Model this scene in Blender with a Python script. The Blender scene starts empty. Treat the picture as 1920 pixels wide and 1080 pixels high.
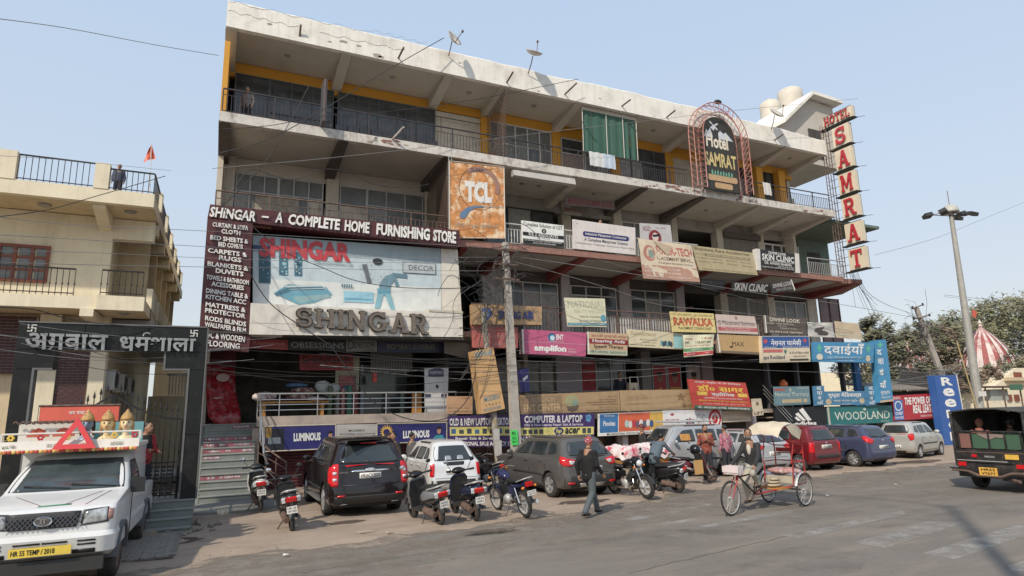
import bpy,bmesh,math,random,re
import numpy as np
from mathutils import Vector,Matrix,Euler
from mathutils.bvhtree import BVHTree
rnd=random.Random(7)
S=bpy.context.scene
C=S.collection
PI=math.pi
# ------- camera (solved from the vanishing points)
F_,CX,CY,CH=1165.0,960.0,540.0,2.35
_z=np.array([-140.,-5890.,F_]);_z/=np.linalg.norm(_z)
_x=np.array([2540.,170.,F_]);_x=_x-_z*(_x@_z);_x/=np.linalg.norm(_x)
_y=np.cross(_z,_x)
RW=np.array([_x,_y,_z])
camd=bpy.data.cameras.new('camera');cam=bpy.data.objects.new('camera',camd);C.objects.link(cam)
camd.sensor_width=36;camd.lens=F_/1920*36;camd.clip_start=.05;camd.clip_end=6000
_m=Matrix([[RW[i][0],-RW[i][1],-RW[i][2],(0,0,CH)[i]]for i in range(3)]+[[0,0,0,1]])
cam.matrix_world=_m
S.camera=cam
# ------- world, sun, exposure
SUN=Vector((.8*math.cos(math.radians(40)),.6*math.cos(math.radians(40)),-math.sin(math.radians(40))))
W=bpy.data.worlds.new('World');S.world=W;W.use_nodes=True
nt=W.node_tree;bgn=nt.nodes['Background']
sky=nt.nodes.new('ShaderNodeTexSky');sky.sky_type='NISHITA';sky.sun_disc=False
sky.sun_elevation=math.radians(40);sky.sun_rotation=math.atan2(-.8,-.6)
sky.altitude=200;sky.air_density=1.0;sky.dust_density=1.5;sky.ozone_density=1.6
# dusty air: the blue sky pales towards a bright whitish horizon
wn=nt.nodes;wt_=wn.new('ShaderNodeTexCoord');ws=wn.new('ShaderNodeSeparateXYZ');nt.links.new(wt_.outputs['Generated'],ws.inputs[0])
wr=wn.new('ShaderNodeValToRGB');nt.links.new(ws.outputs[2],wr.inputs[0]);cr=wr.color_ramp;cr.elements[0].position=0;cr.elements[0].color=(.56,.58,.58,1);cr.elements[1].position=1;cr.elements[1].color=(.40,.515,.69,1)
for p_,c_ in((.12,(.56,.59,.61)),(.3,(.51,.59,.685)),(.55,(.455,.565,.715))):e_=cr.elements.new(p_);e_.color=(*c_,1)
wm=wn.new('ShaderNodeVectorMath');wm.operation='SCALE';wm.inputs[3].default_value=8.2;nt.links.new(wr.outputs[0],wm.inputs[0])
wx=wn.new('ShaderNodeMix');wx.data_type='RGBA';wx.inputs[0].default_value=.82;nt.links.new(sky.outputs[0],wx.inputs[6]);nt.links.new(wm.outputs[0],wx.inputs[7]);nt.links.new(wx.outputs[2],bgn.inputs[0])
bgn.inputs[1].default_value=.115
sl=bpy.data.lights.new('sun','SUN');sun=bpy.data.objects.new('sun',sl);C.objects.link(sun)
sl.energy=2.8;sl.angle=math.radians(1.4);sl.color=(1,.90,.76)
sun.rotation_euler=SUN.to_track_quat('-Z','Y').to_euler()
sun.location=(-20,-15,30)
vs=S.view_settings;vs.view_transform='Standard';vs.look='None';vs.gamma=1;vs.use_curve_mapping=False
vs.exposure=.45
S.cycles.max_bounces=6;S.cycles.diffuse_bounces=3;S.cycles.transparent_max_bounces=12
S.cycles.glossy_bounces=3;S.cycles.transmission_bounces=4
# ------- measuring: photograph pixel -> place
def ray(px,py):return RW@np.array([px-CX,py-CY,F_])
def G(px,py,z=0.0):
 d=ray(px,py);t=(z-CH)/d[2];return Vector((t*d[0],t*d[1],z))
def P(px,py,y):
 d=ray(px,py);t=y/d[1];return Vector((t*d[0],y,CH+t*d[2]))
def PX(px,py,x):
 d=ray(px,py);t=x/d[0];return Vector((x,t*d[1],CH+t*d[2]))
def XW(px,y,z):
 a,b=-20.,90.
 def f(x):
  c=RW.T@np.array([x,y,z-CH]);return CX+F_*c[0]/c[2]-px
 for _ in range(60):
  m=(a+b)/2
  if f(m)<0:a=m
  else:b=m
 return(a+b)/2
# ------- materials
def lin(c):
 return tuple(((v/255)/12.92 if v/255<=.04045 else((v/255+.055)/1.055)**2.4)for v in c)
MC={}
def mat(name,col,rough=.65,metal=0.,var=.12,scale=4.,bump=0.,bscale=40.,stain=None,sscale=1.2,samt=.5,streak=0.,spec=None,coat=0.,emit=0.,alpha=1.,trans=0.):
 if name in MC:return MC[name]
 m=bpy.data.materials.new(name);m.use_nodes=True;MC[name]=m
 n=m.node_tree.nodes;l=m.node_tree.links;b=n['Principled BSDF']
 b.inputs['Roughness'].default_value=rough;b.inputs['Metallic'].default_value=metal
 if spec is not None:b.inputs['Specular IOR Level'].default_value=spec
 if coat:b.inputs['Coat Weight'].default_value=coat;b.inputs['Coat Roughness'].default_value=.06
 if trans:b.inputs['Transmission Weight'].default_value=trans
 if alpha<1:b.inputs['Alpha'].default_value=alpha
 if emit:
  b.inputs['Emission Color'].default_value=(*col,1);b.inputs['Emission Strength'].default_value=emit
 tc=n.new('ShaderNodeTexCoord')
 def noise(sc,det=5,stretch=None,rgh=.6):
  t=n.new('ShaderNodeTexNoise');t.inputs['Scale'].default_value=sc;t.inputs['Detail'].default_value=det
  t.inputs['Roughness'].default_value=rgh
  if stretch:
   mp=n.new('ShaderNodeMapping');mp.inputs['Scale'].default_value=stretch
   l.new(tc.outputs['Object'],mp.inputs[0]);l.new(mp.outputs[0],t.inputs['Vector'])
  else:l.new(tc.outputs['Object'],t.inputs['Vector'])
  return t
 def ramp(src,a,c):
  r=n.new('ShaderNodeMapRange');r.inputs[1].default_value=a;r.inputs[2].default_value=c
  l.new(src,r.inputs[0]);return r.outputs[0]
 def mix(fac,a,bcol):
  x=n.new('ShaderNodeMix');x.data_type='RGBA'
  l.new(fac,x.inputs[0])if not isinstance(fac,float)else None
  if isinstance(a,tuple):x.inputs[6].default_value=(*a,1)
  else:l.new(a,x.inputs[6])
  if isinstance(bcol,tuple):x.inputs[7].default_value=(*bcol,1)
  else:l.new(bcol,x.inputs[7])
  return x.outputs[2]
 cur=col
 if var:
  t=noise(scale)
  cur=mix(ramp(t.outputs[0],.3,.7),tuple(v*(1-var)for v in col),tuple(min(1,v*(1+var))for v in col))
 if stain:
  t=noise(sscale,8,None,.65)
  f=ramp(t.outputs[0],.5,.5+.28/max(samt,.05)*.35)
  g=n.new('ShaderNodeMath');g.operation='MULTIPLY';l.new(f,g.inputs[0]);g.inputs[1].default_value=samt
  cur=mix(g.outputs[0],cur,stain)
 if streak:
  t=noise(3.,6,(2.2,2.2,.18))
  f=ramp(t.outputs[0],.5,.72)
  g=n.new('ShaderNodeMath');g.operation='MULTIPLY';l.new(f,g.inputs[0]);g.inputs[1].default_value=streak
  cur=mix(g.outputs[0],cur,tuple(v*.38 for v in col))
 if isinstance(cur,tuple):b.inputs['Base Color'].default_value=(*cur,1)
 else:l.new(cur,b.inputs['Base Color'])
 if bump:
  t=noise(bscale,6)
  bp=n.new('ShaderNodeBump');bp.inputs['Strength'].default_value=bump;bp.inputs['Distance'].default_value=.02
  l.new(t.outputs[0],bp.inputs['Height']);l.new(bp.outputs[0],b.inputs['Normal'])
 return m
_pc={}
def paint(rgb,rough=.5,k=.9,var=.08,**kw):
 """plain paint or print of an sRGB colour, albedo scaled by k"""
 key=(tuple(rgb),rough,k)
 if key not in _pc:
  g_=sum(lin(rgb))/3;rr=tuple(v*.86+g_*.14 for v in lin(rgb))
  _pc[key]=mat('paint_%02x%02x%02x_%d_%d'%(*[int(v)for v in rgb],int(rough*100),int(k*100)),tuple(v*k for v in rr),rough,var=var,scale=3,stain=tuple(v*.45+.04 for v in rr),sscale=2.6,samt=.3,streak=.12,**kw)
 return _pc[key]
M_white=mat('old_white_plaster',(.80,.77,.70),.85,var=.07,scale=2,bump=.5,bscale=14,stain=(.42,.38,.32),sscale=1.1,samt=.5,streak=.22)
M_slab=mat('weathered_white_slab',(.60,.57,.52),.85,var=.1,bump=.5,bscale=20,stain=(.30,.22,.18),sscale=2.3,samt=.7,streak=.4)
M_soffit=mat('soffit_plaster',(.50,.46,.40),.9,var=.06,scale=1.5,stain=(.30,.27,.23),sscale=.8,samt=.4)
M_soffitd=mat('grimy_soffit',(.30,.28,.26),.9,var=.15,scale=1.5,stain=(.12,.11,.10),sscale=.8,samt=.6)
M_yellow=mat('mustard_wall_paint',(.62,.30,.035),.7,var=.06,scale=2,stain=(.42,.2,.04),sscale=2,samt=.3)
M_cream=mat('cream_plaster',(.55,.50,.42),.85,var=.08,stain=(.32,.27,.2),sscale=1.5,samt=.5,streak=.3,bump=.3)
M_pink=mat('pale_lilac_plaster',(.46,.42,.42),.85,var=.08,stain=(.28,.25,.23),sscale=1.5,samt=.4,streak=.3)
M_brown=mat('red_brown_slab_paint',(.30,.155,.12),.8,var=.12,stain=(.15,.1,.09),sscale=2,samt=.5,streak=.4,bump=.3)
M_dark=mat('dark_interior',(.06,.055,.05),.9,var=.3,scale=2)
M_dkbeam=mat('dark_brown_beam',(.10,.085,.075),.85,var=.2)  # flat dark brown tone for beams, lintels and the shutter box
M_redbeam=mat('red_beam_paint',(.26,.06,.05),.8,var=.15)
M_curt=mat('curtained_glass',(.27,.26,.235),.3,var=.3,scale=5,streak=.4)
M_glass=mat('dark_window_glass',(.06,.066,.068),.12,var=.5,scale=1.5,spec=.6)
M_glassg=mat('dusty_window_glass',(.15,.155,.15),.3,var=.25,scale=2,spec=.5)
M_alu=mat('aluminium_frame',(.42,.42,.41),.5,.3,var=.1)
M_frame=mat('white_window_frame',(.58,.56,.53),.6,var=.1,stain=(.3,.28,.25),sscale=5,samt=.4)
M_greyp=mat('grey_painted_panel',(.085,.088,.1),.5,var=.12)
M_black=mat('black_paint',(.018,.018,.018),.45,var=.2)
M_rail=mat('dark_railing_paint',(.05,.042,.045),.5,var=.2)
M_steel=mat('stainless_steel',(.55,.55,.54),.3,.85,var=.1)
M_conc=mat('pole_concrete',(.40,.37,.33),.9,var=.12,bump=.4,stain=(.25,.22,.19),sscale=2.5,samt=.5,streak=.3)
M_shut=mat('shutter_metal',(.24,.225,.20),.6,.2,var=.15,stain=(.15,.12,.09),sscale=3,samt=.4)
M_rust=mat('rusty_steel',(.15,.10,.08),.8,.2,var=.3,scale=10)
M_wire=mat('cable_sheath',(.03,.03,.03),.6,var=.2)
M_wireg=mat('grey_cable',(.22,.22,.22),.6,var=.2)
M_tyre=mat('tyre_rubber',(.03,.028,.027),.85,var=.3,bump=.3,bscale=60,stain=(.12,.1,.08),sscale=6,samt=.35)
M_rim=mat('silver_alloy',(.5,.5,.5),.35,.7,var=.1,stain=(.2,.17,.14),sscale=8,samt=.3)
M_chrome=mat('chrome',(.7,.7,.7),.15,1.,var=.05)
M_cglass=mat('car_window_glass',(.03,.036,.038),.06,var=.3,scale=2,spec=.8)
M_blackpl=mat('black_plastic',(.03,.03,.03),.55,var=.15)
M_redlens=mat('red_lamp_lens',(.55,.012,.015),.12,var=.15,scale=12,spec=.7)
M_clear=mat('clear_lamp_lens',(.62,.63,.64),.12,.2,var=.2,scale=14)
M_amber=mat('amber_lens',(.7,.2,.02),.2,var=.1)
M_skin=mat('brown_skin',(.31,.165,.10),.55,var=.1)
M_hair=mat('black_hair',(.012,.01,.009),.5,var=.3)
M_text=paint((238,236,230),.5)
# ------- mesh building
class MB:
 def __init__(s):s.v=[];s.f=[];s.mi=[];s.m=0;s.sm=[];s.smooth=False
 def add(s,vs,fs):
  o=len(s.v);s.v+=[tuple(v)for v in vs]
  for f in fs:s.f.append([i+o for i in f]);s.mi.append(s.m);s.sm.append(s.smooth)
  return s
 def box(s,x0,y0,z0,x1,y1,z1):
  v=[(x0,y0,z0),(x1,y0,z0),(x1,y1,z0),(x0,y1,z0),(x0,y0,z1),(x1,y0,z1),(x1,y1,z1),(x0,y1,z1)]
  return s.add(v,[(0,3,2,1),(4,5,6,7),(0,1,5,4),(1,2,6,5),(2,3,7,6),(3,0,4,7)])
 def cbox(s,c,d,rot=None):
  h=[k/2 for k in d];c=Vector(c)
  v=[Vector((a*h[0],b*h[1],e*h[2]))for e in(-1,1)for a,b in((-1,-1),(1,-1),(1,1),(-1,1))]
  if rot is not None:
   R=rot if isinstance(rot,Matrix)else Euler(rot).to_matrix()
   v=[R@q for q in v]
  return s.add([c+q for q in v],[(0,3,2,1),(4,5,6,7),(0,1,5,4),(1,2,6,5),(2,3,7,6),(3,0,4,7)])
 def hexa(s,b,t):
  return s.add(list(b)+list(t),[(0,3,2,1),(4,5,6,7),(0,1,5,4),(1,2,6,5),(2,3,7,6),(3,0,4,7)])
 def tube(s,pts,r,n=6,cap=True,closed=False):
  pts=[Vector(p)for p in pts];k=len(pts);rs=r if isinstance(r,(list,tuple))else[r]*k
  vs=[];up=None
  for i,p in enumerate(pts):
   a=pts[i-1]if(i>0 or closed)else p
   b=pts[(i+1)%k]if(i<k-1 or closed)else p
   t=(b-a)
   t=t.normalized()if t.length>1e-9 else Vector((0,0,1))
   if up is None:
    up=t.orthogonal().normalized()
   else:
    up=(up-t*up.dot(t))
    up=up.normalized()if up.length>1e-6 else t.orthogonal().normalized()
   w=t.cross(up)
   for j in range(n):
    an=2*PI*(j+.5)/n
    vs.append(p+(up*math.cos(an)+w*math.sin(an))*rs[i])
  fs=[]
  for i in range(k if closed else k-1):
   for j in range(n):
    a,b=i*n+j,i*n+(j+1)%n;q=((i+1)%k)*n
    fs.append((a,b,q+(j+1)%n,q+j))
  if cap and not closed:
   fs.append(tuple(range(n))[::-1]);fs.append(tuple((k-1)*n+j for j in range(n)))
  return s.add(vs,fs)
 def prism(s,pts,d):
  """closed outline of 3-D points pushed along vector d"""
  n=len(pts);a=[Vector(p)for p in pts];d=Vector(d)
  fs=[tuple(range(n)),tuple(range(n,2*n))[::-1]]+[(i,n+i,n+(i+1)%n,(i+1)%n)for i in range(n)]
  return s.add(a+[p+d for p in a],fs)
 def face(s,pts):return s.add(pts,[tuple(range(len(pts)))])
 def lathe(s,prof,n=20,axis='z',c=(0,0,0),cap=True,arc=None):
  """prof = [(r, h)] turned round an axis through c"""
  vs=[];c=Vector(c);full=arc is None;a0,a1=arc or(0,2*PI);k=n if full else n+1
  for r,h in prof:
   for j in range(k):
    a=a0+(a1-a0)*j/n;u,w=r*math.cos(a),r*math.sin(a)
    q={'z':(u,w,h),'x':(h,u,w),'y':(w,h,u)}[axis]
    vs.append(c+Vector(q))
  fs=[]
  for i in range(len(prof)-1):
   for j in range(n):
    b=(j+1)%k
    fs.append((i*k+j,i*k+b,(i+1)*k+b,(i+1)*k+j))
  if cap and full:
   if prof[0][0]>1e-4:fs.append(tuple(range(k))[::-1])
   if prof[-1][0]>1e-4:fs.append(tuple((len(prof)-1)*k+j for j in range(k)))
  return s.add(vs,fs)
 def ell(s,c,r,n=12,m=8,rot=None):
  vs=[];c=Vector(c);R=Euler(rot).to_matrix()if rot else None
  for i in range(m+1):
   t=PI*i/m
   for j in range(n):
    a=2*PI*j/n
    q=Vector((r[0]*math.sin(t)*math.cos(a),r[1]*math.sin(t)*math.sin(a),r[2]*math.cos(t)))
    vs.append(c+(R@q if R else q))
  return s.add(vs,[(i*n+j,(i+1)*n+j,(i+1)*n+(j+1)%n,i*n+(j+1)%n)for i in range(m)for j in range(n)])
 def loft(s,secs,cap=True,closed=True):
  """secs: equal-length rings of 3-D points"""
  n=len(secs[0]);vs=[p for q in secs for p in q];fs=[]
  for i in range(len(secs)-1):
   for j in range(n if closed else n-1):
    fs.append((i*n+j,i*n+(j+1)%n,(i+1)*n+(j+1)%n,(i+1)*n+j))
  if cap:fs+=[tuple(range(n))[::-1],tuple((len(secs)-1)*n+j for j in range(n))]
  return s.add(vs,fs)
 def blob(s,secs,n=12):
  """elliptical sections: (centre, half-width x, half-height) with ring plane across the path (path mostly in y-z)"""
  rings=[]
  for i,(c,a,b)in enumerate(secs):
   c=Vector(c);p=Vector(secs[max(i-1,0)][0]);q=Vector(secs[min(i+1,len(secs)-1)][0])
   t=(q-p).normalized();side=Vector((1,0,0));side=(side-t*side.dot(t)).normalized();up=side.cross(t).normalized()
   rings.append([c+side*a*math.cos(2*PI*j/n)+up*b*math.sin(2*PI*j/n)for j in range(n)])
  return s.loft(rings)
 def xf(s,M,i0=0):
  for i in range(i0,len(s.v)):s.v[i]=tuple(M@Vector(s.v[i]))
  return s
 def mesh(s,name,mats,off=(0,0,0)):
  me=bpy.data.meshes.new(name)
  if off[0]or off[1]or off[2]:vv=[(a-off[0],b-off[1],c-off[2])for a,b,c in s.v]
  else:vv=s.v
  me.from_pydata(vv,[],s.f)
  for m in(mats if isinstance(mats,(list,tuple))else[mats]):me.materials.append(m)
  me.polygons.foreach_set('material_index',s.mi)
  me.polygons.foreach_set('use_smooth',s.sm)
  bm=bmesh.new();bm.from_mesh(me);bmesh.ops.recalc_face_normals(bm,faces=bm.faces);bm.to_mesh(me);bm.free()
  me.update();return me
OFF={}
def root_off(o):
 while o is not None:
  if o in OFF:return OFF[o]
  o=o.parent
 return(0,0,0)
def obj(name,mb,m,parent=None,kind=None,label=None):
 """one mesh object; under a thing built at world size it is moved into that thing's space"""
 off=root_off(parent)if parent is not None else(0,0,0)
 me=mb if isinstance(mb,bpy.types.Mesh)else mb.mesh(name,m,off)
 o=bpy.data.objects.new(name,me);C.objects.link(o)
 if parent is not None:o.parent=parent
 if kind:o['kind']=kind
 if label:o['label']=label
 return o
def dupe(o,parent,loc):
 c=o.copy();C.objects.link(c);c.parent=parent;c.location=loc;return c
def thing(name,label,cat,loc=(0,0,0),rz=0,group=None,world=False,rot=None):
 o=bpy.data.objects.new(name,None);C.objects.link(o);o.empty_display_size=.2
 o.location=loc;o.rotation_euler=rot if rot else(0,0,rz);o['label']=label;o['category']=cat
 if group:o['group']=group
 if world:OFF[o]=tuple(loc)
 return o
def solo(name,mb,m,label,cat,group=None):
 xs=[v[0]for v in mb.v];ys=[v[1]for v in mb.v];zs=[v[2]for v in mb.v]
 loc=((min(xs)+max(xs))/2,(min(ys)+max(ys))/2,min(zs))
 o=bpy.data.objects.new(name,mb.mesh(name,m,loc));C.objects.link(o);o.location=loc
 o['label']=label;o['category']=cat
 if group:o['group']=group
 return o
def struct(name,mb,m,parent=None):
 o=obj(name,mb,m,parent)
 if parent is None:o['kind']='structure'
 return o
def copy_tree(o,parent=None):
 c=o.copy();C.objects.link(c);c.parent=parent
 for ch in list(o.children):copy_tree(ch,c)
 return c
_TS=bpy.data.scenes.new('workbench')
def evalmods(mb_or_mesh,mods,name='tmp'):
 """apply a list of modifiers (type, settings) to a mesh and hand back the result"""
 me=mb_or_mesh if isinstance(mb_or_mesh,bpy.types.Mesh)else mb_or_mesh.mesh(name,[])
 o=bpy.data.objects.new(name,me);_TS.collection.objects.link(o);extra=[]
 for t,st in mods:
  md=o.modifiers.new(t,t)
  for k,v in st.items():
   if k=='object':_TS.collection.objects.link(v);extra.append(v)
   setattr(md,k,v)
 with bpy.context.temp_override(scene=_TS,view_layer=_TS.view_layers[0]):dg=bpy.context.evaluated_depsgraph_get();dg.update()
 r=bpy.data.meshes.new_from_object(o.evaluated_get(dg))
 bpy.data.objects.remove(o)
 for e in extra:bpy.data.objects.remove(e)
 return r
# ------- lettering
_tc={}
def text2d(s,bold=.0,it=0.,sp=1.):
 s=re.sub('([\u0915-\u0939])\u093f','\u093f\\1',s).replace('\u0930\u094d','')
 key=(s,bold,it,sp)
 if key in _tc:return _tc[key]
 cu=bpy.data.curves.new('t','FONT');cu.body=s;cu.size=1;cu.offset=bold;cu.shear=it;cu.resolution_u=2
 cu.space_character=sp;cu.fill_mode='FRONT';cu.space_line=.8
 cu.align_x='CENTER'
 o=bpy.data.objects.new('t',cu);me=o.to_mesh()
 n=len(me.vertices)
 co=np.zeros(n*3);me.vertices.foreach_get('co',co);co=co.reshape(-1,3)
 fs=[tuple(p.vertices)for p in me.polygons]
 o.to_mesh_clear();bpy.data.objects.remove(o);bpy.data.curves.remove(cu)
 if n==0:r=([],[])
 else:
  a=co.min(0);b=co.max(0);d=np.maximum(b-a,1e-6)
  r=(((co-a)/d)[:,:2].tolist(),fs)
 _tc[key]=r
 return r
def solid_letters(s,bold,mapf,thick):
 """letters with real depth: front face through mapf(u, v, 0), back through mapf(u, v, thick)"""
 vs,fs=text2d(s,bold)
 mb=MB();n=len(vs)
 front=[mapf(u,v,0)for u,v in vs];back=[mapf(u,v,thick)for u,v in vs]
 ec={}
 for f in fs:
  for i in range(len(f)):
   a,b=f[i],f[(i+1)%len(f)]
   ec[(a,b)]=1
 side=[(a,b,b+n,a+n)for(a,b)in ec if(b,a)not in ec]
 mb.add(front+back,[tuple(f)for f in fs]+[tuple(i+n for i in f)[::-1]for f in fs]+side)
 return mb
# ------- signs
def bil(q,u,v):
 a=q[0].lerp(q[1],u);b=q[3].lerp(q[2],u);return a.lerp(b,v)
def prints(root,q,nrm,items,wob=0.0):
 """flat print, lettering and raised letters on the quad q (corners TL TR BR BL)"""
 mb=MB();mats=[];k=0
 def warp(u,v):return wob*math.sin(u*9+v*4)*math.sin(v*3+1)
 def at(u,v,h):return bil(q,u,v)+nrm*(h+warp(u,v))
 for it in items:
  t=it[0];k+=1;h=.003+(.0012 if len(items)<25 else .00025)*k
  if t in 'REP':
   col=it[-1]
   m=col if not isinstance(col,tuple)else paint(col)
   if m not in mats:mats.append(m)
   mb.m=mats.index(m)
   if t=='R':
    u0,v0,u1,v1=it[1:5];N=8 if wob else 1
    for i in range(N):
     a,b=u0+(u1-u0)*i/N,u0+(u1-u0)*(i+1)/N
     mb.face([at(a,v0,h),at(b,v0,h),at(b,v1,h),at(a,v1,h)])
   elif t=='E':
    cu,cv,ru,rv=it[1:5]
    mb.face([at(cu+ru*math.cos(a*PI/10),cv+rv*math.sin(a*PI/10),h)for a in range(20)])
   else:mb.face([at(u,v,h)for u,v in it[1]])
  elif t=='T':
   s_,u0,v0,u1,v1,col=it[1:7];bold=it[7]if len(it)>7 else .01
   shear=it[8]if len(it)>8 else 0.
   vs,fs=text2d(s_,bold,shear)
   lb=MB();lb.add([at(u0+(u1-u0)*a,v1+(v0-v1)*b,h)for a,b in vs],fs)
   obj('lettering',lb,col if not isinstance(col,tuple)else paint(col),root)
  elif t=='3':
   s_,u0,v0,u1,v1,col,bold,th=it[1:9]
   lb=solid_letters(s_,bold,lambda a,b,d:at(u0+(u1-u0)*a,v1+(v0-v1)*b,.03+th-d),th)
   obj('raised_letters',lb,col if not isinstance(col,tuple)else paint(col),root)
 if mats:obj('print',mb,mats,root)
def sign(name,label,px,y,col,items=(),depth=.12,frame=None,cat='sign',group=None,tilt=0.,wob=0.,rough=.5,edge=None):
 """px: photograph corners TL TR BR BL; y: distance of the face"""
 q=[P(a,b,y)for a,b in px]
 if tilt:
  for i in(0,1):q[i]=P(px[i][0],px[i][1],y-tilt)
 nrm=(q[3]-q[0]).cross(q[1]-q[0]).normalized()
 if nrm.y>0:nrm=-nrm
 c=(q[2]+q[3])/2
 r=thing(name,label,cat,c,world=True,group=group)
 m=col if not isinstance(col,tuple)else paint(col,rough)
 mb=MB()
 if wob:
  N=10;rows=[]
  for j in range(5):
   rows.append([bil(q,i/N,j/4)+nrm*(wob*math.sin(i/N*9+j)*math.sin(j/4*3+1))for i in range(N+1)])
  vs=[p for r_ in rows for p in r_]
  mb.smooth=True
  o_=len(vs);vs+=[p-nrm*.004 for p in vs]
  w=N+1
  mb.add(vs,[(j*w+i,j*w+i+1,(j+1)*w+i+1,(j+1)*w+i)for j in range(4)for i in range(N)]+[(o_+j*w+i,o_+(j+1)*w+i,o_+(j+1)*w+i+1,o_+j*w+i+1)for j in range(4)for i in range(N)])
 else:
  mb.prism(q,-nrm*depth)
 obj('panel',mb,[m],r)
 if frame:
  fm=frame if not isinstance(frame,tuple)else paint(frame)
  fb=MB();t=.022
  for i in range(4):
   a,b=q[i]+nrm*.004,q[(i+1)%4]+nrm*.004
   fb.tube([a,b],t,4)
  obj('frame',fb,[fm],r)
 if edge:
  for i,(a,b)in enumerate(((0,3),(1,2))):
   if edge[i]:
    e=MB();w=(q[1]-q[0]).normalized()*(.07 if i==0 else-.07)
    e.prism([q[a]+nrm*.012,q[a]+w+nrm*.012,q[b]+w+nrm*.012,q[b]+nrm*.012],-nrm*(depth+.02))
    obj('end_cap',e,[paint((225,220,208))],r)
 if items:prints(r,q,nrm,items,wob)
 return r
# ======= THE SETTING: ground
def in_poly(x,y,poly):
 c=False
 for i in range(len(poly)):
  (x1,y1),(x2,y2)=poly[i-1],poly[i]
  if(y1>y)!=(y2>y)and x<(x2-x1)*(y-y1)/(y2-y1)+x1:c=not c
 return c
def ground_mat(name,cols,bump=.5,sc=1.,spots=None,rough=.92):
 m=bpy.data.materials.new(name);m.use_nodes=True;n=m.node_tree.nodes;l=m.node_tree.links;b=n['Principled BSDF']
 b.inputs['Roughness'].default_value=rough;b.inputs['Specular IOR Level'].default_value=.3
 tc=n.new('ShaderNodeTexCoord')
 def no(s,d=8,r=.6,st=None):
  t=n.new('ShaderNodeTexNoise');t.inputs['Scale'].default_value=s;t.inputs['Detail'].default_value=d;t.inputs['Roughness'].default_value=r
  if st:
   mp=n.new('ShaderNodeMapping');mp.inputs['Scale'].default_value=st;mp.inputs['Rotation'].default_value=(0,0,math.radians(-8));l.new(tc.outputs['Object'],mp.inputs[0]);l.new(mp.outputs[0],t.inputs['Vector'])
  else:l.new(tc.outputs['Object'],t.inputs['Vector'])
  return t.outputs[0]
 def mr(s,a,c):
  r=n.new('ShaderNodeMapRange');r.inputs[1].default_value=a;r.inputs[2].default_value=c;l.new(s,r.inputs[0]);return r.outputs[0]
 def mx(f,a,c):
  x=n.new('ShaderNodeMix');x.data_type='RGBA';l.new(f,x.inputs[0])
  for i,v in((6,a),(7,c)):
   if isinstance(v,tuple):x.inputs[i].default_value=(*v,1)
   else:l.new(v,x.inputs[i])
  return x.outputs[2]
 c=mx(mr(no(.35*sc),.35,.65),cols[0],cols[1])
 c=mx(mr(no(1.1*sc,6,.7,(.3,1.6,1)),.48,.75),c,cols[2])
 f=n.new('ShaderNodeMath');f.operation='MULTIPLY';l.new(mr(no(26,4),.45,.8),f.inputs[0]);f.inputs[1].default_value=.5
 c=mx(f.outputs[0],c,tuple(v*1.5 for v in cols[0]))
 f=n.new('ShaderNodeMath');f.operation='MULTIPLY';l.new(mr(no(9,5),.55,.75),f.inputs[0]);f.inputs[1].default_value=.4
 c=mx(f.outputs[0],c,tuple(v*.6 for v in cols[0]))
 if spots:c=mx(mr(no(.9,5,.5),.62,.66),c,spots)
 l.new(c,b.inputs['Base Color'])
 bp=n.new('ShaderNodeBump');bp.inputs['Strength'].default_value=bump;bp.inputs['Distance'].default_value=.015
 l.new(no(45,6),bp.inputs['Height']);l.new(bp.outputs[0],b.inputs['Normal'])
 return m
M_asph=ground_mat('worn_asphalt',((.165,.148,.128),(.20,.178,.154),(.26,.22,.18)))
M_dirt=ground_mat('sandy_dirt',((.31,.245,.19),(.38,.30,.235),(.23,.18,.14)),.9,2.)
M_earth=ground_mat('dry_earth',((.22,.17,.12),(.28,.21,.15),(.16,.13,.10)),.7)
g=MB();g.face([(-400,-400,-.06),(900,-400,-.06),(900,900,-.06),(-400,900,-.06)])
struct('ground',g,M_earth)
g=MB();nx=40
edge=[(-3.6,11.9),(-2,12.0),(.32,12.36),(2.6,12.5),(5.14,12.85),(8,13.35),(12.41,14.63),(15.5,15.0),(18.8,15.18),(29.6,15.35),(60,15.6)]
g.face([(-60,-30,0),(150,-30,0),(150,17.5,0)]+[(60,17.5,0),(12.4,16.4,0),(5.1,14.5,0),(-3.6,13.0,0),(-60,12.5,0)])
struct('road',g,M_asph)
# dirt verge: a slightly humped, ragged-edged bed a few centimetres over the asphalt
def edge_y(x):
 for(a,b),(c,d)in zip(edge,edge[1:]):
  if a<=x<=c:return b+(d-b)*(x-a)/(c-a)
 return edge[0][1]if x<edge[0][0]else edge[-1][1]
g=MB();g.smooth=True;NX,NY=260,30;vs=[]
for i in range(NX+1):
 x=-5+(60+5)*(i/NX)**1.35
 ye=edge_y(x)+.14*math.sin(x*2.3)+.09*math.sin(x*6.1+1)+.05*math.sin(x*17)
 for j in range(NY+1):
  t=j/NY;y=ye+(24.5-ye)*t**1.5
  z=.004+.035*min(1,t*9)+.012*math.sin(x*3+y*2)*min(1,t*6)+rnd.uniform(0,.008)*min(1,t*8)
  vs.append((x,y,z))
g.add(vs,[(i*(NY+1)+j,(i+1)*(NY+1)+j,(i+1)*(NY+1)+j+1,i*(NY+1)+j+1)for i in range(NX)for j in range(NY)])
struct('dirt_verge',g,M_dirt)
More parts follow.
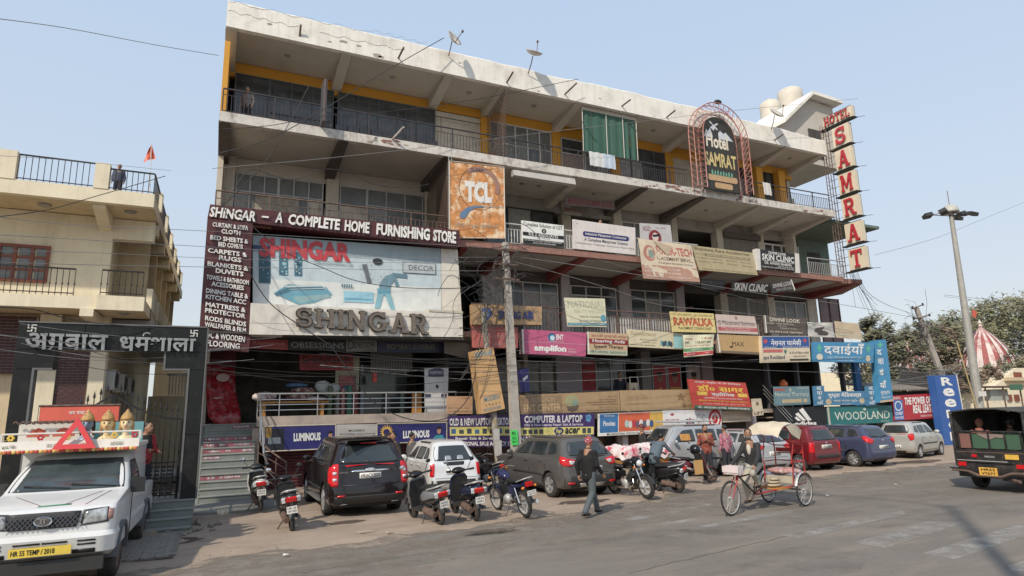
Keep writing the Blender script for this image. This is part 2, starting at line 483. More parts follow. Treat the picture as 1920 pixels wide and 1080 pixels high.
# worn crossing paint
def worn_mat(nm='worn_road_paint',col=(.40,.38,.35),sc=2.2,lo=.37,hi=.62,mx=.72,st=None):
 m=bpy.data.materials.new(nm);m.use_nodes=True;n=m.node_tree.nodes;l=m.node_tree.links;b=n['Principled BSDF']
 b.inputs['Base Color'].default_value=(*col,1);b.inputs['Roughness'].default_value=.9
 tc=n.new('ShaderNodeTexCoord');t=n.new('ShaderNodeTexNoise');t.inputs['Scale'].default_value=sc;t.inputs['Detail'].default_value=9;t.inputs['Roughness'].default_value=.75
 l.new(tc.outputs['Object'],t.inputs['Vector'])
 r=n.new('ShaderNodeMapRange');r.inputs[1].default_value=lo;r.inputs[2].default_value=hi;r.inputs[4].default_value=mx;l.new(t.outputs[0],r.inputs[0]);l.new(r.outputs[0],b.inputs['Alpha'])
 return m
M_worn=worn_mat()
# sand dragged out over the asphalt, tar patches and oil stains: thin sheets a few millimetres up
M_sand1=worn_mat('drifted_sand',(.31,.25,.195),2.6,.36,.60,.95);M_sand2=worn_mat('thin_sand',(.27,.225,.18),1.6,.46,.70,.8);M_tar=worn_mat('tar_patch',(.06,.055,.05),1.1,.46,.62,.13);M_oil=worn_mat('damp_stain',(.09,.06,.045),2.0,.36,.5,.8)
for nm_,m_,w0,w1,z_ in(('drifted_sand',M_sand1,-.35,.45,.0065),('drifted_sand',M_sand2,-1.3,.4,.0055),('drifted_sand',M_sand2,-2.6,-.6,.0052)):
 g=MB();vs=[];n_e=90
 for i in range(n_e+1):
  x=-4+44*i/n_e;y=edge_y(x);vs+=[(x,y+w0+.25*math.sin(x*1.7)+.2*math.sin(x*4.1),z_),(x,y+w1,z_)]
 g.add(vs,[(2*i,2*i+2,2*i+3,2*i+1)for i in range(n_e)]);struct(nm_,g,m_)
def blotch(px,py,rx,ry,m,z=.0058,nm='stain'):
 p=G(px,py);k=18;g=MB();g.face([(p.x+rx*rnd.uniform(.75,1.15)*math.cos(2*PI*i/k),p.y+ry*rnd.uniform(.75,1.15)*math.sin(2*PI*i/k),z)for i in range(k)]);struct(nm,g,m)
for a_ in((700,1060,1.6,.5),(1250,1010,2.2,.7),(1500,1050,1.3,.8),(1650,940,4,.9),(1000,1030,1.8,.35),(1400,985,2.2,.5),(1800,960,3,.8)):blotch(*a_,M_tar,nm='tar_patch')
for i_,a_ in enumerate(((650,983,.5,.18),(920,1000,.6,.16),(1090,945,.8,.3),(330,1020,.5,.35),(1720,868,1.5,.5))):blotch(*a_,M_oil,.052+.001*i_,'damp_stain')
for a_,b_ in(((1180,1075),(1560,985)),((560,1075),(980,1010)),((1600,925),(1900,905))):
 a_,b_=G(*a_),G(*b_);g=MB();pts=[a_.lerp(b_,i/30)+Vector((rnd.uniform(-.03,.03),rnd.uniform(-.03,.03),.0057))for i in range(31)];g.add([p+Vector((0,s_*.005,0))for p in pts for s_ in(-1,1)],[(2*i,2*i+2,2*i+3,2*i+1)for i in range(30)]);struct('asphalt_crack',g,M_dark)
for k,q in enumerate([[(1285,992),(1480,955),(1490,962),(1300,995)],[(1600,1018),(1740,978),(1810,980),(1660,1028)],[(1465,1005),(1690,958),(1700,964),(1500,1010)],[(1730,1038),(1905,985),(1960,992),(1790,1050)],[(1235,982),(1300,972),(1305,978),(1245,986)],[(1890,1062),(1960,1040),(1990,1058),(1900,1074)],[(1160,975),(1330,945),(1334,949),(1180,978)]]):
 m_=MB();pts=[G(a,b)for a,b in q];pts=[Vector((p.x,p.y,.005))for p in pts]
 m_.face(pts);struct('crossing_stripe',m_,M_worn)
# cement apron before the shop stair, block paving before the gate
M_apron=mat('cement_apron',(.22,.225,.21),.85,var=.12,stain=(.12,.12,.11),sscale=2,samt=.5,bump=.3)
a0=[G(376,952,.09),G(455,950,.09),G(560,905,.09),G(376,905,.09)]
g=MB();g.prism([Vector((-.42,17.6,.09)),Vector((.9,17.4,.09)),Vector((1.7,18.0,.09)),Vector((1.9,19.6,.09)),Vector((-.42,19.9,.09))],(0,0,-.12));struct('cement_apron',g,M_apron)
M_block=mat('paving_block',(.25,.23,.20),.9,var=.2,stain=(.14,.11,.09),sscale=3,samt=.5,bump=.4)
pv=MB();pv.face([(-4.4,12.6,.045),(-.55,12.6,.045),(-.55,15.4,.045),(-4.4,15.4,.045)])
pave=struct('gate_paving',pv,mat('paving_joint',(.10,.08,.065),.95))
bl=MB();bl.add([(-.1,-.05,0),(-.03,-.062,0),(.03,-.04,0),(.1,-.05,0),(.1,.05,0),(.03,.06,0),(-.03,.04,0),(-.1,.05,0)],[tuple(range(8))])
bl2=MB();bl2.prism([Vector(v)for v in bl.v],(0,0,.03));bme=bl2.mesh('paving_block',M_block)
cnt=0
for j in range(24):
 for i in range(9):
  x=-2.45+i*.215+(.1075 if j%2 else 0);y=12.75+j*.114
  if cnt>=300:continue
  o=bpy.data.objects.new('paving_block',bme);C.objects.link(o);o.parent=pave
  o.location=(x,y,.046+rnd.uniform(0,.008));o.rotation_euler=(rnd.uniform(-.02,.02),rnd.uniform(-.02,.02),rnd.uniform(-.05,.05));cnt+=1
# rubble, litter and loose stones
M_stone=mat('rubble_stone',(.26,.22,.18),.95,var=.25,bump=.5)
def stone(x,y,s,nm='stone',lab=None,cat='stone',group=None,z=.04,m=None):
 b=MB();b.ell((0,0,s*.35),(s,s*.8,s*.55),7,5)
 b.v=[tuple(Vector(v)+Vector((rnd.uniform(-1,1),rnd.uniform(-1,1),rnd.uniform(-1,1)))*s*.18)for v in b.v]
 o=obj(nm,b,m or M_stone);o.location=(x,y,z);o.rotation_euler=(0,0,rnd.uniform(0,6))
 o['label']=lab;o['category']=cat
 if group:o['group']=group
for k in range(26):
 stone(-.55+rnd.gauss(0,.28),15.35+rnd.gauss(0,.35),rnd.uniform(.04,.12),'rubble_stone','broken stone in the low rubble heap beside the gate steps','stone','stones of the rubble heap by the gate')
pb=MB();pb.cbox((-1.15,15.0,.11),(.34,.22,.12),(0.05,.03,.15));solo('concrete_block',pb,M_stone,'lone grey concrete lump in front of the dark gate steps','block')
lit=rnd
for k in range(90):
 x=rnd.uniform(-.5,16);y=edge_y(x)+rnd.uniform(-.5,2.2)**1
 stone(x,y,rnd.uniform(.008,.022),'pebble','small loose pebble lying on the sandy verge','pebble','pebbles scattered on the verge',.03)
for px,py,c,w in[(985-300,1003,(190,170,150),.3),(735-5,1003,(200,178,160),.12)]:
 p=G(px,py);b=MB();b.cbox((0,0,.012),(w,w*.5,.02),(.02,.05,.3));o=obj('broken_tile',b,paint(c));o.location=(p.x,p.y,.05)
 o['label']='flat pale broken slab lying on the dirt near the black car' if w>.2 else 'small pale chip of tile lying by the road edge';o['category']='debris'
M_paper=paint((235,232,225),.8)
for k,(px,py)in enumerate([(535,1045),(1018,905),(1035,920),(1180,900),(1465,895),(1680,911),(1552,932)]):
 p=G(px,py);b=MB();b.face([(-.05,-.03,.01),(.05,-.035,.02),(.06,.03,.012),(-.03,.04,.03)]);o=obj('paper_scrap',b,M_paper);o.location=(p.x,p.y,.03)
 o['label']='small white scrap of paper littering the ground';o['category']='litter';o['group']='paper scraps on the ground'
# ======= MAIN BUILDING (hotel block over shops)
YF,X0,X1=21.0,-.55,28.45
B=thing('commercial_building','long four storey concrete block with white parapet, open balconies and rows of shops','building',(14,YF,0),world=True)
bx=lambda*a:MB().box(*a)
# inner mass: dark rear rooms and floors
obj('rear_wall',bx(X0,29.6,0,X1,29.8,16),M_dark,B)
obj('end_wall',bx(X0-.02,23.28,2,X0+.16,29.6,15.3),M_cream,B)
obj('end_wall',bx(X1-.2,23.5,8.7,X1,29.6,15.3),M_cream,B)
obj('end_wall',bx(X1+1.2,24.3,2,X1+1.4,29.6,8.4),M_dark,B)
# roof slab and parapet with a ragged, patched top
pm=MB();n=60;top=[]
for i in range(n+1):
 x=X0-.02+(X1-X0+.1)*i/n
 dz=.012*math.sin(i*1.7)+rnd.uniform(-.012,.012)
 if 12.8<x:dz+=.04+.025*math.sin(x*1.3)
 if 11.5<x<12.6:dz-=.05
 if x>21:dz-=.05*(x-21)/2
 top.append((x,16.29+dz))
pm.loft([[(x,YF,15.3),(x,YF,z-.05),(x,YF+.04,z),(x,YF+.2,z),(x,YF+.2,15.3)]for x,z in top])
obj('parapet',pm,M_white,B)
obj('roof_slab',bx(X0,YF+.2,15.32,X1,29.6,15.55),M_soffit,B)
for i,(a,b)in enumerate([(9.3,12.2),(20.8,22.4)]):
 pass
# slabs: (front z0, z1, x range, material front, soffit)
def slab(z0,z1,xa,xb,mf,ms,depth=8.6,yf=YF,drip=True):
 obj('slab_edge',bx(xa,yf-.02,z0,xb,yf+.22,z1),mf,B)
 obj('slab',bx(xa,yf+.22,z0+.03,xb,yf+depth,z1-.01),ms,B)
slab(11.86,12.2,X0,X1+.08,M_slab,M_soffit)
slab(8.42,8.66,7.7,X1+.1,M_brown,M_soffit)
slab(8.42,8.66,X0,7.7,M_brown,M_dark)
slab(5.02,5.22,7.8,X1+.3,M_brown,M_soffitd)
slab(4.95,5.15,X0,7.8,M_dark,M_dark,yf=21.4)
M_terr=mat('terrace_band_cement',(.40,.33,.28),.85,var=.15,stain=(.2,.16,.13),sscale=2,samt=.6,streak=.3)
obj('terrace_band',bx(1.1,21.45,2.06,7.75,21.6,2.36),M_terr,B)
obj('terrace_band',bx(7.75,21.45,1.98,20.6,21.6,2.2),M_terr,B)
obj('terrace_band',bx(24.2,21.45,1.98,X1+2.2,21.6,2.2),M_terr,B)
obj('terrace_floor',bx(1.3,21.6,2.0,X1+2.2,29.6,2.16),M_terr,B)
obj('terrace_floor',bx(X0,22.62,2.0,1.3,29.6,2.16),M_terr,B)
# corner wedges of slab 2 and slab 1 past the end of the block
for z0,z1,xr in((8.42,8.66,30.1),(5.02,5.22,30.6)):
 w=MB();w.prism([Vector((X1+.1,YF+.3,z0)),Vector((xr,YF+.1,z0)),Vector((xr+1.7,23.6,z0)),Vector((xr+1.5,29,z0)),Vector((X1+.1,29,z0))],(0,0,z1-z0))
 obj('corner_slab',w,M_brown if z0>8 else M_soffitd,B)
# beams under the slabs, deepening towards the wall
def beam(x,zc,yw,m,w=.36,d0=.06,d1=.42,y0=YF+.05):
 b=MB();a=x-w/2;c=x+w/2
 b.hexa([(a,y0,zc-d0),(c,y0,zc-d0),(c,yw,zc-d1),(a,yw,zc-d1)],[(a,y0,zc+.02),(c,y0,zc+.02),(c,yw,zc+.02),(a,yw,zc+.02)])
 obj('beam',b,m,B)
for x in(-.4,3.44,7.39,9.78,13.3,16.55,19.6,22.85,25.7,28.27):beam(x,15.32,23.3,M_soffit)
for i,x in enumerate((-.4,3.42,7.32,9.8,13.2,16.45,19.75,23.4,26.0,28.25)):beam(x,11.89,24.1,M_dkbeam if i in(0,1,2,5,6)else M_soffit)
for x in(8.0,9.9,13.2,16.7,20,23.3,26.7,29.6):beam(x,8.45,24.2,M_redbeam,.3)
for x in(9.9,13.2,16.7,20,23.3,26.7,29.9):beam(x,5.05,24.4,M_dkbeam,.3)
# little ceiling lamps / hooks
for x in(1.5,5.4,8.6,11.6,18,21.5,27):
 o=obj('ceiling_rose',MB().lathe([(.0,15.28),(.11,15.285),(.13,15.33)],14,'z',(x,22.1,0)),M_soffitd,B)
for x in(11.2,12,14.8,18,21.3,26.7):obj('ceiling_rose',MB().lathe([(.0,11.83),(.1,11.84),(.1,11.9)],12,'z',(x,22.6,0)),M_soffitd,B)
# ---- wall infill per storey
def window(xa,xb,z0,z1,y,nx=3,transom=None,fm=M_frame,gm=M_glass,fw=.05,name='window',grill=None,doors=()):
 f=MB();d=.07
 f.box(xa,y-d,z0,xa+fw,y,z1);f.box(xb-fw,y-d,z0,xb,y,z1)
 f.box(xa+fw,y-d,z0,xb-fw,y,z0+fw);f.box(xa+fw,y-d,z1-fw,xb-fw,y,z1)
 zt=transom if transom else z1
 if transom:f.box(xa+fw,y-d+.004,zt-fw/2,xb-fw,y-.004,zt+fw/2)
 for i in range(1,nx):
  x=xa+(xb-xa)*i/nx
  f.box(x-fw/2,y-d-.003,z0+.002,x+fw/2,y-.006,z1-.002)
 r=obj('window',f,fm,B)
 for i in range(nx):
  a=xa+(xb-xa)*i/nx+.02;b=xa+(xb-xa)*(i+1)/nx-.02
  p=MB();m=M_curt if gm in(M_glass,M_glassg)and rnd.random()<.3 and not doors else gm
  if i in doors:m=doors[i]if isinstance(doors,dict)else M_cream
  p.box(a,y-.03,z0+.02,b,y-.02,zt-.01);obj('pane',p,m,r)
  if transom:obj('pane',MB().box(a,y-.03,zt+.01,b,y-.02,z1-.02),gm,r)
  if m is not gm and m is not M_curt:
   l=MB()
   for zz in((z0+.15,z0+(zt-z0)*.48),(z0+(zt-z0)*.54,zt-.12)):
    l.box(a+.12,y-.045,zz[0],b-.12,y-.031,zz[1])
   obj('door_panel',l,m,r)
 return r
def shutter(xa,xb,z0,z1,y,m=M_shut,step=.085):
 r=obj('rolling_shutter',MB().box(xa,y,z0,xb,y+.02,z1),m,B)
 z=z0;sl=MB();sl.prism([Vector((0,0,0)),Vector((0,-.028,step*.35)),Vector((0,-.028,step*.65)),Vector((0,0,step*.97))],(xb-xa-.04,0,0))
 me=sl.mesh('slat',m)
 while z<z1-step*.5:
  o=bpy.data.objects.new('slat',me);C.objects.link(o);o.parent=r;off=root_off(B);o.location=(xa+.02-off[0],y-off[1]-.002,z-off[2]);z+=step
 obj('guide_rail',MB().box(xa-.05,y-.06,z0,xa,y,z1),M_alu,r);obj('guide_rail',MB().box(xb,y-.06,z0,xb+.05,y,z1),M_alu,r)
def column(xa,xb,z0,z1,y,m,d=.35):obj('column',MB().box(xa,y-.12,z0,xb,y+d,z1),m,B)
def wall(xa,xb,z0,z1,y,m,t=.15,nm='wall'):obj(nm,MB().box(xa,y,z0,xb,y+t,z1),m,B)
# storey 4 (z 12.2 - 15.32), wall at 23.3
z0,z1,y=12.2,15.3,23.3
wall(X0+.17,X1,14.72,z1,y-.02,M_yellow,.2,'yellow_band')
wall(X0-.02,X0+.15,z0,14.9,21.25,M_yellow,2.0,'yellow_end_wall')
wall(X0+.2,9.5,12.2,12.25,y,M_dark)
window(-.2,1.0,z0,14.85,y-.05,1,None,M_greyp,M_glass)
window(1.0,3.35,z0,14.85,y-.05,3,13.5,M_greyp,M_glass)
window(3.5,7.5,z0,14.85,y-.05,5,13.45,M_greyp,M_glass)
for a,b in((.95,3.3),(3.45,7.45)):
 pn=MB();x=a
 while x<b-.3:pn.box(x+.01,y-.16,12.22,x+.44,y-.13,13.42);x+=.46
 obj('grey_boarding',pn,M_greyp,B)
wall(7.55,9.6,z0,14.9,y-.02,M_cream);wall(7.5,9.7,12.2,14.86,23.27,M_cream,.02)
column(9.55,9.95,z0,14.9,23.2,M_yellow)
window(10.0,13.05,z0+.02,14.85,y,5,13.9,M_frame,M_glassg,doors={3:M_glass})
column(13.07,13.5,z0,14.9,y,M_yellow)
M_woodd=mat('pinkish_door',(.33,.25,.22),.7,var=.1)
window(13.55,14.75,z0,14.7,y,1,13.95,M_frame,M_glass,doors={0:M_woodd});window(14.8,16.2,z0,14.7,y,2,13.9,M_frame,M_glassg)
column(16.25,16.72,z0,14.9,y,M_yellow)
window(16.75,19.5,z0,14.85,y,4,14.2,M_greyp,M_glass)
column(19.52,19.98,z0,14.9,y,M_yellow)
wall(20,22.6,z0,14.9,y,M_cream);window(22.7,25.3,z0,14.85,y,4,14.3,M_black,M_glass)
column(25.3,25.75,z0,14.9,y-.3,M_yellow);window(25.8,26.9,z0,14.85,y,2,None,M_black,M_dark);column(26.95,27.4,z0,14.9,y-.3,M_yellow)
wall(27.4,X1,z0,13.6,y,M_cream)
# storey 3 (8.66 - 11.89), wall at 24.1
z0,z1,y=8.66,11.86,24.1
wall(X0+.17,7.4,11.3,z1+.02,y,M_soffit,.15)
column(X0,.02,z0,z1,y-.1,M_cream)
window(.05,1.55,z0,11.3,y,3,10.6,M_alu,M_glassg);window(1.55,3.2,z0,11.3,y,3,10.6,M_alu,M_glassg,doors={2:M_cream})
column(3.3,3.78,z0,z1,y,M_cream)
window(3.82,4.9,z0,11.3,y,1,10.5,M_alu,M_glassg,doors={0:M_cream});window(4.9,7.25,z0,11.3,y,3,10.6,M_alu,M_glassg)
column(7.3,7.8,z0,z1,y,M_cream)
M_mural=mat('stained_curtain_board',(.36,.33,.27),.8,var=.3,scale=3,stain=(.22,.17,.11),sscale=2,samt=.7)
obj('pasted_board',MB().box(.75,y-.1,9.3,2.3,y-.075,10.55),M_mural,B)
wall(9.9,X1,11.3,z1+.02,y,M_soffitd,.15)
window(9.95,13.5,z0,11.3,y,3,None,M_black,M_glass);obj('blue_film',MB().box(10.1,y-.12,8.9,12.9,y-.1,10.2),mat('teal_tinted_film',(.09,.12,.13),.25,var=.2),B)
column(13.9,14.35,z0,z1,y,M_cream)
wall(14.4,16.6,z0,11.3,y+1.5,mat('dim_inner_wall',(.22,.19,.17),.9));obj('side_door',MB().box(14.5,y+1.38,z0,15.4,y+1.48,10.8),M_greyp,B)
column(16.75,17.2,z0,z1,y,M_cream)
window(17.25,20.2,z0,11.3,y,4,10.5,M_frame,M_glassg)
column(20.25,20.6,z0,z1,y,M_cream)
wall(20.6,23.3,z0,11.3,y+2.2,mat('dim_cement_wall',(.20,.18,.165),.9,var=.2));column(23.2,23.6,z0,z1,y,M_cream)
shutter(23.65,26.1,z0,11.1,y);wall(23.6,26.2,11.1,11.4,y-.25,M_dkbeam,.4,'shutter_box')
column(26.15,26.55,z0,z1,y,M_cream)
# the last bay of storey 3 sits forward, like the white framed windows there
window(26.6,29.3,z0,11.1,y+.05,4,10.3,M_frame,M_glass,fw=.09)
M_green=mat('dull_green_wall',(.12,.17,.135),.8,var=.1,stain=(.06,.09,.07),sscale=2,samt=.5)
wall(29.4,31.9,z0,11.6,24.2,M_green);obj('green_ceiling',MB().box(28.5,21.3,11.7,32.4,26,11.85),M_green,B);obj('doorway',MB().box(30.1,24.16,z0,31.1,24.19,10.9),M_dark,B)
# storey 2 (5.22 - 8.42), wall at 24.2
z0,z1,y=5.22,8.42,24.2
wall(7.8,X1+1.2,8.0,z1+.02,y,M_dkbeam,.15)
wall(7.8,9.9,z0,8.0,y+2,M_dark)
column(9.9,10.85,z0,z1,y,M_pink)
window(10.95,13.6,z0,7.95,y,3,7.5,M_frame,M_glass)
column(13.75,14.2,z0,z1,y,M_pink)
window(14.25,16.75,z0,7.95,y,3,7.5,M_frame,M_glass)
column(16.9,17.5,z0,z1,y,M_pink)
window(17.55,20.2,z0,7.95,y,3,7.5,M_frame,M_glass)
column(20.3,20.8,z0,z1,y,M_pink)
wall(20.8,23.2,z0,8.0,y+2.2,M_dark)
column(23.15,23.6,z0,z1,y,M_cream)
shutter(23.7,25.0,z0,7.95,y);shutter(25.15,26.4,z0,7.95,y)
column(26.5,26.95,z0,z1,y,M_cream)
window(27.0,29.4,z0,7.9,y,3,None,M_frame,M_glassg)
column(29.5,30.2,z0,z1,y,M_cream)
M_maroonf=mat('maroon_window_film',(.13,.07,.075),.3,var=.3,scale=2)
window(30.25,31.9,z0,8.2,24.0,2,None,M_rust,M_maroonf)
# storey 1 shops on the terrace (2.16 - 5.02), wall at 24.5
z0,z1,y=2.16,5.02,24.6
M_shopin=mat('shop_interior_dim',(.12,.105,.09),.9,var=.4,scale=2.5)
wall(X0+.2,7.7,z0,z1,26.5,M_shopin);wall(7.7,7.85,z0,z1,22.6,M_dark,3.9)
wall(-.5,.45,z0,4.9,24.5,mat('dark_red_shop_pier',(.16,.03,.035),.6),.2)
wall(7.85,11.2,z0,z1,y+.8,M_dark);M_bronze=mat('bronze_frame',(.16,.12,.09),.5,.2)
window(9.5,11.9,z0,4.5,y,2,None,M_bronze,M_glass);column(11.95,12.15,z0,z1,y,M_cream)
window(12.0,13.5,z0,4.5,y-.02,2,None,M_bronze,M_glass)
column(13.5,14.75,z0,z1,y-.1,mat('lilac_pier',(.40,.36,.40),.8,var=.06))
window(14.85,17.3,z0,4.6,y,3,None,M_alu,M_glass,doors={0:mat('red_poster',(.35,.02,.03),.5,var=.4,scale=6)})
wall(17.3,18.2,z0,4.6,y+1.2,M_dark);column(18.2,18.75,z0,z1,y,mat('grey_notice_pier',(.26,.25,.24),.8))
M_post=mat('red_glossy_poster',(.38,.012,.018),.4,var=.2)
for i,a in enumerate((18.85,19.75,20.95)):
 w_=window(a,a+.85,z0,4.4,y,1,None,M_alu,M_glassg)
 q=[Vector((a+.07,y-.08,4.3)),Vector((a+.78,y-.08,4.3)),Vector((a+.78,y-.08,2.4)),Vector((a+.07,y-.08,2.4))]
 pr=MB();pr.prism(q,(0,.01,0));po=obj('poster',pr,M_post if i<2 else paint((190,170,165)),w_)
 vs,fs=text2d(('डॉ०','सागर','क्लीनिक')[i],.02);lb=MB();lb.add([(a+.12+.62*u,y-.085,2.95+.35*v)for u,v in vs],fs);obj('lettering',lb,paint((240,190,40)),w_)
 hd=MB();hd.m=0;hd.ell((a+.43,y-.083,3.75),(.17,.004,.22),12,6);hd.m=1;hd.ell((a+.43,y-.086,3.92),(.19,.004,.12),10,5);obj('portrait_print',hd,[M_skin,M_hair],w_)
column(21.9,22.6,z0,z1,y,mat('rose_pier',(.34,.27,.27),.8));wall(22.6,X1+1.5,z0,z1,y+1.6,M_dark)
for x in(24.0,26.0,27.5,29.3):column(x,x+.12,z0,z1,22.4,M_greyp,.12)
obj('blue_pier',MB().box(29.6,21.8,z0,30.0,22.0,5.0),paint((40,110,170)),B)
# basement shops under the terrace
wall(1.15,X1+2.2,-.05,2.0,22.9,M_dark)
M_mar=mat('maroon_shutter',(.10,.025,.03),.5,var=.15)
shutter(1.5,4.6,0,1.4,22.3,M_mar,.1);shutter(4.8,7.6,0,1.4,22.3,M_mar,.1)
for x in(7.7,11.2,14.9,18.6,22,25.6,29.4):column(x,x+.25,0,2.0,21.7,M_pink,.3)
wall(1.0,1.2,0,2.0,21.6,M_terr,1.2)
M_shopdim=mat('dim_shop_goods',(.12,.08,.07),.8,var=.6,scale=3)
for a,b in((8.2,11),(11.6,14.7),(15.3,18.4),(19,21.8)):wall(a,b,.1,1.2,22.7,M_shopdim,.1,'shop_counter')
# ---- railings
def railing(xa,xb,z0,h,y,m,sp=.13,r=.011,rails=(1.,.75),nm='railing',post=1.6,thin=.009):
 R=obj(nm,MB().tube([(xa,y,z0+h),(xb,y,z0+h)],.03,6),m,B)
 for f_ in rails[1:]:obj('rail',MB().tube([(xa,y,z0+h*f_),(xb,y,z0+h*f_)],.014,5),m,R)
 obj('rail',MB().tube([(xa,y,z0+.08),(xb,y,z0+.08)],.014,5),m,R)
 x=xa
 while x<=xb+.01:obj('post',MB().box(x-.02,y-.02,z0,x+.02,y+.02,z0+h),m,R);x+=post
 b=MB();x=xa+sp
 while x<xb:b.box(x-thin,y-thin,z0+.08,x+thin,y+thin,z0+h*rails[-1]);x+=sp
 o=obj('balusters',b,m,R);o['kind']='stuff'
 return R
railing(-.5,9.6,12.2,.86,21.08,M_rail);railing(9.9,18.9,12.2,.86,21.08,M_rail);railing(22.3,28.4,12.2,.86,21.08,M_rail)
R=obj('balcony_grille_frame',MB().tube([(-.2,23.05,14.5),(9.5,23.05,14.5)],.02,5),M_rail,B)
for x in(1.2,3.0,4.7,6.2,7.7):obj('post',MB().tube([(x,23.05,12.2),(x,23.05,14.5)],.014,5),M_greyp,R)
railing(-.5,7.25,8.66,.84,21.08,M_rust,.16,.01,(1.,.7));railing(9.65,19.2,8.66,.85,21.1,M_frame,.13,.012,(1.,.75),thin=.014)
railing(26.2,28.9,8.66,.86,21.1,M_alu,.13);railing(8.2,23,5.22,1.05,21.05,M_rust,.14,.01,(1.,.8))
wl=MB();x=13.0
while x<22.5:wl.box(x,21.1,5.3,x+.075,21.12,6.02);x+=.125
o=obj('white_balusters',wl,M_frame,B);o['kind']='stuff'
# stainless railing of the terrace
R=obj('terrace_railing',MB().tube([(1.1,21.52,3.07),(7.75,21.52,3.07)],.032,8),M_steel,B)
for zz in(2.55,2.72,2.88):obj('rail',MB().tube([(1.1,21.52,zz),(7.7,21.52,zz)],.013,6),M_steel,R)
for x in(1.1,1.75,2.93,4.1,5.2,6.25,7.3):obj('post',MB().tube([(x,21.52,2.3),(x,21.52,3.07)],.018,6),M_steel,R)
railing(7.8,20.4,2.2,.85,21.7,M_rail,.16)
# perpendicular lattice screens (diamond mesh)
def lattice(x,ya,yb,z0,z1,m,step=.16,nm='lattice_screen'):
 b=MB();n=0;w=yb-ya;h=z1-z0
 for sgn in(1,-1):
  k=-w
  while k<h:
   a0_,a1_=max(0,-k),min(w,h-k)
   if a1_>a0_:
    p=(x,ya+(a0_ if sgn>0 else w-a0_),z0+k+a0_);q=(x,ya+(a1_ if sgn>0 else w-a1_),z0+k+a1_)
    b.tube([p,q],.011,4)
   k+=step
 o=obj(nm,b,m,B);o['kind']='stuff'
lattice(9.8,21.1,23.2,12.25,15.25,M_rust)
# drain spouts on parapet and slab
for px,py,qx,qy in[(562,68,564,46),(747,109,757,89),(950,155,962,135),(1059,177,1081,156),(1166,199,1182,187),(1250,220,1266,207),(1452,263,1468,252)]:
 p=P(px,py,YF);q=PX(qx,qy,p.x)
 q=P(qx,qy,YF-.75)if abs(q.y-p.y)>1.5 or q.y>p.y else q
 obj('drain_spout',MB().tube([p+Vector((0,.02,0)),q],.035,8),M_rust,B)
p=P(735,262,YF);obj('drain_spout',MB().tube([p,P(757,238,YF-.7)],.035,8),M_slab,B)
# cracks and chipped patches proud of / sunk in the parapet are thin relief pieces
M_patch=mat('exposed_render',(.34,.29,.24),.95,var=.3)
for px,py,s in[(618,78,.1),(645,79,.17),(673,86,.12),(707,104,.2),(715,107,.14),(505,45,.1),(1125,185,.09),(1010,171,.08),(862,118,.08)]:
 p=P(px,py,YF);b=MB();k=9
 b.prism([p+Vector((s*rnd.uniform(.6,1.2)*math.cos(i*2*PI/k),-.003,s*.5*rnd.uniform(.4,1.1)*math.sin(i*2*PI/k)))for i in range(k)],(0,.002,0));obj('flaked_patch',b,M_patch,B)
for a_,b_ in(((430,3),(700,62)),((428,20),(560,52)),((700,58),(800,82)),((600,62),(760,95))):
 pts=[];a_=P(*a_,YF);b_=P(*b_,YF)
 for i in range(40):pts.append(a_.lerp(b_,i/39)+Vector((0,-.004,.04*math.sin(i*.7)+rnd.uniform(-.02,.02))))
 obj('crack',MB().tube(pts,.006,4),M_patch,B)
# chipped, rusted concrete along slab 3
M_chip=mat('spalled_red_render',(.26,.13,.11),.95,var=.4)
for i in range(46):
 x=rnd.choice([rnd.uniform(15.6,28.3),rnd.uniform(15.6,19),rnd.uniform(4.3,5.7)]);z=rnd.uniform(11.9,12.15);s=rnd.uniform(.05,.2);k=7
 b=MB();b.prism([Vector((x+s*rnd.uniform(.5,1.2)*math.cos(j*2*PI/k),YF-.026-.0004*i,min(12.19,max(11.87,z+s*.4*rnd.uniform(.4,1.1)*math.sin(j*2*PI/k)))))for j in range(k)],(0,.0015,0))
 obj('flaked_patch',b,M_chip if i%3 else M_patch,B)
# roof: stair tower with folded roof, water tanks, dishes
T=thing('roof_stair_tower','stair head room with a peaked white slab roof above the right end of the parapet','building part',(29.3,22.5,15.5),world=True)
a=[P(1472,222,22),P(1525,170,22),P(1580,188,22)]
b=MB();th=Vector((0,0,-.2));back=Vector((0,4,0))
b.hexa([a[0]+th,a[1]+th,a[1]+th+back,a[0]+th+back],[a[0],a[1],a[1]+back,a[0]+back]);b.hexa([a[1]+th+Vector((.003,0,0)),a[2]+th,a[2]+th+back,a[1]+th+back+Vector((.003,0,0))],[a[1]+Vector((.003,0,0)),a[2],a[2]+back,a[1]+back+Vector((.003,0,0))])
obj('folded_roof',b,M_white,T)
b=MB();b.prism([Vector((a[0].x+.3,22.5,15.5)),Vector((a[0].x+.3,22.5,a[0].z)),Vector((a[1].x,22.5,a[1].z-.25)),Vector((a[2].x-.3,22.5,a[2].z-.3)),Vector((a[2].x-.3,22.5,15.5))],(0,3.2,0));obj('walls',b,M_soffit,T)
b=MB()
for k in range(9):b.box(27.6,22.42,16.25+k*.1,29.0,22.47,16.3+k*.1)
obj('louvre',b,M_alu,T)
obj('doorway',MB().box(29.2,22.44,15.9,30.2,22.49,17.6),M_dark,T)
M_tank=mat('faded_cream_tank',(.62,.57,.48),.6,var=.08,stain=(.4,.34,.28),sscale=2,samt=.5)
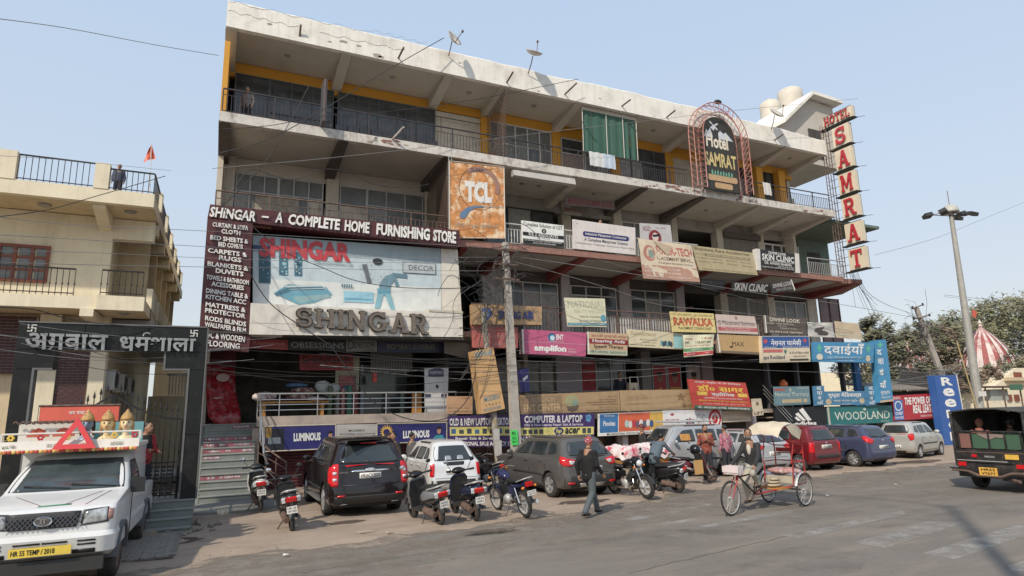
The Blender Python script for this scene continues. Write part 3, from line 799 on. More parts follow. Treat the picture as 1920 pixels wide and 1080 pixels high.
def tank(x,y,z,r,h,lab):
 t=thing('water_tank',lab,'water tank',(x,y,z),group='water tanks on the roof')
 pr=[(0,0),(r,0),(r,.1)]
 for k in range(6):pr+=[(r,.1+h*k/6),(r*1.03,.1+h*(k+.4)/6),(r*1.03,.1+h*(k+.6)/6)]
 pr+=[(r,.1+h),(r*.8,h+.22),(r*.35,h+.3)]
 m_=MB();m_.smooth=True;m_.lathe(pr,24);obj('barrel',m_,M_tank,t)
 obj('lid',MB().lathe([(r*.34,h+.3),(r*.34,h+.4),(0,h+.42)],16),M_tank,t)
c=P(1443,192,26);tank(c.x,26,17.0,.62,c.z-17.0-.25,'cream round water tank, the left and lower one on the roof')
c=P(1480,169,27);tank(c.x,27,17.2,.78,c.z-17.2-.25,'cream round water tank standing higher beside the stair tower')
def dish(px,py,foot,s,lab,tilt=(1.15,0,-.5),y=20.45):
 f0=P(foot[0],foot[1],20.97);c=P(px,py,y)
 t=thing('satellite_dish',lab,'satellite dish',f0,group='satellite dishes on the parapet',world=True)
 obj('mast',MB().tube([f0,f0+(c-f0)*.55+Vector((0,-.03,0)),c+Vector((0,.04,0))],.02,6),M_rust,t)
 m_=MB();m_.smooth=True;m_.lathe([(0,0),(s*.35,.015),(s*.7,.06),(s,.14),(s,.15),(s*.7,.075),(s*.35,.03),(0,.012)],24,cap=False)
 R_=Euler(tilt).to_matrix().to_4x4();m_.xf(Matrix.Translation(c)@R_);obj('reflector',m_,paint((215,205,195),.6),t)
 e=Matrix.Translation(c)@R_@Vector((0,-s*.2,.55));lo=Matrix.Translation(c)@R_@Vector((0,-s*.9,.1));obj('feed_arm',MB().tube([lo,e],.015,5).ell(e,(.05,.05,.06),8,6),M_rust,t)
dish(1000,104,(990,139),.36,'round off-white dish high over the parapet, with a tall feed arm',(.5,.1,0))
dish(848,76,(841,105),.34,'small white dish at the middle left of the parapet',(1.1,.3,.4))
dish(1453,215,(1446,243),.42,'pale dish in front of the water tanks',(.9,-.2,.3))
# things on the storeys
def bin_(x,y,z,w,h,d,m,lab,nm,cat,g=None):
 b=MB();b.box(x-w/2,y,z,x+w/2,y+d,z+h);return b
M_acw=mat('air_conditioner_casing',(.45,.44,.42),.6,var=.1,stain=(.25,.22,.2),sscale=4,samt=.5)
def ac_unit(loc,rz,lab,group=None,s=1.):
 t=thing('air_conditioner',lab,'air conditioner',loc,rz,group)
 obj('casing',MB().box(-.42*s,0,0,.42*s,.3*s,.55*s),M_acw,t)
 obj('fan_grille',MB().lathe([(.2*s,-.012),(.22*s,-.02),(.24*s,-.01)],20,'y',(-.12*s,0,.28*s)),M_black,t)
 obj('fan',MB().lathe([(0,-.006),(.19*s,-.004)],18,'y',(-.12*s,0,.28*s),cap=False),M_dark,t)
 v=MB()
 for k in range(7):v.box(.16*s,-.012,(.08+k*.06)*s,.38*s,-.002,(.1+k*.06)*s)
 obj('louvres',v,M_blackpl,t)
ac_unit((21.95,25.2,6.35),0,'grey outdoor unit hanging in the dark second storey opening')
ac_unit((16.35,24.3,9.95),0,'small box unit high beside the clock-like fan on the third storey',s=.5)
# plastic orange water can, white pot on terrace
c=P(1470,730,21.75);t=thing('water_jug','bright orange water jug on the terrace edge above the pharmacy sign','water jug',(c.x,21.75,2.95))
m_=MB();m_.smooth=True;m_.lathe([(0,0),(.17,0),(.19,.04),(.19,.2),(.175,.22),(.19,.24),(.19,.42),(.14,.48),(.1,.5),(0,.5)],18);obj('jug_body',m_,paint((235,110,25),.4),t);obj('cap',MB().lathe([(.09,.5),(.09,.55),(0,.56)],14),paint((240,120,40)),t)
solo('ledge',MB().box(c.x-.35,21.6,2.16,c.x+.35,22.0,2.95),M_dark,'dark cabinet under the orange water jug','cabinet')
M_plant=mat('balcony_plant_leaf',(.14,.16,.06),.7,var=.5)
def plant(px,py,y,z,lab,n=160,r=.35):
 c=P(px,py,y);t=thing('potted_plant',lab,'plant',(c.x,y,z),group='potted plants on the top balcony')
 obj('pot',MB().lathe([(0,0),(.11,0),(.15,.25),(.13,.25),(0,.22)],14),paint((130,80,60)),t);b=MB()
 for k in range(n):
  d=Vector((rnd.gauss(0,r),rnd.gauss(0,r*.6),.55+rnd.gauss(0,r*.7)));u=Vector((rnd.gauss(0,1),rnd.gauss(0,1),rnd.gauss(0,1))).normalized()*.05;w=u.orthogonal().normalized()*.018;b.face([d-u,d+w,d+u,d-w])
 o=obj('foliage',b,M_plant,t);o['kind']='stuff'
plant(975,280,21.5,12.2,'leafy pot plant by the lattice screen on the top balcony');plant(925,262,21.4,12.2,'smaller pot plant left of the lattice screen',90,.22)
for k,(px,w_,c_,lab)in enumerate(((1118,.35,(215,215,212),'white washing hung on the top balcony rail under the green blind'),(1142,.3,(190,205,220),'pale blue washing hung beside the white one'),(1366,.3,(170,120,60),'ochre cloth over the top rail right of the arch sign'),(1432,.25,(210,205,200),'white rag on the rail near the end of the top balcony'))):
 c=P(px,300,21.0);b=MB();b.smooth=True;b.loft([[Vector((c.x-w_+2*w_*i/6,21.0-.03*math.sin(i*2.1)-dy,z))for i in range(7)]for dy,z in((.0,13.1),(.03,12.8),(.04,12.45))],cap=False,closed=False);solo('washing',b,paint(c_,.8),lab,'washing')
# ======= SIGNS
WH=(238,236,230);BK=(25,24,24);RD=(200,30,38);MAR=(88,38,40)
CRM=(226,210,178);TAN=(178,146,104)
# --- furnishing shop: brown band, brown side column, picture panel, cream letter board
T_=lambda s,u0,v0,u1,v1,c=WH,b=.02,sh=0.:('T',s,u0,v0,u1,v1,c,b,sh)
YS=20.72
sign('shop_sign','long brown sign band reading SHINGAR A COMPLETE HOME FURNISHING STORE',[(394,383),(862,432),(862,463),(389,408)],YS,MAR,[('3','SHINGAR',.005,.2,.165,.95,WH,.03,.04),('3','—',.185,.47,.21,.58,WH,.03,.04),('3','A',.235,.1,.262,.82,WH,.03,.04),('3','COMPLETE',.282,.12,.48,.86,WH,.035,.04),('3','HOME',.5,.12,.6,.86,WH,.035,.04),('3','FURNISHING',.63,.12,.86,.86,WH,.035,.04),('3','STORE',.876,.14,.98,.86,WH,.035,.04)],depth=.9)
L=[('CURTAIN & SOFA',.12,.9),('CLOTH',.32,.73),('BED SHEETS &',.09,.92),('BED COVERS',.27,.8),('CARPETS &',.06,.9),('RUGS',.3,.78),('BLANKETS &',.07,.94),('DUVETS',.25,.84),('TOWELS & BATHROOM',.07,.96),('ACESSORIES',.18,.86),('DINING TABLE &',.08,.96),('KITCHEN ACC',.08,.92),('MATTRESS &',.09,.92),('PROTECTOR',.09,.92),('RODS BLINDS',.1,.94),('WALLPAPER & FILM',.1,.94)]
its=[]
for i,(s_,a_,b_)in enumerate(L):
 k,j=divmod(i,2);v=.035+k*.1225+j*.054
 its.append(('3',s_,a_,v,b_,v+.042,WH,.025,.02))
sign('shop_sign','tall brown column sign listing curtains, bed sheets, carpets, blankets, towels and mattresses',[(389,409),(474,418),(466,628),(374,613)],YS-.02,MAR,its,depth=.5)
sign('shop_sign','short brown sign with VC & WOODEN FLOORING at the foot of the brown column sign',[(386,616),(470,628),(466,660),(384,652)],YS,MAR,[('3','VC & WOODEN',0.03,.15,.88,.48,WH,.02,.015),('3','FLOORING',.03,.58,.78,.9,WH,.02,.015)],depth=.3)
# picture panel
BL1,BL2,BL3,GR=(100,165,185),(70,120,140),(150,200,212),(70,75,78)
pic=[('R',0,.62,1,1,(222,226,222)),('R',0,0,1,.24,(160,178,185)),('R',0,.14,.16,.2,(50,75,120)),('R',.03,.18,.085,.68,BL2),('R',.125,.18,.17,.56,BL2),('R',.2,.2,.24,.56,BL2)]
for i in range(60):
 c_=rnd.choice([(.03,.085,.2,.66),(.125,.17,.2,.54),(.2,.24,.22,.54)])
 pic.append(('E',rnd.uniform(c_[0]+.006,c_[1]-.006),rnd.uniform(c_[2],c_[3]),.005,.012,rnd.choice([BL3,(40,80,95),(190,215,220)])))
for i in range(12):pic.append(('R',.028+.0047*i,.17,.0302+.0047*i,.69,(60,105,122)))
pic+=[('P',[(.1,.82),(.17,.68),(.36,.7),(.39,.8),(.3,.93),(.22,.97)],BL1),('P',[(.15,.71),(.33,.66),(.36,.74),(.19,.78)],(200,214,214)),('P',[(.16,.73),(.34,.69),(.345,.71),(.165,.755)],BL2),('P',[(.17,.76),(.35,.72),(.355,.74),(.175,.78)],BL2),('P',[(.1,.83),(.16,.74),(.18,.79),(.115,.86)],BL2),('P',[(.19,.86),(.37,.8),(.385,.84),(.22,.95)],(140,178,180)),('P',[(.45,.74),(.61,.74),(.61,.9),(.45,.9)],(150,205,225)),('P',[(.455,.84),(.605,.84),(.605,.87),(.455,.87)],(110,170,195)),('P',[(.64,.72),(.645,.6),(.68,.48),(.72,.44),(.735,.5),(.71,.6),(.70,.7)],(112,150,165)),('P',[(.715,.43),(.8,.44),(.8,.5),(.72,.49)],(95,135,152)),('P',[(.72,.48),(.735,.49),(.755,.63),(.735,.64)],(105,145,160)),('P',[(.63,.68),(.705,.68),(.7,.78),(.635,.78)],BL1),('P',[(.615,.98),(.632,.76),(.665,.76),(.645,.97)],(130,185,198)),('P',[(.672,.76),(.706,.76),(.73,.99),(.705,.99)],(130,185,198)),('P',[(.55,.33),(.575,.32),(.58,.4),(.59,.52),(.6,.6),(.575,.6),(.565,.48),(.555,.4)],(110,115,120)),('E',.635,.27,.028,.05,(50,52,55)),('R',.775,.25,.968,.42,(190,200,203)),('R',.775,.25,.968,.257,GR),('R',.775,.413,.968,.42,GR),('R',.775,.25,.778,.42,GR),('R',.965,.25,.968,.42,GR),T_('DECOR',.81,.29,.955,.37,GR,.0),T_('SHINGAR',.03,.02,.49,.31,(205,50,60),.05),T_('COMPLETE HOME FURNISHING STORE',.3,.33,.5,.37,(120,140,150),0)]
for i in range(90):pic.append(('E',rnd.gauss(.61,.05),rnd.gauss(.42,.13),.0022,.004,(95,105,110)))
for i in range(5):pic.append(('R',.44+i*.012,.64,.447+i*.012,.69,BL2))
sign('picture_billboard','wide pale blue picture billboard of curtains, towels and a bare-backed figure with red SHINGAR',[(474,441),(826,466),(828,586),(474,572)],21.15,(196,212,218),pic,depth=.1,cat='billboard')
sign('cream_panel','cream panel filling the right side of the picture billboard',[(827,466),(858,468),(866,590),(829,586)],21.13,(228,220,205),[],depth=.1,cat='panel')
sb=sign('letter_board','cream fascia board with big bronze SHINGAR letters',[(470,568),(867,588),(868,632),(467,627)],20.62,(226,218,204),[('R',0,.63,1,.64,(150,140,125))],depth=.75)
obj('ledge',MB().prism([P(805,580,20.6),P(868,584,20.6),P(868,588,20.6),P(805,584,20.6)],(0,.8,0)),paint((200,190,170)),sb)
M_bronzeL=mat('weathered_bronze_letter',(.17,.14,.115),.5,.3,var=.3,scale=5)
# slab serif letters made of strokes
def stroke_letter(ch):
 B_=lambda x0,y0,x1,y1:[(x0,y0),(x1,y0),(x1,y1),(x0,y1)]
 def arc(cx,cy,rx,ry,a0,a1,w,n=12):
  o=[];i_=[]
  for k in range(n+1):
   a=math.radians(a0+(a1-a0)*k/n)
   o.append((cx+(rx+w/2)*math.cos(a),cy+(ry+w/2)*math.sin(a)));i_.append((cx+(rx-w/2)*math.cos(a),cy+(ry-w/2)*math.sin(a)))
  return[[o[k],o[k+1],i_[k+1],i_[k]]for k in range(n)]
 s=.17;f_=.11
 stem=lambda x,y0=0,y1=1:[B_(x-s/2,y0,x+s/2,y1)]
 ser=lambda x,y,w=.3:[B_(x-w/2,y,x+w/2,y+f_)]
 if ch=='H':return stem(.18)+stem(.72)+ser(.18,0)+ser(.18,1-f_)+ser(.72,0)+ser(.72,1-f_)+[B_(.26,.44,.64,.57)],.9
 if ch=='I':return stem(.18)+ser(.18,0)+ser(.18,1-f_),.36
 if ch=='N':return stem(.18)+stem(.72)+ser(.15,0,.28)+ser(.13,1-f_,.24)+ser(.74,1-f_,.3)+[[(.12,1),(.3,1),(.78,0),(.6,0)]],.9
 if ch=='M':return stem(.16)+stem(.88)+ser(.16,0,.3)+ser(.88,0,.3)+ser(.12,1-f_,.2)+ser(.92,1-f_,.2)+[[(.1,1),(.28,1),(.58,.2),(.46,.2)],[(.94,1),(.76,1),(.46,.2),(.58,.2)]],1.04
 if ch=='T':return stem(.42)+ser(.42,0,.36)+[B_(.03,1-f_*1.3,.81,1),B_(.03,.72,.12,1),B_(.72,.72,.81,1)],.84
 if ch=='A':return[[(.1,0),(.24,0),(.5,1),(.36,1)],[(.62,0),(.82,0),(.55,1),(.36,1)],B_(.25,.27,.66,.38)]+ser(.15,0,.3)+ser(.74,0,.34),.9
 if ch=='R':return stem(.18)+ser(.18,0)+ser(.14,1-f_,.2)+[B_(.2,.88,.46,1),B_(.2,.44,.46,.56)]+arc(.46,.72,.2,.22,-90,90,.15)+[[(.38,.46),(.56,.46),(.8,0),(.6,0)],B_(.62,0,.88,f_)],.86
 if ch=='S':return arc(.38,.71,.25,.22,20,270,.15)+arc(.38,.28,.26,.22,-160,90,.15)+[B_(.56,.68,.68,.98),B_(.06,.02,.18,.34)],.76
 if ch=='G':return arc(.46,.5,.34,.43,45,330,.16,18)+[B_(.66,.08,.82,.46),B_(.52,.4,.92,.5),B_(.68,.72,.8,.98)],.96
 if ch=='O':return arc(.46,.5,.34,.43,0,360,.16,20),.92
 if ch=='E':return stem(.18)+[B_(.05,0,.68,f_),B_(.05,1-f_,.68,1),B_(.2,.44,.5,.56),B_(.6,0,.7,.3),B_(.6,.72,.7,1)],.76
 if ch=='L':return stem(.18)+ser(.18,1-f_)+[B_(.05,0,.68,f_),B_(.6,0,.7,.32)],.76
def slab_word(root,word,q,nrm,u0,v0,u1,v1,m,th,name='raised_letter',back=None,gap=.06):
 ws=[stroke_letter(c)[1]for c in word];tot=sum(ws)+gap*(len(word)-1);x=0
 for ch,w in zip(word,ws):
  polys=stroke_letter(ch)[0];mb=MB()
  for k,pl in enumerate(polys):
   pts=[bil(q,u0+(u1-u0)*(x+a)/tot,v1+(v0-v1)*b)+nrm*(.04+th+k*.0006)for a,b in pl]
   mb.prism(pts,-nrm*th)
  obj(name,mb,m,root)
  if back:
   mb=MB()
   for k,pl in enumerate(polys):
    cx_=sum(p[0]for p in pl)/len(pl);cy_=sum(p[1]for p in pl)/len(pl)
    pts=[]
    for i in range(len(pl)):
     a,b=pl[i];d=Vector((a-cx_,b-cy_));L_=d.length;d=d*(1+.05/max(L_,.05));pts.append(bil(q,u0+(u1-u0)*(x+cx_+d.x)/tot,v1+(v0-v1)*(cy_+d.y))+nrm*(.04+th*.6+k*.0006))
    mb.prism(pts,-nrm*th*.5)
   obj('letter_back',mb,back,root)
  x+=w+gap
q=[P(553,578,20.62),P(800,592,20.62),P(800,628,20.62),P(553,612,20.62)];n_=Vector((0,-1,0))
slab_word(sb,'SHINGAR',q,n_,0,0,1,1,M_bronzeL,.1,back=paint((45,36,30)))
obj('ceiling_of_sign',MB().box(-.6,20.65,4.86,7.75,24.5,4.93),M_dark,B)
# brand strip under the fascia
y_=21.55
sign('brand_sign','dim red brand strip reading Raymond above the shop door',[(466,634),(539,637),(540,656),(466,653)],y_,(150,32,38),[T_('Raymond',.1,.2,.9,.72,(190,110,105),.02),T_('BED & BATH',.35,.78,.85,.93,(190,120,110),0)])
sign('brand_sign','black brand strip reading OBSESSIONS',[(540,636),(648,638),(648,658),(541,656)],y_,(28,26,26),[T_('OBSESSIONS',.05,.25,.97,.78,(150,145,138),0)])
sign('brand_sign','grey brand strip reading D DECOR',[(649,634),(707,634),(707,659),(649,659)],y_-.03,(118,114,104),[T_("D",.05,.12,.25,.85,(40,30,28),.0),T_('DECOR',.26,.3,.93,.72,(40,38,36),0),T_('Live beautiful',.5,.8,.93,.93,(40,38,36),0)])
sign('brand_sign','dark navy brand strip reading BOMBAY DYEING',[(708,638),(832,640),(832,661),(708,661)],y_,(30,32,62),[T_('BOMBAY DYEING',.14,.3,.86,.72,(110,102,80),.01)])
sign('hanging_sign','dim red SHINGAR sign hanging inside the shop front',[(562,664),(662,664),(662,694),(562,694)],22.9,(150,16,20),[T_('SHINGAR',.03,.1,.97,.6,(70,10,12),.03),T_('HOME FURNISHING',.1,.7,.9,.9,(90,12,14),.0)],depth=.1)
sign('printed_cloth_panel','brown-beige flex sheet right of the furnishing fascia',[(833,640),(889,645),(889,676),(833,662)],21.2,(98,84,70),[],depth=.05)
# --- signs on storey 4 / 3
t_=sign('tablet_billboard','orange weathered TCL billboard on the third storey with a blue brush stroke',[(843,302),(945,313),(947,447),(843,446)],20.9,mat('weathered_orange_print',(.55,.24,.08),.6,var=.45,scale=3.5,stain=(.8,.62,.42),sscale=2.2,samt=1.0,streak=.3),[],depth=.12,frame=(200,190,175),cat='billboard')
q=[P(843,302,20.9),P(945,313,20.9),P(947,447,20.9),P(843,446,20.9)]
def ringp(cu,cv,ru,rv,w,a0,a1,col,n=28):
 o=[]
 for k in range(n):
  a,b=math.radians(a0+(a1-a0)*k/n),math.radians(a0+(a1-a0)*(k+1)/n)
  o.append(('P',[(cu+ru*math.cos(a),cv+rv*math.sin(a)),(cu+ru*math.cos(b),cv+rv*math.sin(b)),(cu+(ru-w)*math.cos(b),cv+(rv-w*rv/ru)*math.sin(b)),(cu+(ru-w)*math.cos(a),cv+(rv-w*rv/ru)*math.sin(a))],col))
 return o
prints(t_,q,n_,ringp(.54,.33,.38,.3,.012,0,360,(150,96,62))+ringp(.54,.31,.37,.27,.08,-130,20,(168,122,104),16)+[T_('SUPER',.38,.06,.62,.11,(70,60,80),.01),('T','TCL',.27,.24,.76,.53,(236,230,222),.07,0.)]+[('P',[(.18,.68),(.3,.6),(.45,.57),(.62,.57),(.62,.585),(.46,.6),(.36,.64),(.27,.74),(.19,.75)],(98,130,165)),('R',.6,.572,.98,.58,(190,180,165)),T_('the real colour',.1,.8,.9,.86,(190,165,140),0)])
lat=MB()
for sg in(1,-1):
 k=-2.9
 while k<2.2:
  a_,b_=max(0,-k),min(2.9,3.0-k)
  if b_>a_:lat.tube([(7.35,21.0+(a_ if sg>0 else 2.9-a_),8.8+k+a_),(7.35,21.0+(b_ if sg>0 else 2.9-b_),8.8+k+b_)],.01,4)
  k+=.15
o=obj('lattice_side',lat,M_rust,t_);o['kind']='stuff'
o=MB();zz=8.8
while zz<11.8:o.tube([(7.3,20.9,zz),(7.42,21.15,zz+.1)],.01,4).tube([(7.42,20.9,zz),(7.3,21.15,zz+.1)],.01,4);zz+=.1
for dx in(7.3,7.42):o.tube([(dx,20.95,8.7),(dx,20.95,11.85)],.014,5)
o=obj('truss_post',o,M_alu,t_)
sign('office_sign','black and white board reading Complete Solution of GST, R.K & ASSOCIATES',[(978,413),(1057,423),(1057,463),(979,455)],20.95,(236,234,228),[T_('Complete Solution of GST',.04,.05,.97,.27,BK,.01),('E',.52,.37,.055,.11,BK),T_('X',.5,.31,.54,.43,WH,.02),('R',.02,.5,1,.66,BK),T_('R.K & ASSOCIATES',.16,.5,.86,.64,WH,.01),T_('SHOP 12, 2ND FLOOR',.35,.7,.66,.75,BK,0),('R',.02,.8,1,1,BK),T_('GST, INCOME TAX, AUDIT, COMPANY REGISTRATION',.06,.82,.94,.89,WH,0),T_('ACCOUNTS AND RETURNS',.25,.92,.8,.98,WH,0)],depth=.06)
sign('office_sign','pale board with blue pill text Industrial Manpower Contractor',[(1074,411),(1191,427),(1192,478),(1075,466)],20.93,(224,214,208),[('R',.18,.36,.86,.54,(40,44,110)),('E',.18,.45,.03,.09,(40,44,110)),('E',.86,.45,.03,.09,(40,44,110)),T_('Industrial Manpower Contractor',.19,.39,.85,.51,WH,.01),T_('A Complete Manpower Solution',.17,.58,.87,.72,(70,70,90),.01),T_('* Industrial Manpower * Housekeeping * Security Services * Placement Services',.03,.75,.98,.83,(140,125,130),0),T_('* *',.05,.1,.08,.16,BK,0)],depth=.06)
sign('office_sign','white NGO poster board with a red round portrait',[(1200,418),(1257,422),(1262,463),(1202,460)],21.0,(196,192,190),[T_('NGO',.08,.12,.32,.35,(140,40,50),.01),T_('Reg. 100000',.5,.14,.82,.22,(150,90,130),0),('E',.45,.62,.2,.35,(140,30,38)),('E',.46,.6,.1,.2,(220,200,190)),('P',[(.36,.5),(.6,.45),(.62,.55),(.4,.6)],(30,25,25)),('P',[(.35,.85),(.6,.85),(.66,1),(.3,1)],(60,40,40))],depth=.05)
sign('name_board','grey beam board with red letters MUKESH KUMAR & CO.',[(1062,368),(1152,377),(1153,393),(1058,384)],22.4,(120,108,102),[T_('MUKESH KUMAR & CO.',.05,.15,.97,.85,(150,45,50),.02)])
sign('name_board','small grey SHOP NO. 211 board under the MUKESH KUMAR board',[(1056,387),(1090,391),(1091,405),(1057,401)],23,(150,138,128),[T_('SHOP NO. 211',.05,.2,.95,.65,(160,60,60),.01)])
sign('flex_banner','torn cream and salmon banner reading SUPER-TECH PLACEMENT SERVICE',[(1196,447),(1296,460),(1313,529),(1206,522)],20.75,(226,206,176),[('R',0,.64,1,1,(196,146,122)),T_('SUPER-TECH',.3,.12,.97,.34,(200,110,90),.03),T_('PLACEMENT SERVICE',.3,.4,.97,.49,(80,60,50),.005),T_('A Complete Recruitment Solutions',.31,.53,.93,.6,(90,70,60),0),('E',.17,.34,.11,.2,(205,130,110)),('E',.19,.34,.08,.15,(226,206,176)),('E',.2,.36,.055,.11,(150,165,150)),T_('Office Address',.05,.68,.23,.73,WH,0),T_('Ist Floor, Sadar Bazar',.05,.78,.38,.83,WH,0),T_('Gurgaon Haryana',.05,.91,.3,.95,WH,0),T_('Mob. 98100000',.46,.7,.67,.75,WH,0),T_('Ph. 0124000',.46,.8,.67,.85,WH,0),T_('Email: jobs@placement',.46,.9,.82,.95,WH,0),('P',[(.27,.02),(.62,.1),(.5,.36),(.42,.25)],(205,180,150)),('P',[(.3,.06),(.58,.12),(.5,.26)],(95,82,70))],depth=.02,wob=.03)
sign('office_sign','long olive-beige board reading Bhardwaj Rare Accessories',[(1298,460),(1411,474),(1421,516),(1311,506)],20.85,(186,170,128),[T_('Bhardwaj Rare Accessories',.02,.04,.93,.22,(105,90,50),.015),('R',.16,.27,.93,.38,(140,128,92)),T_('ALL KINDS OF CAR AND HOME ACCESSORIES',.2,.29,.9,.36,(210,196,160),0)]+[T_(s,a,b,a+.18,b+.05,(120,105,75),0)for s,a,b in(('Keys',.02,.3),('Lockers',.02,.45),('Safes',.03,.6),('Cameras',.25,.45),('Grills',.26,.58),('Doors',.5,.45),('Shelves',.5,.6),('Repair',.75,.47),('Service',.76,.62))]+[T_('Address: Sadar Bazar, Gurgaon, Haryana',.05,.9,.95,.96,(110,95,65),0)],depth=.04)
sign('clinic_sign','black lit box sign reading SKIN CLINIC beside the white framed windows',[(1425,467),(1490,476),(1491,508),(1426,501)],20.8,(42,37,35),[T_('DIVINE LOOK',.24,.05,.74,.2,WH,.015),T_('SKIN CLINIC',.05,.22,.97,.55,WH,.02),('R',.06,.58,.98,.6,WH),T_('DR. AVNISH SHARMA',.12,.64,.9,.78,WH,.01),T_('MBBS, MD, DNB, MNAMS',.5,.82,.95,.9,WH,0),T_('COSMETOLOGIST, DERMATOLOGIST, HAIR LASER',.03,.92,.97,.99,WH,0)],depth=.18,edge=(0,0))
for a_,b_ in((1418,1425),(1491,1498)):
 c=[P(a_,466+(a_-1418)*.12,20.78),P(b_,467+(a_-1418)*.12,20.78),P(b_+2,507+(a_-1418)*.07,20.78),P(a_+2,506+(a_-1418)*.07,20.78)]
 solo('light_box_end',MB().prism(c,(0,.24,0)),paint((220,214,206)),'pale narrow %s end board of the black SKIN CLINIC sign'%('left' if a_<1450 else 'right'),'sign end')
sign('clinic_sign','small dark DIVINE LOOK board under the Bhardwaj board',[(1314,522),(1358,526),(1360,544),(1316,541)],21.3,(38,34,33),[T_('DIVINE LOOK',.05,.15,.95,.45,(105,100,96),.01),T_('SKIN & LASER CLINIC',.1,.6,.9,.8,(90,86,82),0)],depth=.08)
sign('clinic_sign','dark board with slanted silver letters SKIN CLINIC under the second slab',[(1373,528),(1442,532),(1440,550),(1374,546)],21.0,(36,32,32),[('T','SKIN CLINIC',.03,.1,.98,.9,(176,170,162),.02,.35)],depth=.1)
sign('clinic_sign','dark DIVINE LOOK board with a pale right end',[(1444,532),(1484,524),(1491,544),(1448,550)],20.9,(48,44,42),[T_('DIVINE LOOK',.1,.1,.95,.5,(190,185,178),.02),T_('SKIN & LASER CLINIC',.2,.6,.9,.85,(170,165,158),0)],depth=.12,edge=(0,1))
# hotel arch sign with tubular arch frame
Yh=20.6
hs=thing('hotel_arch_sign','arched black Hotel SAMRAT sign in a red tubular truss frame on the top storeys','hotel sign',(20.65,Yh,12.15),world=True)
def archpts(xa,xb,zb,zs,zt,y,n=18):
 cx_=(xa+xb)/2;pts=[Vector((xa,y,zb)),Vector((xa,y,zs))]
 for k in range(1,n):a=PI-PI*k/n;pts.append(Vector((cx_+(xb-xa)/2*math.cos(a),y,zs+(zt-zs)*math.sin(a))))
 return pts+[Vector((xb,y,zs)),Vector((xb,y,zb))]
board=archpts(19.62,21.72,12.15,14.65,15.85,Yh+.1)
obj('board',MB().prism(board,(0,.12,0)),mat('hotel_board_olive_black',(.035,.033,.026),.6,var=.2),hs)
M_redtube=mat('faded_red_tube',(.42,.17,.14),.6,var=.25,scale=3,stain=(.5,.38,.32),sscale=2,samt=.7)
outer=archpts(18.95,22.3,12.1,14.75,16.45,Yh-.15,20);inner=archpts(19.5,21.85,12.1,14.7,15.98,Yh-.15,20)
for nm,pts in(('frame_tube',outer),('frame_tube',inner),('frame_tube',[p+Vector((0,.35,0))for p in outer]),('frame_tube',[p+Vector((0,.35,0))for p in inner])):obj(nm,MB().tube(pts,.024,6),M_redtube,hs)
br=MB()
def along(pts,n):
 seg=[(pts[i+1]-pts[i]).length for i in range(len(pts)-1)];tot=sum(seg);out=[]
 for k in range(n+1):
  d=tot*k/n;i=0
  while i<len(seg)-1 and d>seg[i]:d-=seg[i];i+=1
  out.append(pts[i].lerp(pts[i+1],min(1,d/seg[i])))
 return out
A_,I_=along(outer,34),along(inner,34);dv=Vector((0,.35,0))
for k in range(34):
 br.tube([A_[k],I_[k+1]],.011,4);br.tube([I_[k],A_[k]],.011,4);br.tube([A_[k]+dv,I_[k+1]],.01,4);br.tube([I_[k],I_[k+1]+dv],.01,4);br.tube([A_[k],A_[k+1]+dv],.01,4)
obj('truss_bracing',br,M_redtube,hs)
q=[Vector((19.62,Yh+.1,15.85)),Vector((21.72,Yh+.1,15.85)),Vector((21.72,Yh+.1,12.15)),Vector((19.62,Yh+.1,12.15))]
MG=(205,210,216)
prints(hs,q,n_,[('P',[(.08,.3),(.16,.2),(.22,.22),(.26,.17),(.32,.24),(.33,.3)],MG),('P',[(.5,.22),(.56,.18),(.66,.22),(.72,.19),(.93,.3),(.5,.3)],MG),('P',[(.3,.17),(.36,.11),(.42,.16),(.37,.2)],MG),('P',[(.28,.07),(.5,.17),(.48,.19),(.26,.09)],MG),('P',[(.5,.08),(.27,.16),(.29,.18),(.52,.1)],MG),('T','H',.12,.23,.31,.43,(232,220,196),.02,0.),('T','otel',.33,.25,.76,.44,(232,220,196),.035,0.),('T','SAMRAT',.04,.5,.96,.69,(215,190,120),.03,0.),('R',.12,.80,.9,.88,(200,160,110)),('E',.12,.84,.04,.04,(200,160,110)),('E',.9,.84,.04,.04,(200,160,110)),('R',.3,.9,.74,.975,(200,160,110)),('E',.3,.937,.04,.037,(200,160,110)),('E',.74,.937,.04,.037,(200,160,110))]+[('E',.22+.08*k,.775,.025,.03 if k%2 else .04,(110,170,145))for k in range(8)])
lamp=MB();lamp.smooth=True;lamp.ell((20.75,Yh,16.6),(.22,.12,.11),12,8);obj('top_lamp',lamp,M_black,hs)
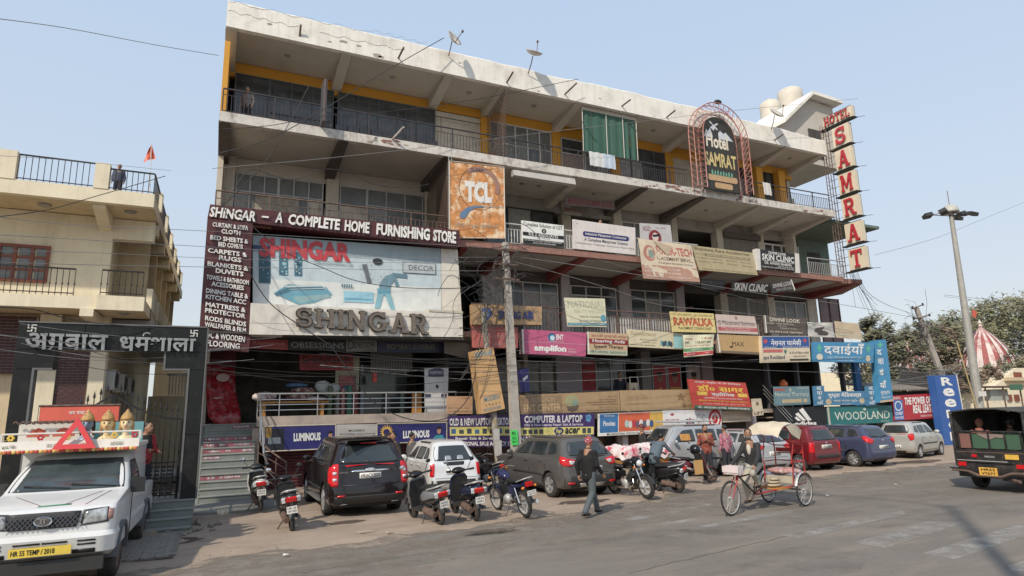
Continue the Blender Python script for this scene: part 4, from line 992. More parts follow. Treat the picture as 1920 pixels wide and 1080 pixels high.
# vertical HOTEL / SAMRAT sign: boxes standing out from the front, read from the left
vx=28.6;ox=Vector((-1,0,0))
vh=thing('projecting_hotel_sign','vertical hotel sign of cream boxes with red letters spelling HOTEL SAMRAT on a steel ladder','hotel sign',(vx,20.7,8.8),world=True)
M_signred=mat('crimson_letter',(.42,.03,.045),.5,var=.1);M_boxc=mat('cream_lightbox',(.66,.58,.44),.6,var=.06,stain=(.4,.33,.24),sscale=2,samt=.4,streak=.15);M_boxe=mat('lightbox_side',(.72,.68,.6),.6,var=.08)
def lbox(ya,yb,z0,z1,th=.24):
 b=MB();b.m=0;b.box(vx,yb,z0,vx+th,ya,z1)
 o=obj('letter_box',b,[M_boxc],vh)
 t=MB();t.tube([(vx,ya,z0),(vx,yb,z0)],.02,4);t.tube([(vx,ya,z1),(vx,yb,z1)],.015,4);t.tube([(vx+th,yb,z0),(vx+th,yb,z1)],.012,4);t.box(vx-.03,yb-.1,z0-.07,vx+th+.04,ya+.25,z0-.025);t.tube([(vx+th,yb-.1,z0-.05),(vx+th+.25,yb-.35,z0-.05)],.012,4)
 obj('box_frame',t,M_black,o)
 return[Vector((vx,ya,z1)),Vector((vx,yb,z1)),Vector((vx,yb,z0)),Vector((vx,ya,z0))]
q=lbox(21.05,19.38,16.8,17.42);slab_word(vh,'HOTEL',q,ox,.05,.12,.95,.88,M_signred,.03,back=paint((60,50,45)))
zt=16.6
zb_=[(15.5,16.62),(14.22,15.34),(12.9,14.02),(11.6,12.72),(10.25,11.35),(8.9,10.0)]
for ch,(za,zb)in zip('SAMRAT',zb_):
 q=lbox(20.62,19.68,za,zb);slab_word(vh,ch,q,ox,.16,.1,.86,.9,M_signred,.04)
ld=MB()
for dy in(20.95,21.25):
 for dx in(0,.2):ld.tube([(vx-.05+dx,dy,8.6),(vx-.05+dx,dy,17)],.022,5)
z=8.8
while z<17:ld.tube([(vx-.05,20.95,z),(vx-.05,21.25,z)],.014,4);ld.tube([(vx+.15,20.95,z),(vx-.05,21.25,z+.3)],.012,4);ld.tube([(vx,20.95,z),(vx,20.6,z)],.012,4);z+=.42
obj('steel_ladder',ld,M_rust,vh)
# green roller blind of four cloths
gb=thing('balcony_blind','green cloth blind let down over the top storey balcony','blind',(14.9,21.3,13.23),world=True)
M_gcl=mat('green_awning_cloth',(.045,.115,.085),.8,var=.08,scale=2,streak=.15);xs=[13.5,14.0,14.72,15.05,15.6,15.95,16.33]
for i in range(6):
 b=MB();b.smooth=True;N=8
 f_=[(xs[i]+.015+(xs[i+1]-xs[i]-.03)*k/N,21.3+.02*math.sin(k*1.1+i),0)for k in range(N+1)]
 b.add([(x,y,13.22)for x,y,_ in f_]+[(x,y-.03,15.2)for x,y,_ in f_],[(k,k+1,N+2+k,N+1+k)for k in range(N)])
 obj('cloth_strip',b,M_gcl,gb)
obj('pelmet',MB().box(13.5,21.25,15.12,16.36,21.4,15.3),M_soffit,gb)
for x in(13.5,14.72,15.6,16.33):obj('cord',MB().tube([(x,21.26,13.2),(x,21.22,15.2)],.016,5),paint((225,220,210)),gb)
lb_=sign('light_box','long white unlit light box under the top slab right of the orange billboard',[(962,318),(1078,335),(1080,346),(964,328)],20.95,(205,200,192),[],depth=.25,cat='light box')
sg_=thing('side_sign','dark boxed sign standing edge-on out of the top balcony','sign',(3.0,20.7,12.3),world=True)
obj('box',MB().box(2.6,20.45,12.2,2.72,21.1,13.75),M_greyp,sg_);obj('frame',MB().tube([(2.66,20.45,12.2),(2.66,20.45,13.75),(2.66,21.1,13.75),(2.66,21.1,12.2)],.03,5,closed=True),M_rust,sg_)
# --- storey 2/1 signs
sign('shop_sign','tan light box with blue raised letters SPRING AIR',[(886,570),(1016,575),(1016,609),(887,608)],20.75,(186,150,106),[('P',[(.13,.2),(.24,.15),(.28,.5),(.2,.78),(.12,.5)],(70,90,150)),('E',.2,.45,.035,.15,(150,165,200)),('3','SPRING AIR',.34,.3,.87,.72,(55,68,130),.02,.03)],depth=.3)
sign('shop_sign','yellowed NATIONAL board with a teal foot strip',[(1058,558),(1134,560),(1138,613),(1065,612)],20.8,(222,218,184),[T_('NATIONAL',.06,.1,.98,.34,(190,186,155),.02),T_('BEAUTY PARLOUR',.2,.4,.95,.52,(200,196,165),.01),T_('Fully Air Condition',.33,.62,.85,.7,(90,100,100),.005),T_('ALL KINDS OF MAKEUP',.3,.76,.85,.84,(110,130,130),0),('E',.92,.7,.07,.13,(90,160,185)),('R',0,.87,1,.96,(80,150,165)),T_('2nd Floor, Main Market, Gurgaon',.05,.89,.95,.94,WH,0)],depth=.05)
sign('shop_sign','faded salmon sign with pale Hindi lettering behind the poles',[(884,610),(971,614),(971,653),(886,652)],20.95,(196,104,96),[T_('गुड़गांव कान',.1,.1,.8,.3,(220,140,130),.01),T_('नाक गला',.2,.4,.7,.58,(220,150,140),.01),T_('सेंटर 2322',.45,.7,.95,.92,(226,160,150),.01)])
sign('shop_sign','pink amplifon sign with ENT logo',[(978,617),(1100,624),(1098,668),(980,663)],20.8,(200,84,128),[('E',.45,.27,.06,.18,(40,110,150)),('E',.46,.3,.035,.11,(200,225,235)),T_('ENT',.52,.14,.63,.36,WH,.03),T_('Hearing Care Centre',.42,.42,.64,.47,WH,0),('R',0,.5,1,.515,(230,170,190)),T_('amplifon',.18,.6,.68,.93,WH,.05),T_('Hearing',.71,.7,.82,.76,WH,0),T_('Solution',.71,.8,.84,.87,WH,0)],depth=.25,edge=(1,0))
sign('shop_sign','beige sign with a red band reading Hearing Aids, Speech Therapy',[(1101,622),(1177,626),(1176,667),(1102,664)],20.85,(204,172,132),[T_('कान की सुनाई की मशीन',.1,.08,.95,.26,(170,90,60),.005),('R',.04,.29,1,.52,(155,40,35)),T_('Hearing Aids',.12,.31,.93,.5,WH,.02),T_('Speech Therapy',.15,.55,.9,.74,(50,35,30),.015),('R',.0,.79,1,1,(178,186,160)),T_('9871393905, 9650305101',.08,.83,.96,.95,BK,.005)],depth=.2,edge=(1,0))
sign('shop_sign','cream sign reading Supplement with small pictures',[(1178,617),(1281,625),(1280,655),(1179,650)],20.9,(218,204,166),[T_('Supplement',.03,.08,.5,.38,(170,150,100),0,.3),T_('All kinds are available',.2,.5,.52,.58,(120,100,70),0),T_('Nutrition, Gym',.25,.66,.5,.74,(120,100,70),0),T_('Whey Protein Isolate Store',.02,.82,.48,.92,(90,70,50),.0)]+[('E',.6+.035*k,.68+.05*(k%2),.025,.16,(60,80,85)if k%3 else(100,160,170))for k in range(6)]+[('R',.82,.15,1,.95,(150,200,200))],depth=.1)
sign('flex_banner','crumpled cream banner with green and red foot bands',[(1280,628),(1339,627),(1337,665),(1282,670)],20.7,(232,226,190),[T_('Hearing Aids कान की मशीन',.06,.12,.94,.24,(190,80,60),.01),T_('SPEECH THERAPY आवाज',.04,.3,.96,.42,(110,100,70),.01),T_('Hearing Aids Trial & Repair',.06,.47,.9,.56,(180,100,80),0),('R',0,.62,1,.76,(90,150,90)),T_('Mob. 9650305101, 98713',.06,.65,.94,.74,WH,.005),('R',0,.8,1,.95,(205,50,55)),T_('Shop No. 10, First Floor',.1,.83,.85,.92,WH,0)],depth=.02,wob=.035)
sign('shop_sign','yellow board reading RAWALKA PLACEMENT CONSULTANT',[(1256,584),(1338,588),(1343,624),(1261,622)],20.75,(226,206,130),[T_('+91-9731067702, +91-124-4005147',.05,.08,.96,.2,(110,90,50),0),T_('RAWALKA',.05,.26,.95,.68,(205,90,50),.04),T_('PLACEMENT CONSULTANT',.14,.74,.9,.86,(90,70,40),.01)],depth=.04)
sign('shop_sign','pale pink board reading G Placement Services',[(1342,589),(1415,593),(1422,627),(1346,624)],20.8,(212,190,178),[('E',.5,.15,.04,.1,(170,130,120)),T_('G Placement Services',.03,.32,.95,.55,(130,100,100),.005),('R',.02,.66,1,.86,(190,84,84)),T_('Jobs, Staff and Recruitment',.1,.68,.92,.75,WH,0),T_('Domestic Placement',.2,.78,.8,.84,WH,0)],depth=.04)
sign('shop_sign','plain ochre MAX board with a grey foot',[(1344,626),(1425,630),(1427,665),(1349,661)],20.85,(196,158,100),[T_('MAX',.32,.38,.6,.62,(60,45,30),0),('P',[(.24,.66),(.32,.6),(.34,.68),(.28,.72)],(60,45,30)),('R',0,.88,1,1,(120,105,85))],depth=.2,edge=(1,0))
sign('shop_sign','dark brown DIVINE LOOK board on the second storey balcony',[(1433,591),(1512,597),(1512,628),(1436,624)],20.8,(92,80,70),[T_('DIVINE LOOK',.12,.1,.84,.32,(225,215,195),.02),T_('LASER - HAIR REMOVAL',.05,.38,.7,.48,(205,195,175),0),T_('SKIN',.3,.52,.5,.6,(205,195,175),0),T_('PIGMENTATION',.35,.65,.75,.73,(205,195,175),0),T_('ALL SKIN & HAIR TREATMENT',.1,.85,.9,.95,(220,210,190),.01)],depth=.06,edge=(1,0))
sign('flex_banner','torn grey-white flex with a dark ripped drawing, right of the brown board',[(1513,604),(1561,605),(1566,633),(1515,631)],20.8,(200,196,188),[('P',[(.02,.1),(.3,.08),(.25,.4),(.02,.5)],(140,165,190)),('P',[(.3,.4),(.6,.3),(.85,.6),(.7,.9),(.4,.85),(.25,.65)],(80,72,66)),('P',[(.45,.5),(.65,.45),(.7,.7),(.5,.75)],(185,178,168))],depth=.02,wob=.05)
sign('flex_banner','blank beige flex board at the corner of the second storey',[(1564,602),(1610,607),(1618,637),(1567,633)],20.85,(206,184,150),[('R',.02,.8,.98,.84,(170,190,170))],depth=.03,wob=.015)
sign('pharmacy_sign','blue over cream pharmacy board with Hindi name and Rockland',[(1427,630),(1517,630),(1520,678),(1429,680)],20.7,(222,206,176),[('R',.02,.02,.99,.46,(34,84,155)),T_('नेशनल फार्मेसी',.19,.12,.82,.37,WH,.012),('E',.08,.2,.04,.08,(200,70,80)),('E',.9,.18,.035,.07,(200,70,80)),T_('100% Genuine Medicines',.05,.4,.3,.45,WH,0),T_('All Medicines Available',.42,.4,.97,.45,WH,0),('R',.03,.51,.42,.62,(205,100,96)),T_('aps Rockland',.03,.73,.46,.92,(50,55,90),.012),T_('दी दी एन मेडिकल फार्मेसी',.56,.6,.97,.71,(70,60,60),0),T_('पंचायत वी आई पी',.64,.74,.9,.83,(80,60,60),0),('R',.56,.88,.95,.94,(60,50,45)),('P',[(.44,.55),(.5,.52),(.5,.6),(.47,.7)],(60,130,110))],depth=.15)
sign('pharmacy_sign','sky blue board with large white Hindi word for medicines and green crosses',[(1524,641),(1639,642),(1638,680),(1525,678)],20.75,(52,142,190),[T_('दवाईयाँ',.17,.06,.83,.66,WH,.012),('R',.085,.12,.115,.5,(80,190,150)),('R',.06,.26,.14,.36,(80,190,150)),('R',.885,.12,.915,.5,(80,190,150)),('R',.86,.26,.94,.36,(80,190,150)),('E',.1,.76,.05,.17,(222,214,196)),('E',.9,.8,.042,.15,(222,204,170)),T_('गुप्ता मेडिकल्स एण्ड जनरल स्टोर',.22,.7,.8,.84,(205,225,235),.005),T_('24 HOURS OPEN',.38,.89,.66,.95,(205,225,235),0)],depth=.1)
sign('pharmacy_sign','tall sky blue vertical board spelling the Hindi word for medicines',[(1640,638),(1661,636),(1675,752),(1650,755)],20.9,(52,142,190),[('R',.35,.04,.5,.13,(80,190,150)),('R',.2,.07,.65,.1,(80,190,150)),T_('द',.1,.16,.5,.25,WH,.02),T_('वा',.1,.3,.6,.4,WH,.02),T_('ई',.15,.46,.5,.58,WH,.02),T_('याँ',.1,.66,.6,.78,WH,.02),T_('गुप्ता',.1,.83,.8,.89,WH,.01),T_('मेडिकल्स',.1,.91,.85,.95,WH,0),('R',0,.97,1,1,(205,180,140))],depth=.3)
# terrace-level boards
sign('terrace_board','light brown board with small print hung on the terrace rail',[(838,743),(886,743),(886,776),(838,776)],21.35,(200,156,116),[T_('R. KUMAR',.55,.08,.9,.17,(110,70,50),0),T_('Shop 137, Sadar Bazar, Gurgaon',.04,.62,.9,.72,(90,60,45),0),T_('Main Road, Gurgaon',.3,.82,.85,.91,(90,60,45),0)],depth=.04)
sign('terrace_board','faded brown board reading GURGAON ENT CENTER with a round globe emblem',[(975,741),(1161,733),(1163,771),(976,777)],21.3,TAN,[('R',.0,.08,.4,1,(150,124,92)),T_('GURGAON',.1,.14,.33,.4,(184,152,112),.02),T_('ENT CENTER',.03,.5,.39,.9,(200,164,120),.04),('E',.5,.4,.07,.32,(166,162,116)),('P',[(.44,.68),(.57,.64),(.55,.86),(.5,.97),(.46,.88)],(105,92,78)),('E',.53,.5,.03,.16,(135,158,140))]+[T_(s,.98-w,v,.98,v+.065,(120,92,62),0)for s,w,v in(('DR. GUPTA',.1,.22),('ENT SPECIALIST',.2,.36),('HEAD & NECK ENT & ENDOSCOPY',.33,.48),('COCHLEAR IMPLANT SURGEON',.28,.6),('Sector Road, Gurgaon',.2,.75),('www.gurgaonentcentre.com',.34,.88))],depth=.12)
sign('terrace_board','plain faded brown board between the ENT board and the red clinic board',[(1162,732),(1298,730),(1302,767),(1164,771)],21.32,(182,150,108),[T_('Super Spl Clinic',.08,.2,.36,.5,(166,134,92),.01),T_('Treatment for all',.1,.62,.34,.7,(150,120,84),0),('P',[(.82,.16),(.84,.3),(.9,.32),(.85,.42),(.87,.58),(.82,.48),(.77,.56),(.79,.4),(.75,.3),(.8,.28)],(140,112,76)),('E',.86,.8,.03,.14,(150,122,84))],depth=.1)
sign('clinic_sign','tilted bright red board with yellow Hindi clinic name and a green foot',[(1290,711),(1398,718),(1411,770),(1302,766)],21.0,(205,58,44),[T_('डॉक्टर, आयुर्वेद, पेट रोग विशेषज्ञ',.1,.03,.9,.12,WH,.005),T_('डॉ० सागर',.12,.15,.92,.38,(240,195,40),.03),('R',.1,.4,.27,.53,(235,190,60)),('R',.8,.4,.97,.53,(235,190,60)),T_('क्लीनिक',.34,.4,.74,.56,WH,.02),T_('(होम्योपैथिक उपचार एवं परामर्श केंद्र)',.2,.58,.86,.65,WH,0),T_('सैक्स समस्याओं का सफल इलाज',.1,.67,.95,.75,(245,190,50),.01),T_('पेट गैस, जोड़ों का दर्द, शुगर, चर्म रोग',.16,.78,.9,.84,(240,210,190),0),('R',0,.88,1,1,(60,100,78)),T_('मो. 09253013798, 09588705875',.06,.9,.95,.98,WH,.01)],depth=.08,edge=(0,0))
sign('shop_sign','navy Luminous banner, the left one over the maroon shutters',[(495,800),(630,796),(629,841),(496,847)],21.38,(38,38,112),[('R',.02,.1,.27,.98,(30,34,44)),('R',.02,.02,.1,.45,(150,115,45)),('R',.05,.45,.22,.7,(110,120,130)),T_('LUMINOUS',.4,.3,.78,.64,WH,.05),('P',[(.86,1),(.84,.85),(.87,.7),(.93,.62),(1,.66),(1,1)],(30,150,165)),('E',.92,.44,.028,.16,(190,140,110)),('P',[(.89,.38),(.9,.26),(.95,.26),(.95,.36)],(30,20,18))],depth=.05,frame=(190,180,160))
sign('shop_sign','grey MODERN WOODEN SOLUTIONS strip between the two navy banners',[(630,796),(707,795),(707,818),(630,820)],21.37,(182,178,172),[T_('MODERN',.3,.42,.68,.58,BK,.01),T_('WOODEN SOLUTIONS',.08,.72,.95,.84,BK,0)],depth=.05)
sign('shop_sign','navy Luminous banner, the right one with a yellow sun',[(707,795),(838,792),(838,826),(707,833)],21.38,(38,38,112),[('E',.13,.4,.07,.26,(235,180,60)),('E',.13,.42,.045,.17,(40,40,100)),('R',.1,.45,.24,.95,(60,50,70)),T_('LUMINOUS',.36,.38,.74,.78,WH,.05),('P',[(.79,1),(.8,.8),(.84,.68),(.93,.68),(.96,.85),(.96,1)],(30,150,165)),('E',.88,.42,.03,.2,(190,140,110)),('P',[(.85,.36),(.86,.2),(.91,.2),(.92,.34)],(30,20,18))]+[('P',[(.13+.07*math.cos(a),.4+.26*math.sin(a)),(.13+.1*math.cos(a+.12),.4+.38*math.sin(a+.12)),(.13+.07*math.cos(a+.24),.4+.26*math.sin(a+.24))],(235,180,60))for a in[k*PI/8 for k in range(16)]],depth=.05,frame=(190,180,160))
PU=(66,40,104);YL=(228,214,110);IC=(70,78,86)
sign('shop_sign','purple OLD & NEW LAPTOP-DESKTOP banner with a yellow strip of gadgets',[(840,780),(960,778),(961,838),(842,838)],21.3,PU,[T_('OLD & NEW LAPTOP-DESKTOP',.02,.08,.98,.32,WH,.03),('R',.02,.36,.98,.64,YL)]+[('R',.04+.12*k,.42+.03*(k%2),.11+.12*k,.58,IC if k%3 else(60,110,150))for k in range(8)]+[T_('Repair Sale & Services',.1,.68,.76,.8,WH,.02),T_('NATIONAL SALE AGENCY 12',.12,.83,.98,.96,WH,.03)],depth=.06)
sign('shop_sign','purple COMPUTER & LAPTOP banner with hp and acer on a yellow strip',[(974,777),(1115,775),(1114,843),(975,846)],21.3,PU,[T_('COMPUTER & LAPTOP',.06,.04,.83,.24,WH,.035),T_('Old & New Laptop Repair Sale & Services',.06,.26,.84,.35,(230,220,235),.01),('P',[(.87,.06),(.93,.02),(.96,.1),(.93,.25),(.88,.2)],(90,150,200)),('R',0,.37,.99,.58,YL),('E',.38,.475,.05,.09,(170,170,90)),('E',.38,.475,.043,.075,YL),T_('DELL',.35,.44,.41,.51,(120,130,90),0),('E',.51,.475,.065,.1,(30,50,110)),('T','hp',.47,.41,.55,.55,YL,.03,.2),('T','acer',.59,.39,.8,.56,(40,45,55),.04,.2)]+[('R',.04+.07*k,.42,.09+.07*k,.54,IC)for k in range(4)]+[('R',.83+.07*k,.4,.88+.07*k,.55,IC)for k in range(2)]+[T_('NATIONAL SALE AGENCY',.0,.6,.95,.75,WH,.03),('R',0,.77,.99,.87,YL),T_('Contact No.: 98100 12345',.02,.78,.6,.86,(40,40,50),.01)]+[('E',.05+.09*k,.94,.035,.055,(110,180,200))for k in range(10)],depth=.06)
sign('shop_sign','white framed Finolex board in blue, orange and yellow',[(1122,776),(1244,771),(1244,812),(1122,818)],21.3,WH,[('R',.02,.02,.29,.86,(48,118,178)),('R',.3,.02,.78,.84,(224,96,48)),('R',.78,.02,.99,.82,(222,176,60)),T_('फिनोलेक्स',.08,.06,.24,.18,WH,.01),T_('Finolex',.07,.34,.25,.56,WH,.02)]+[('E',.42+.055*k,.5+.04*(k%2),.03,.17,c)for k,c in enumerate([(170,200,190),(220,215,205),(200,40,60),(120,90,110),(230,225,215),(90,100,120),(225,222,215),(60,90,150)])]+[T_('M/S INDUSTRIAL SWITCH GEAR GURGAON',.12,.88,.86,.97,BK,.005)],depth=.06)
sign('shop_sign','white POLYCAB board with a big red round power symbol',[(1243,770),(1353,767),(1353,808),(1244,813)],21.28,(234,232,230),[T_('POLYCAB',.04,.38,.26,.55,(180,50,60),.02),T_('Wires and Cables',.03,.62,.28,.67,(130,120,130),0),('E',.15,.18,.03,.06,(180,60,70)),('R',.38,.4,.42,.9,(60,60,80)),('R',.43,.36,.46,.9,(150,60,80)),('R',.47,.42,.52,.9,(90,100,120)),('R',0,.88,.78,1,(205,30,40)),('R',.78,.0,1,1,(234,232,230)),('E',.88,.42,.115,.42,(200,20,30)),('E',.88,.45,.08,.3,WH),('E',.88,.45,.055,.21,(200,20,30)),('R',.86,.08,.9,.5,(200,20,30)),('R',.872,.12,.888,.46,WH),('R',.78,.9,1,1,(200,20,30))]+ringp(.6,.4,.04,.2,.006,0,300,(110,110,120),10)+ringp(.68,.35,.03,.12,.006,40,330,(110,110,120),10),depth=.06)
sign('shop_sign','cream board with faded TREND CARE letters left of the LIFT notice',[(1354,770),(1409,770),(1409,790),(1355,792)],21.35,(206,186,158),[T_('THE STYLE CAFE',.03,.2,.97,.45,(180,156,128),.01),T_('Authorised Dealer',.2,.7,.8,.8,(110,90,70),0)])
sign('notice_board','upright cream LIFT notice board',[(1409,748),(1427,747),(1432,778),(1413,780)],21.0,(214,196,166),[T_('LIFT',.1,.78,.95,.95,BK,.02),('R',.4,.2,.65,.4,(120,100,80))],depth=.04)
sign('pharmacy_sign','faded teal board reading National Pharmacy',[(1451,725),(1517,724),(1520,758),(1453,761)],21.2,(104,138,148),[('R',0,.12,.3,.22,(190,80,78)),T_('MEDICINES',.65,.06,.98,.14,(205,205,190),0),T_('National Pharmacy',.02,.3,.97,.6,(190,205,195),.015),('E',.45,.18,.03,.12,(170,175,165)),('R',.2,.68,.75,.88,(190,170,130)),('E',.85,.78,.06,.12,(190,170,130))],depth=.05,edge=(0,0))
sign('pharmacy_sign','long blue board with the Hindi name of a medical and general store',[(1544,734),(1622,733),(1624,759),(1546,760)],21.2,(62,128,168),[T_('गुप्ता मेडिकल्स',.1,.08,.9,.5,WH,.02),T_('एण्ड जनरल स्टोर',.22,.58,.8,.8,WH,.01),('E',.1,.75,.07,.2,(205,186,150)),('E',.9,.7,.065,.2,(205,186,150)),T_('24 HOURS',.4,.88,.62,.95,WH,0)],depth=.05)
for a_,b_,s_ in((1524,1545,'left'),(1622,1642,'right')):sign('pharmacy_sign','narrow blue upright board with stacked Hindi letters, the %s flank of the long store board'%s_,[(a_,724),(b_,723),(b_+2,759),(a_+3,761)],21.17,(62,128,168),[T_('द',.3,.05,.75,.22,WH,.01),T_('वा',.3,.28,.8,.46,WH,.01),T_('ई',.35,.52,.7,.7,WH,.01),T_('याँ',.25,.76,.85,.95,WH,.01)],depth=.05)
sign('brand_sign','black adidas sign with three slanted white bars',[(1452,764),(1549,763),(1552,802),(1455,806)],21.3,(26,28,32),[('P',[(.455,.13),(.534,.03),(.69,.61),(.605,.63)],WH),('P',[(.376,.32),(.44,.24),(.58,.62),(.52,.63)],WH),('P',[(.36,.48),(.40,.43),(.49,.62),(.42,.63)],WH),T_('adidas',.36,.65,.78,.86,WH,.04)],depth=.1)
sign('brand_sign','teal sign reading WOODLAND',[(1550,763),(1672,760),(1675,792),(1554,797)],21.28,(22,116,116),[('R',0,0,.03,1,(190,184,168)),T_('WOODLAND',.1,.3,.95,.76,(214,214,200),.005),T_('The Adventure',.8,.86,.94,.92,WH,0),('P',[(.53,.18),(.56,.1),(.59,.18),(.57,.26),(.55,.26)],(190,205,195))],depth=.12)
sign('brand_sign','crimson RED CHIEF sign reading THE POWER OF REAL LEATHER',[(1673,742),(1760,737),(1765,783),(1677,789)],21.4,(185,26,40),[T_('RED',.02,.06,.16,.15,WH,.01),('R',.01,.18,.2,.98,(60,110,180)),('E',.105,.42,.075,.2,WH),('E',.105,.42,.06,.16,(60,110,180)),T_('CHIEF',.03,.66,.18,.78,WH,.02),T_('SHOES',.02,.84,.19,.93,WH,.01),('T','THE POWER OF',.24,.1,.8,.4,WH,.04,.1),('T','REAL LEATHER',.4,.42,.95,.76,WH,.04,.1),T_('FASHION WORLD 9891500000',.55,.84,.98,.92,WH,0)],depth=.12)
sign('brand_sign','tall blue Reebok sign with white letters running down',[(1752,704),(1794,703),(1818,832),(1773,838)],20.9,(30,92,170),[T_(c,.25,.03+.155*k,.75,.15+.155*k,WH,.03)for k,c in enumerate('Reebok')],depth=.4,edge=(0,1))
# smaller hung things
st=sign('standing_poster','white mattress poster board standing on the terrace',[(796,690),(841,689),(839,776),(797,776)],21.9,(206,206,205),[('R',.15,.05,.8,.2,(60,65,100)),('E',.48,.07,.32,.06,(60,65,100)),T_('mattress',.2,.08,.76,.14,(180,185,205),.01),('R',.0,.57,.26,.66,(70,72,100)),('R',.7,.57,.95,.66,(70,72,100)),('P',[(.5,.36),(.6,.4),(.55,.46),(.45,.42)],(40,40,50))],depth=.05,cat='poster')
rm=sign('repair_sign','tall tan box sign reading REPAIR and MODERN hung askew on the thin pole',[(888,658),(925,651),(947,766),(905,776)],20.3,(214,168,108),[T_('REPAIR',.05,.03,.9,.12,(110,150,165),.02),T_('MODERN',.15,.75,.85,.83,(100,140,150),.02),T_('1 9 6 3 1',.2,.86,.8,.91,(120,110,90),.01),T_('WOODWORK',.05,.93,.85,.98,(100,140,160),.01)],depth=.55)
nb=sign('small_box_sign','small violet-blue box sign hanging left of the terrace door',[(975,694),(991,689),(994,733),(984,735)],21.0,(58,58,128),[('P',[(.1,.4),(.8,.3),(.8,.42),(.15,.52)],WH)],depth=.3)
# ======= LEFT: guest house building, its gate, the shop stair
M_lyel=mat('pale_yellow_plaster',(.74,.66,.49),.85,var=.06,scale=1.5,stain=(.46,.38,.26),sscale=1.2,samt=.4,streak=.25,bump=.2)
M_lyeld=mat('shaded_yellow_plaster',(.58,.47,.31),.85,var=.08,stain=(.3,.23,.14),sscale=1.5,samt=.4,streak=.3)  # darker copy of the pale yellow; shade of sides and undersides is coloured in
M_lwin=mat('teak_window_wood',(.20,.055,.028),.5,var=.2)
M_blk=mat('wrought_iron',(.02,.02,.022),.5,var=.2)
LB=thing('guest_house','pale yellow guest house with railed roof terrace, balconies and a red wooden window','building',(-5,19,0),world=True)
b=MB()
lb=lambda*a:MB().box(*a)
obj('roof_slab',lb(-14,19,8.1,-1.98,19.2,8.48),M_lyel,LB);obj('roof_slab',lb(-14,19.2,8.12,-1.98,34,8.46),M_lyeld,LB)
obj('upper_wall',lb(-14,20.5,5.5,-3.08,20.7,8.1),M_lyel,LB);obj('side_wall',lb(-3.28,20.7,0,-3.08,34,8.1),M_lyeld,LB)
obj('beam',MB().hexa([(-3.42,19.2,8.0),(-3.12,19.2,8.0),(-3.12,20.5,7.7),(-3.42,20.5,7.7)],[(-3.42,19.2,8.12),(-3.12,19.2,8.12),(-3.12,20.5,8.12),(-3.42,20.5,8.12)]),M_lyel,LB)
obj('cross_beam',lb(-3.08,20.5,7.5,-2.05,20.8,8.1),M_lyel,LB)
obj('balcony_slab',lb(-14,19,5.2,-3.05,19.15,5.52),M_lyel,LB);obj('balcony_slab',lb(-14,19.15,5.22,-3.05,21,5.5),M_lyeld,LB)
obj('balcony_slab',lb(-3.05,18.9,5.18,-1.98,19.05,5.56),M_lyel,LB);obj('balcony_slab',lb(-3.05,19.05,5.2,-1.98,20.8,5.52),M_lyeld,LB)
obj('beam',lb(-3.4,18.95,5.0,-3.1,20.5,5.2),M_lyel,LB)
obj('parapet_pier',lb(-3.42,18.98,8.48,-3.08,19.25,9.2),M_lyel,LB);obj('parapet_pier',lb(-5.5,18.98,8.48,-5.12,19.25,9.25),M_lyel,LB)
def rail_iron(par,pts,z0,h,sp=.13,nm='balcony_railing',dots=False):
 (xa,ya),(xb,yb)=pts;A,Bq=Vector((xa,ya,0)),Vector((xb,yb,0));L=(Bq-A).length
 R=obj(nm,MB().tube([A+Vector((0,0,z0+h)),Bq+Vector((0,0,z0+h))],.025,5),M_blk,par)
 obj('rail',MB().tube([A+Vector((0,0,z0+.08)),Bq+Vector((0,0,z0+.08))],.014,4),M_blk,R)
 bb=MB();n=int(L/sp)
 for i in range(n+1):
  p=A.lerp(Bq,i/max(n,1));bb.tube([(p.x,p.y,z0),(p.x,p.y,z0+h)],.009,4)
  if dots:bb.ell((p.x,p.y,z0+h*.45),(.022,.022,.03),6,4)
 o=obj('balusters',bb,M_blk,R);o['kind']='stuff'
rail_iron(LB,((-5.1,19.1),(-3.42,19.1)),8.48,.72);rail_iron(LB,((-3.08,19.1),(-2.02,19.1)),8.48,.62);rail_iron(LB,((-2.02,19.1),(-2.02,33)),8.48,.6,.2)
rail_iron(LB,((-6.5,19.08),(-3.6,19.08)),5.52,.72,dots=True);rail_iron(LB,((-3.0,18.96),(-2.05,18.96)),5.56,.68,dots=True)
# window
w=MB();x0,x1,z0,z1,y=-5.66,-4.5,6.08,7.12,20.5
w.box(x0,y-.07,z0,x0+.08,y,z1);w.box(x1-.08,y-.07,z0,x1,y,z1);w.box(x0+.08,y-.07,z1-.08,x1-.08,y,z1);w.box(x0+.08,y-.07,z0,x1-.08,y,z0+.08)
for k in(1,2):xx=x0+(x1-x0)*k/3;w.box(xx-.04,y-.068,z0+.08,xx+.04,y-.002,z1-.08)
for k in(1,2):zz=z0+(z1-z0)*k/3;w.box(x0+.08,y-.05,zz-.03,x1-.08,y-.004,zz+.03)
wo=obj('window',w,M_lwin,LB)
for i in range(3):
 for k in range(3):
  obj('pane',lb(x0+.09+(x1-x0)*i/3,y-.03,z0+.05+(z1-z0)*k/3,x0-.05+(x1-x0)*(i+1)/3,y-.02,z0-.03+(z1-z0)*(k+1)/3),M_glassg,wo)
# roof ceiling lamps
for p in((-4.6,19.8,8.1),(-2.6,19.7,8.11),(-2.5,19.6,5.2)):m_=MB();m_.smooth=True;m_.ell(p,(.16,.16,.05),14,6);obj('ceiling_lamp',m_,M_soffitd,LB)
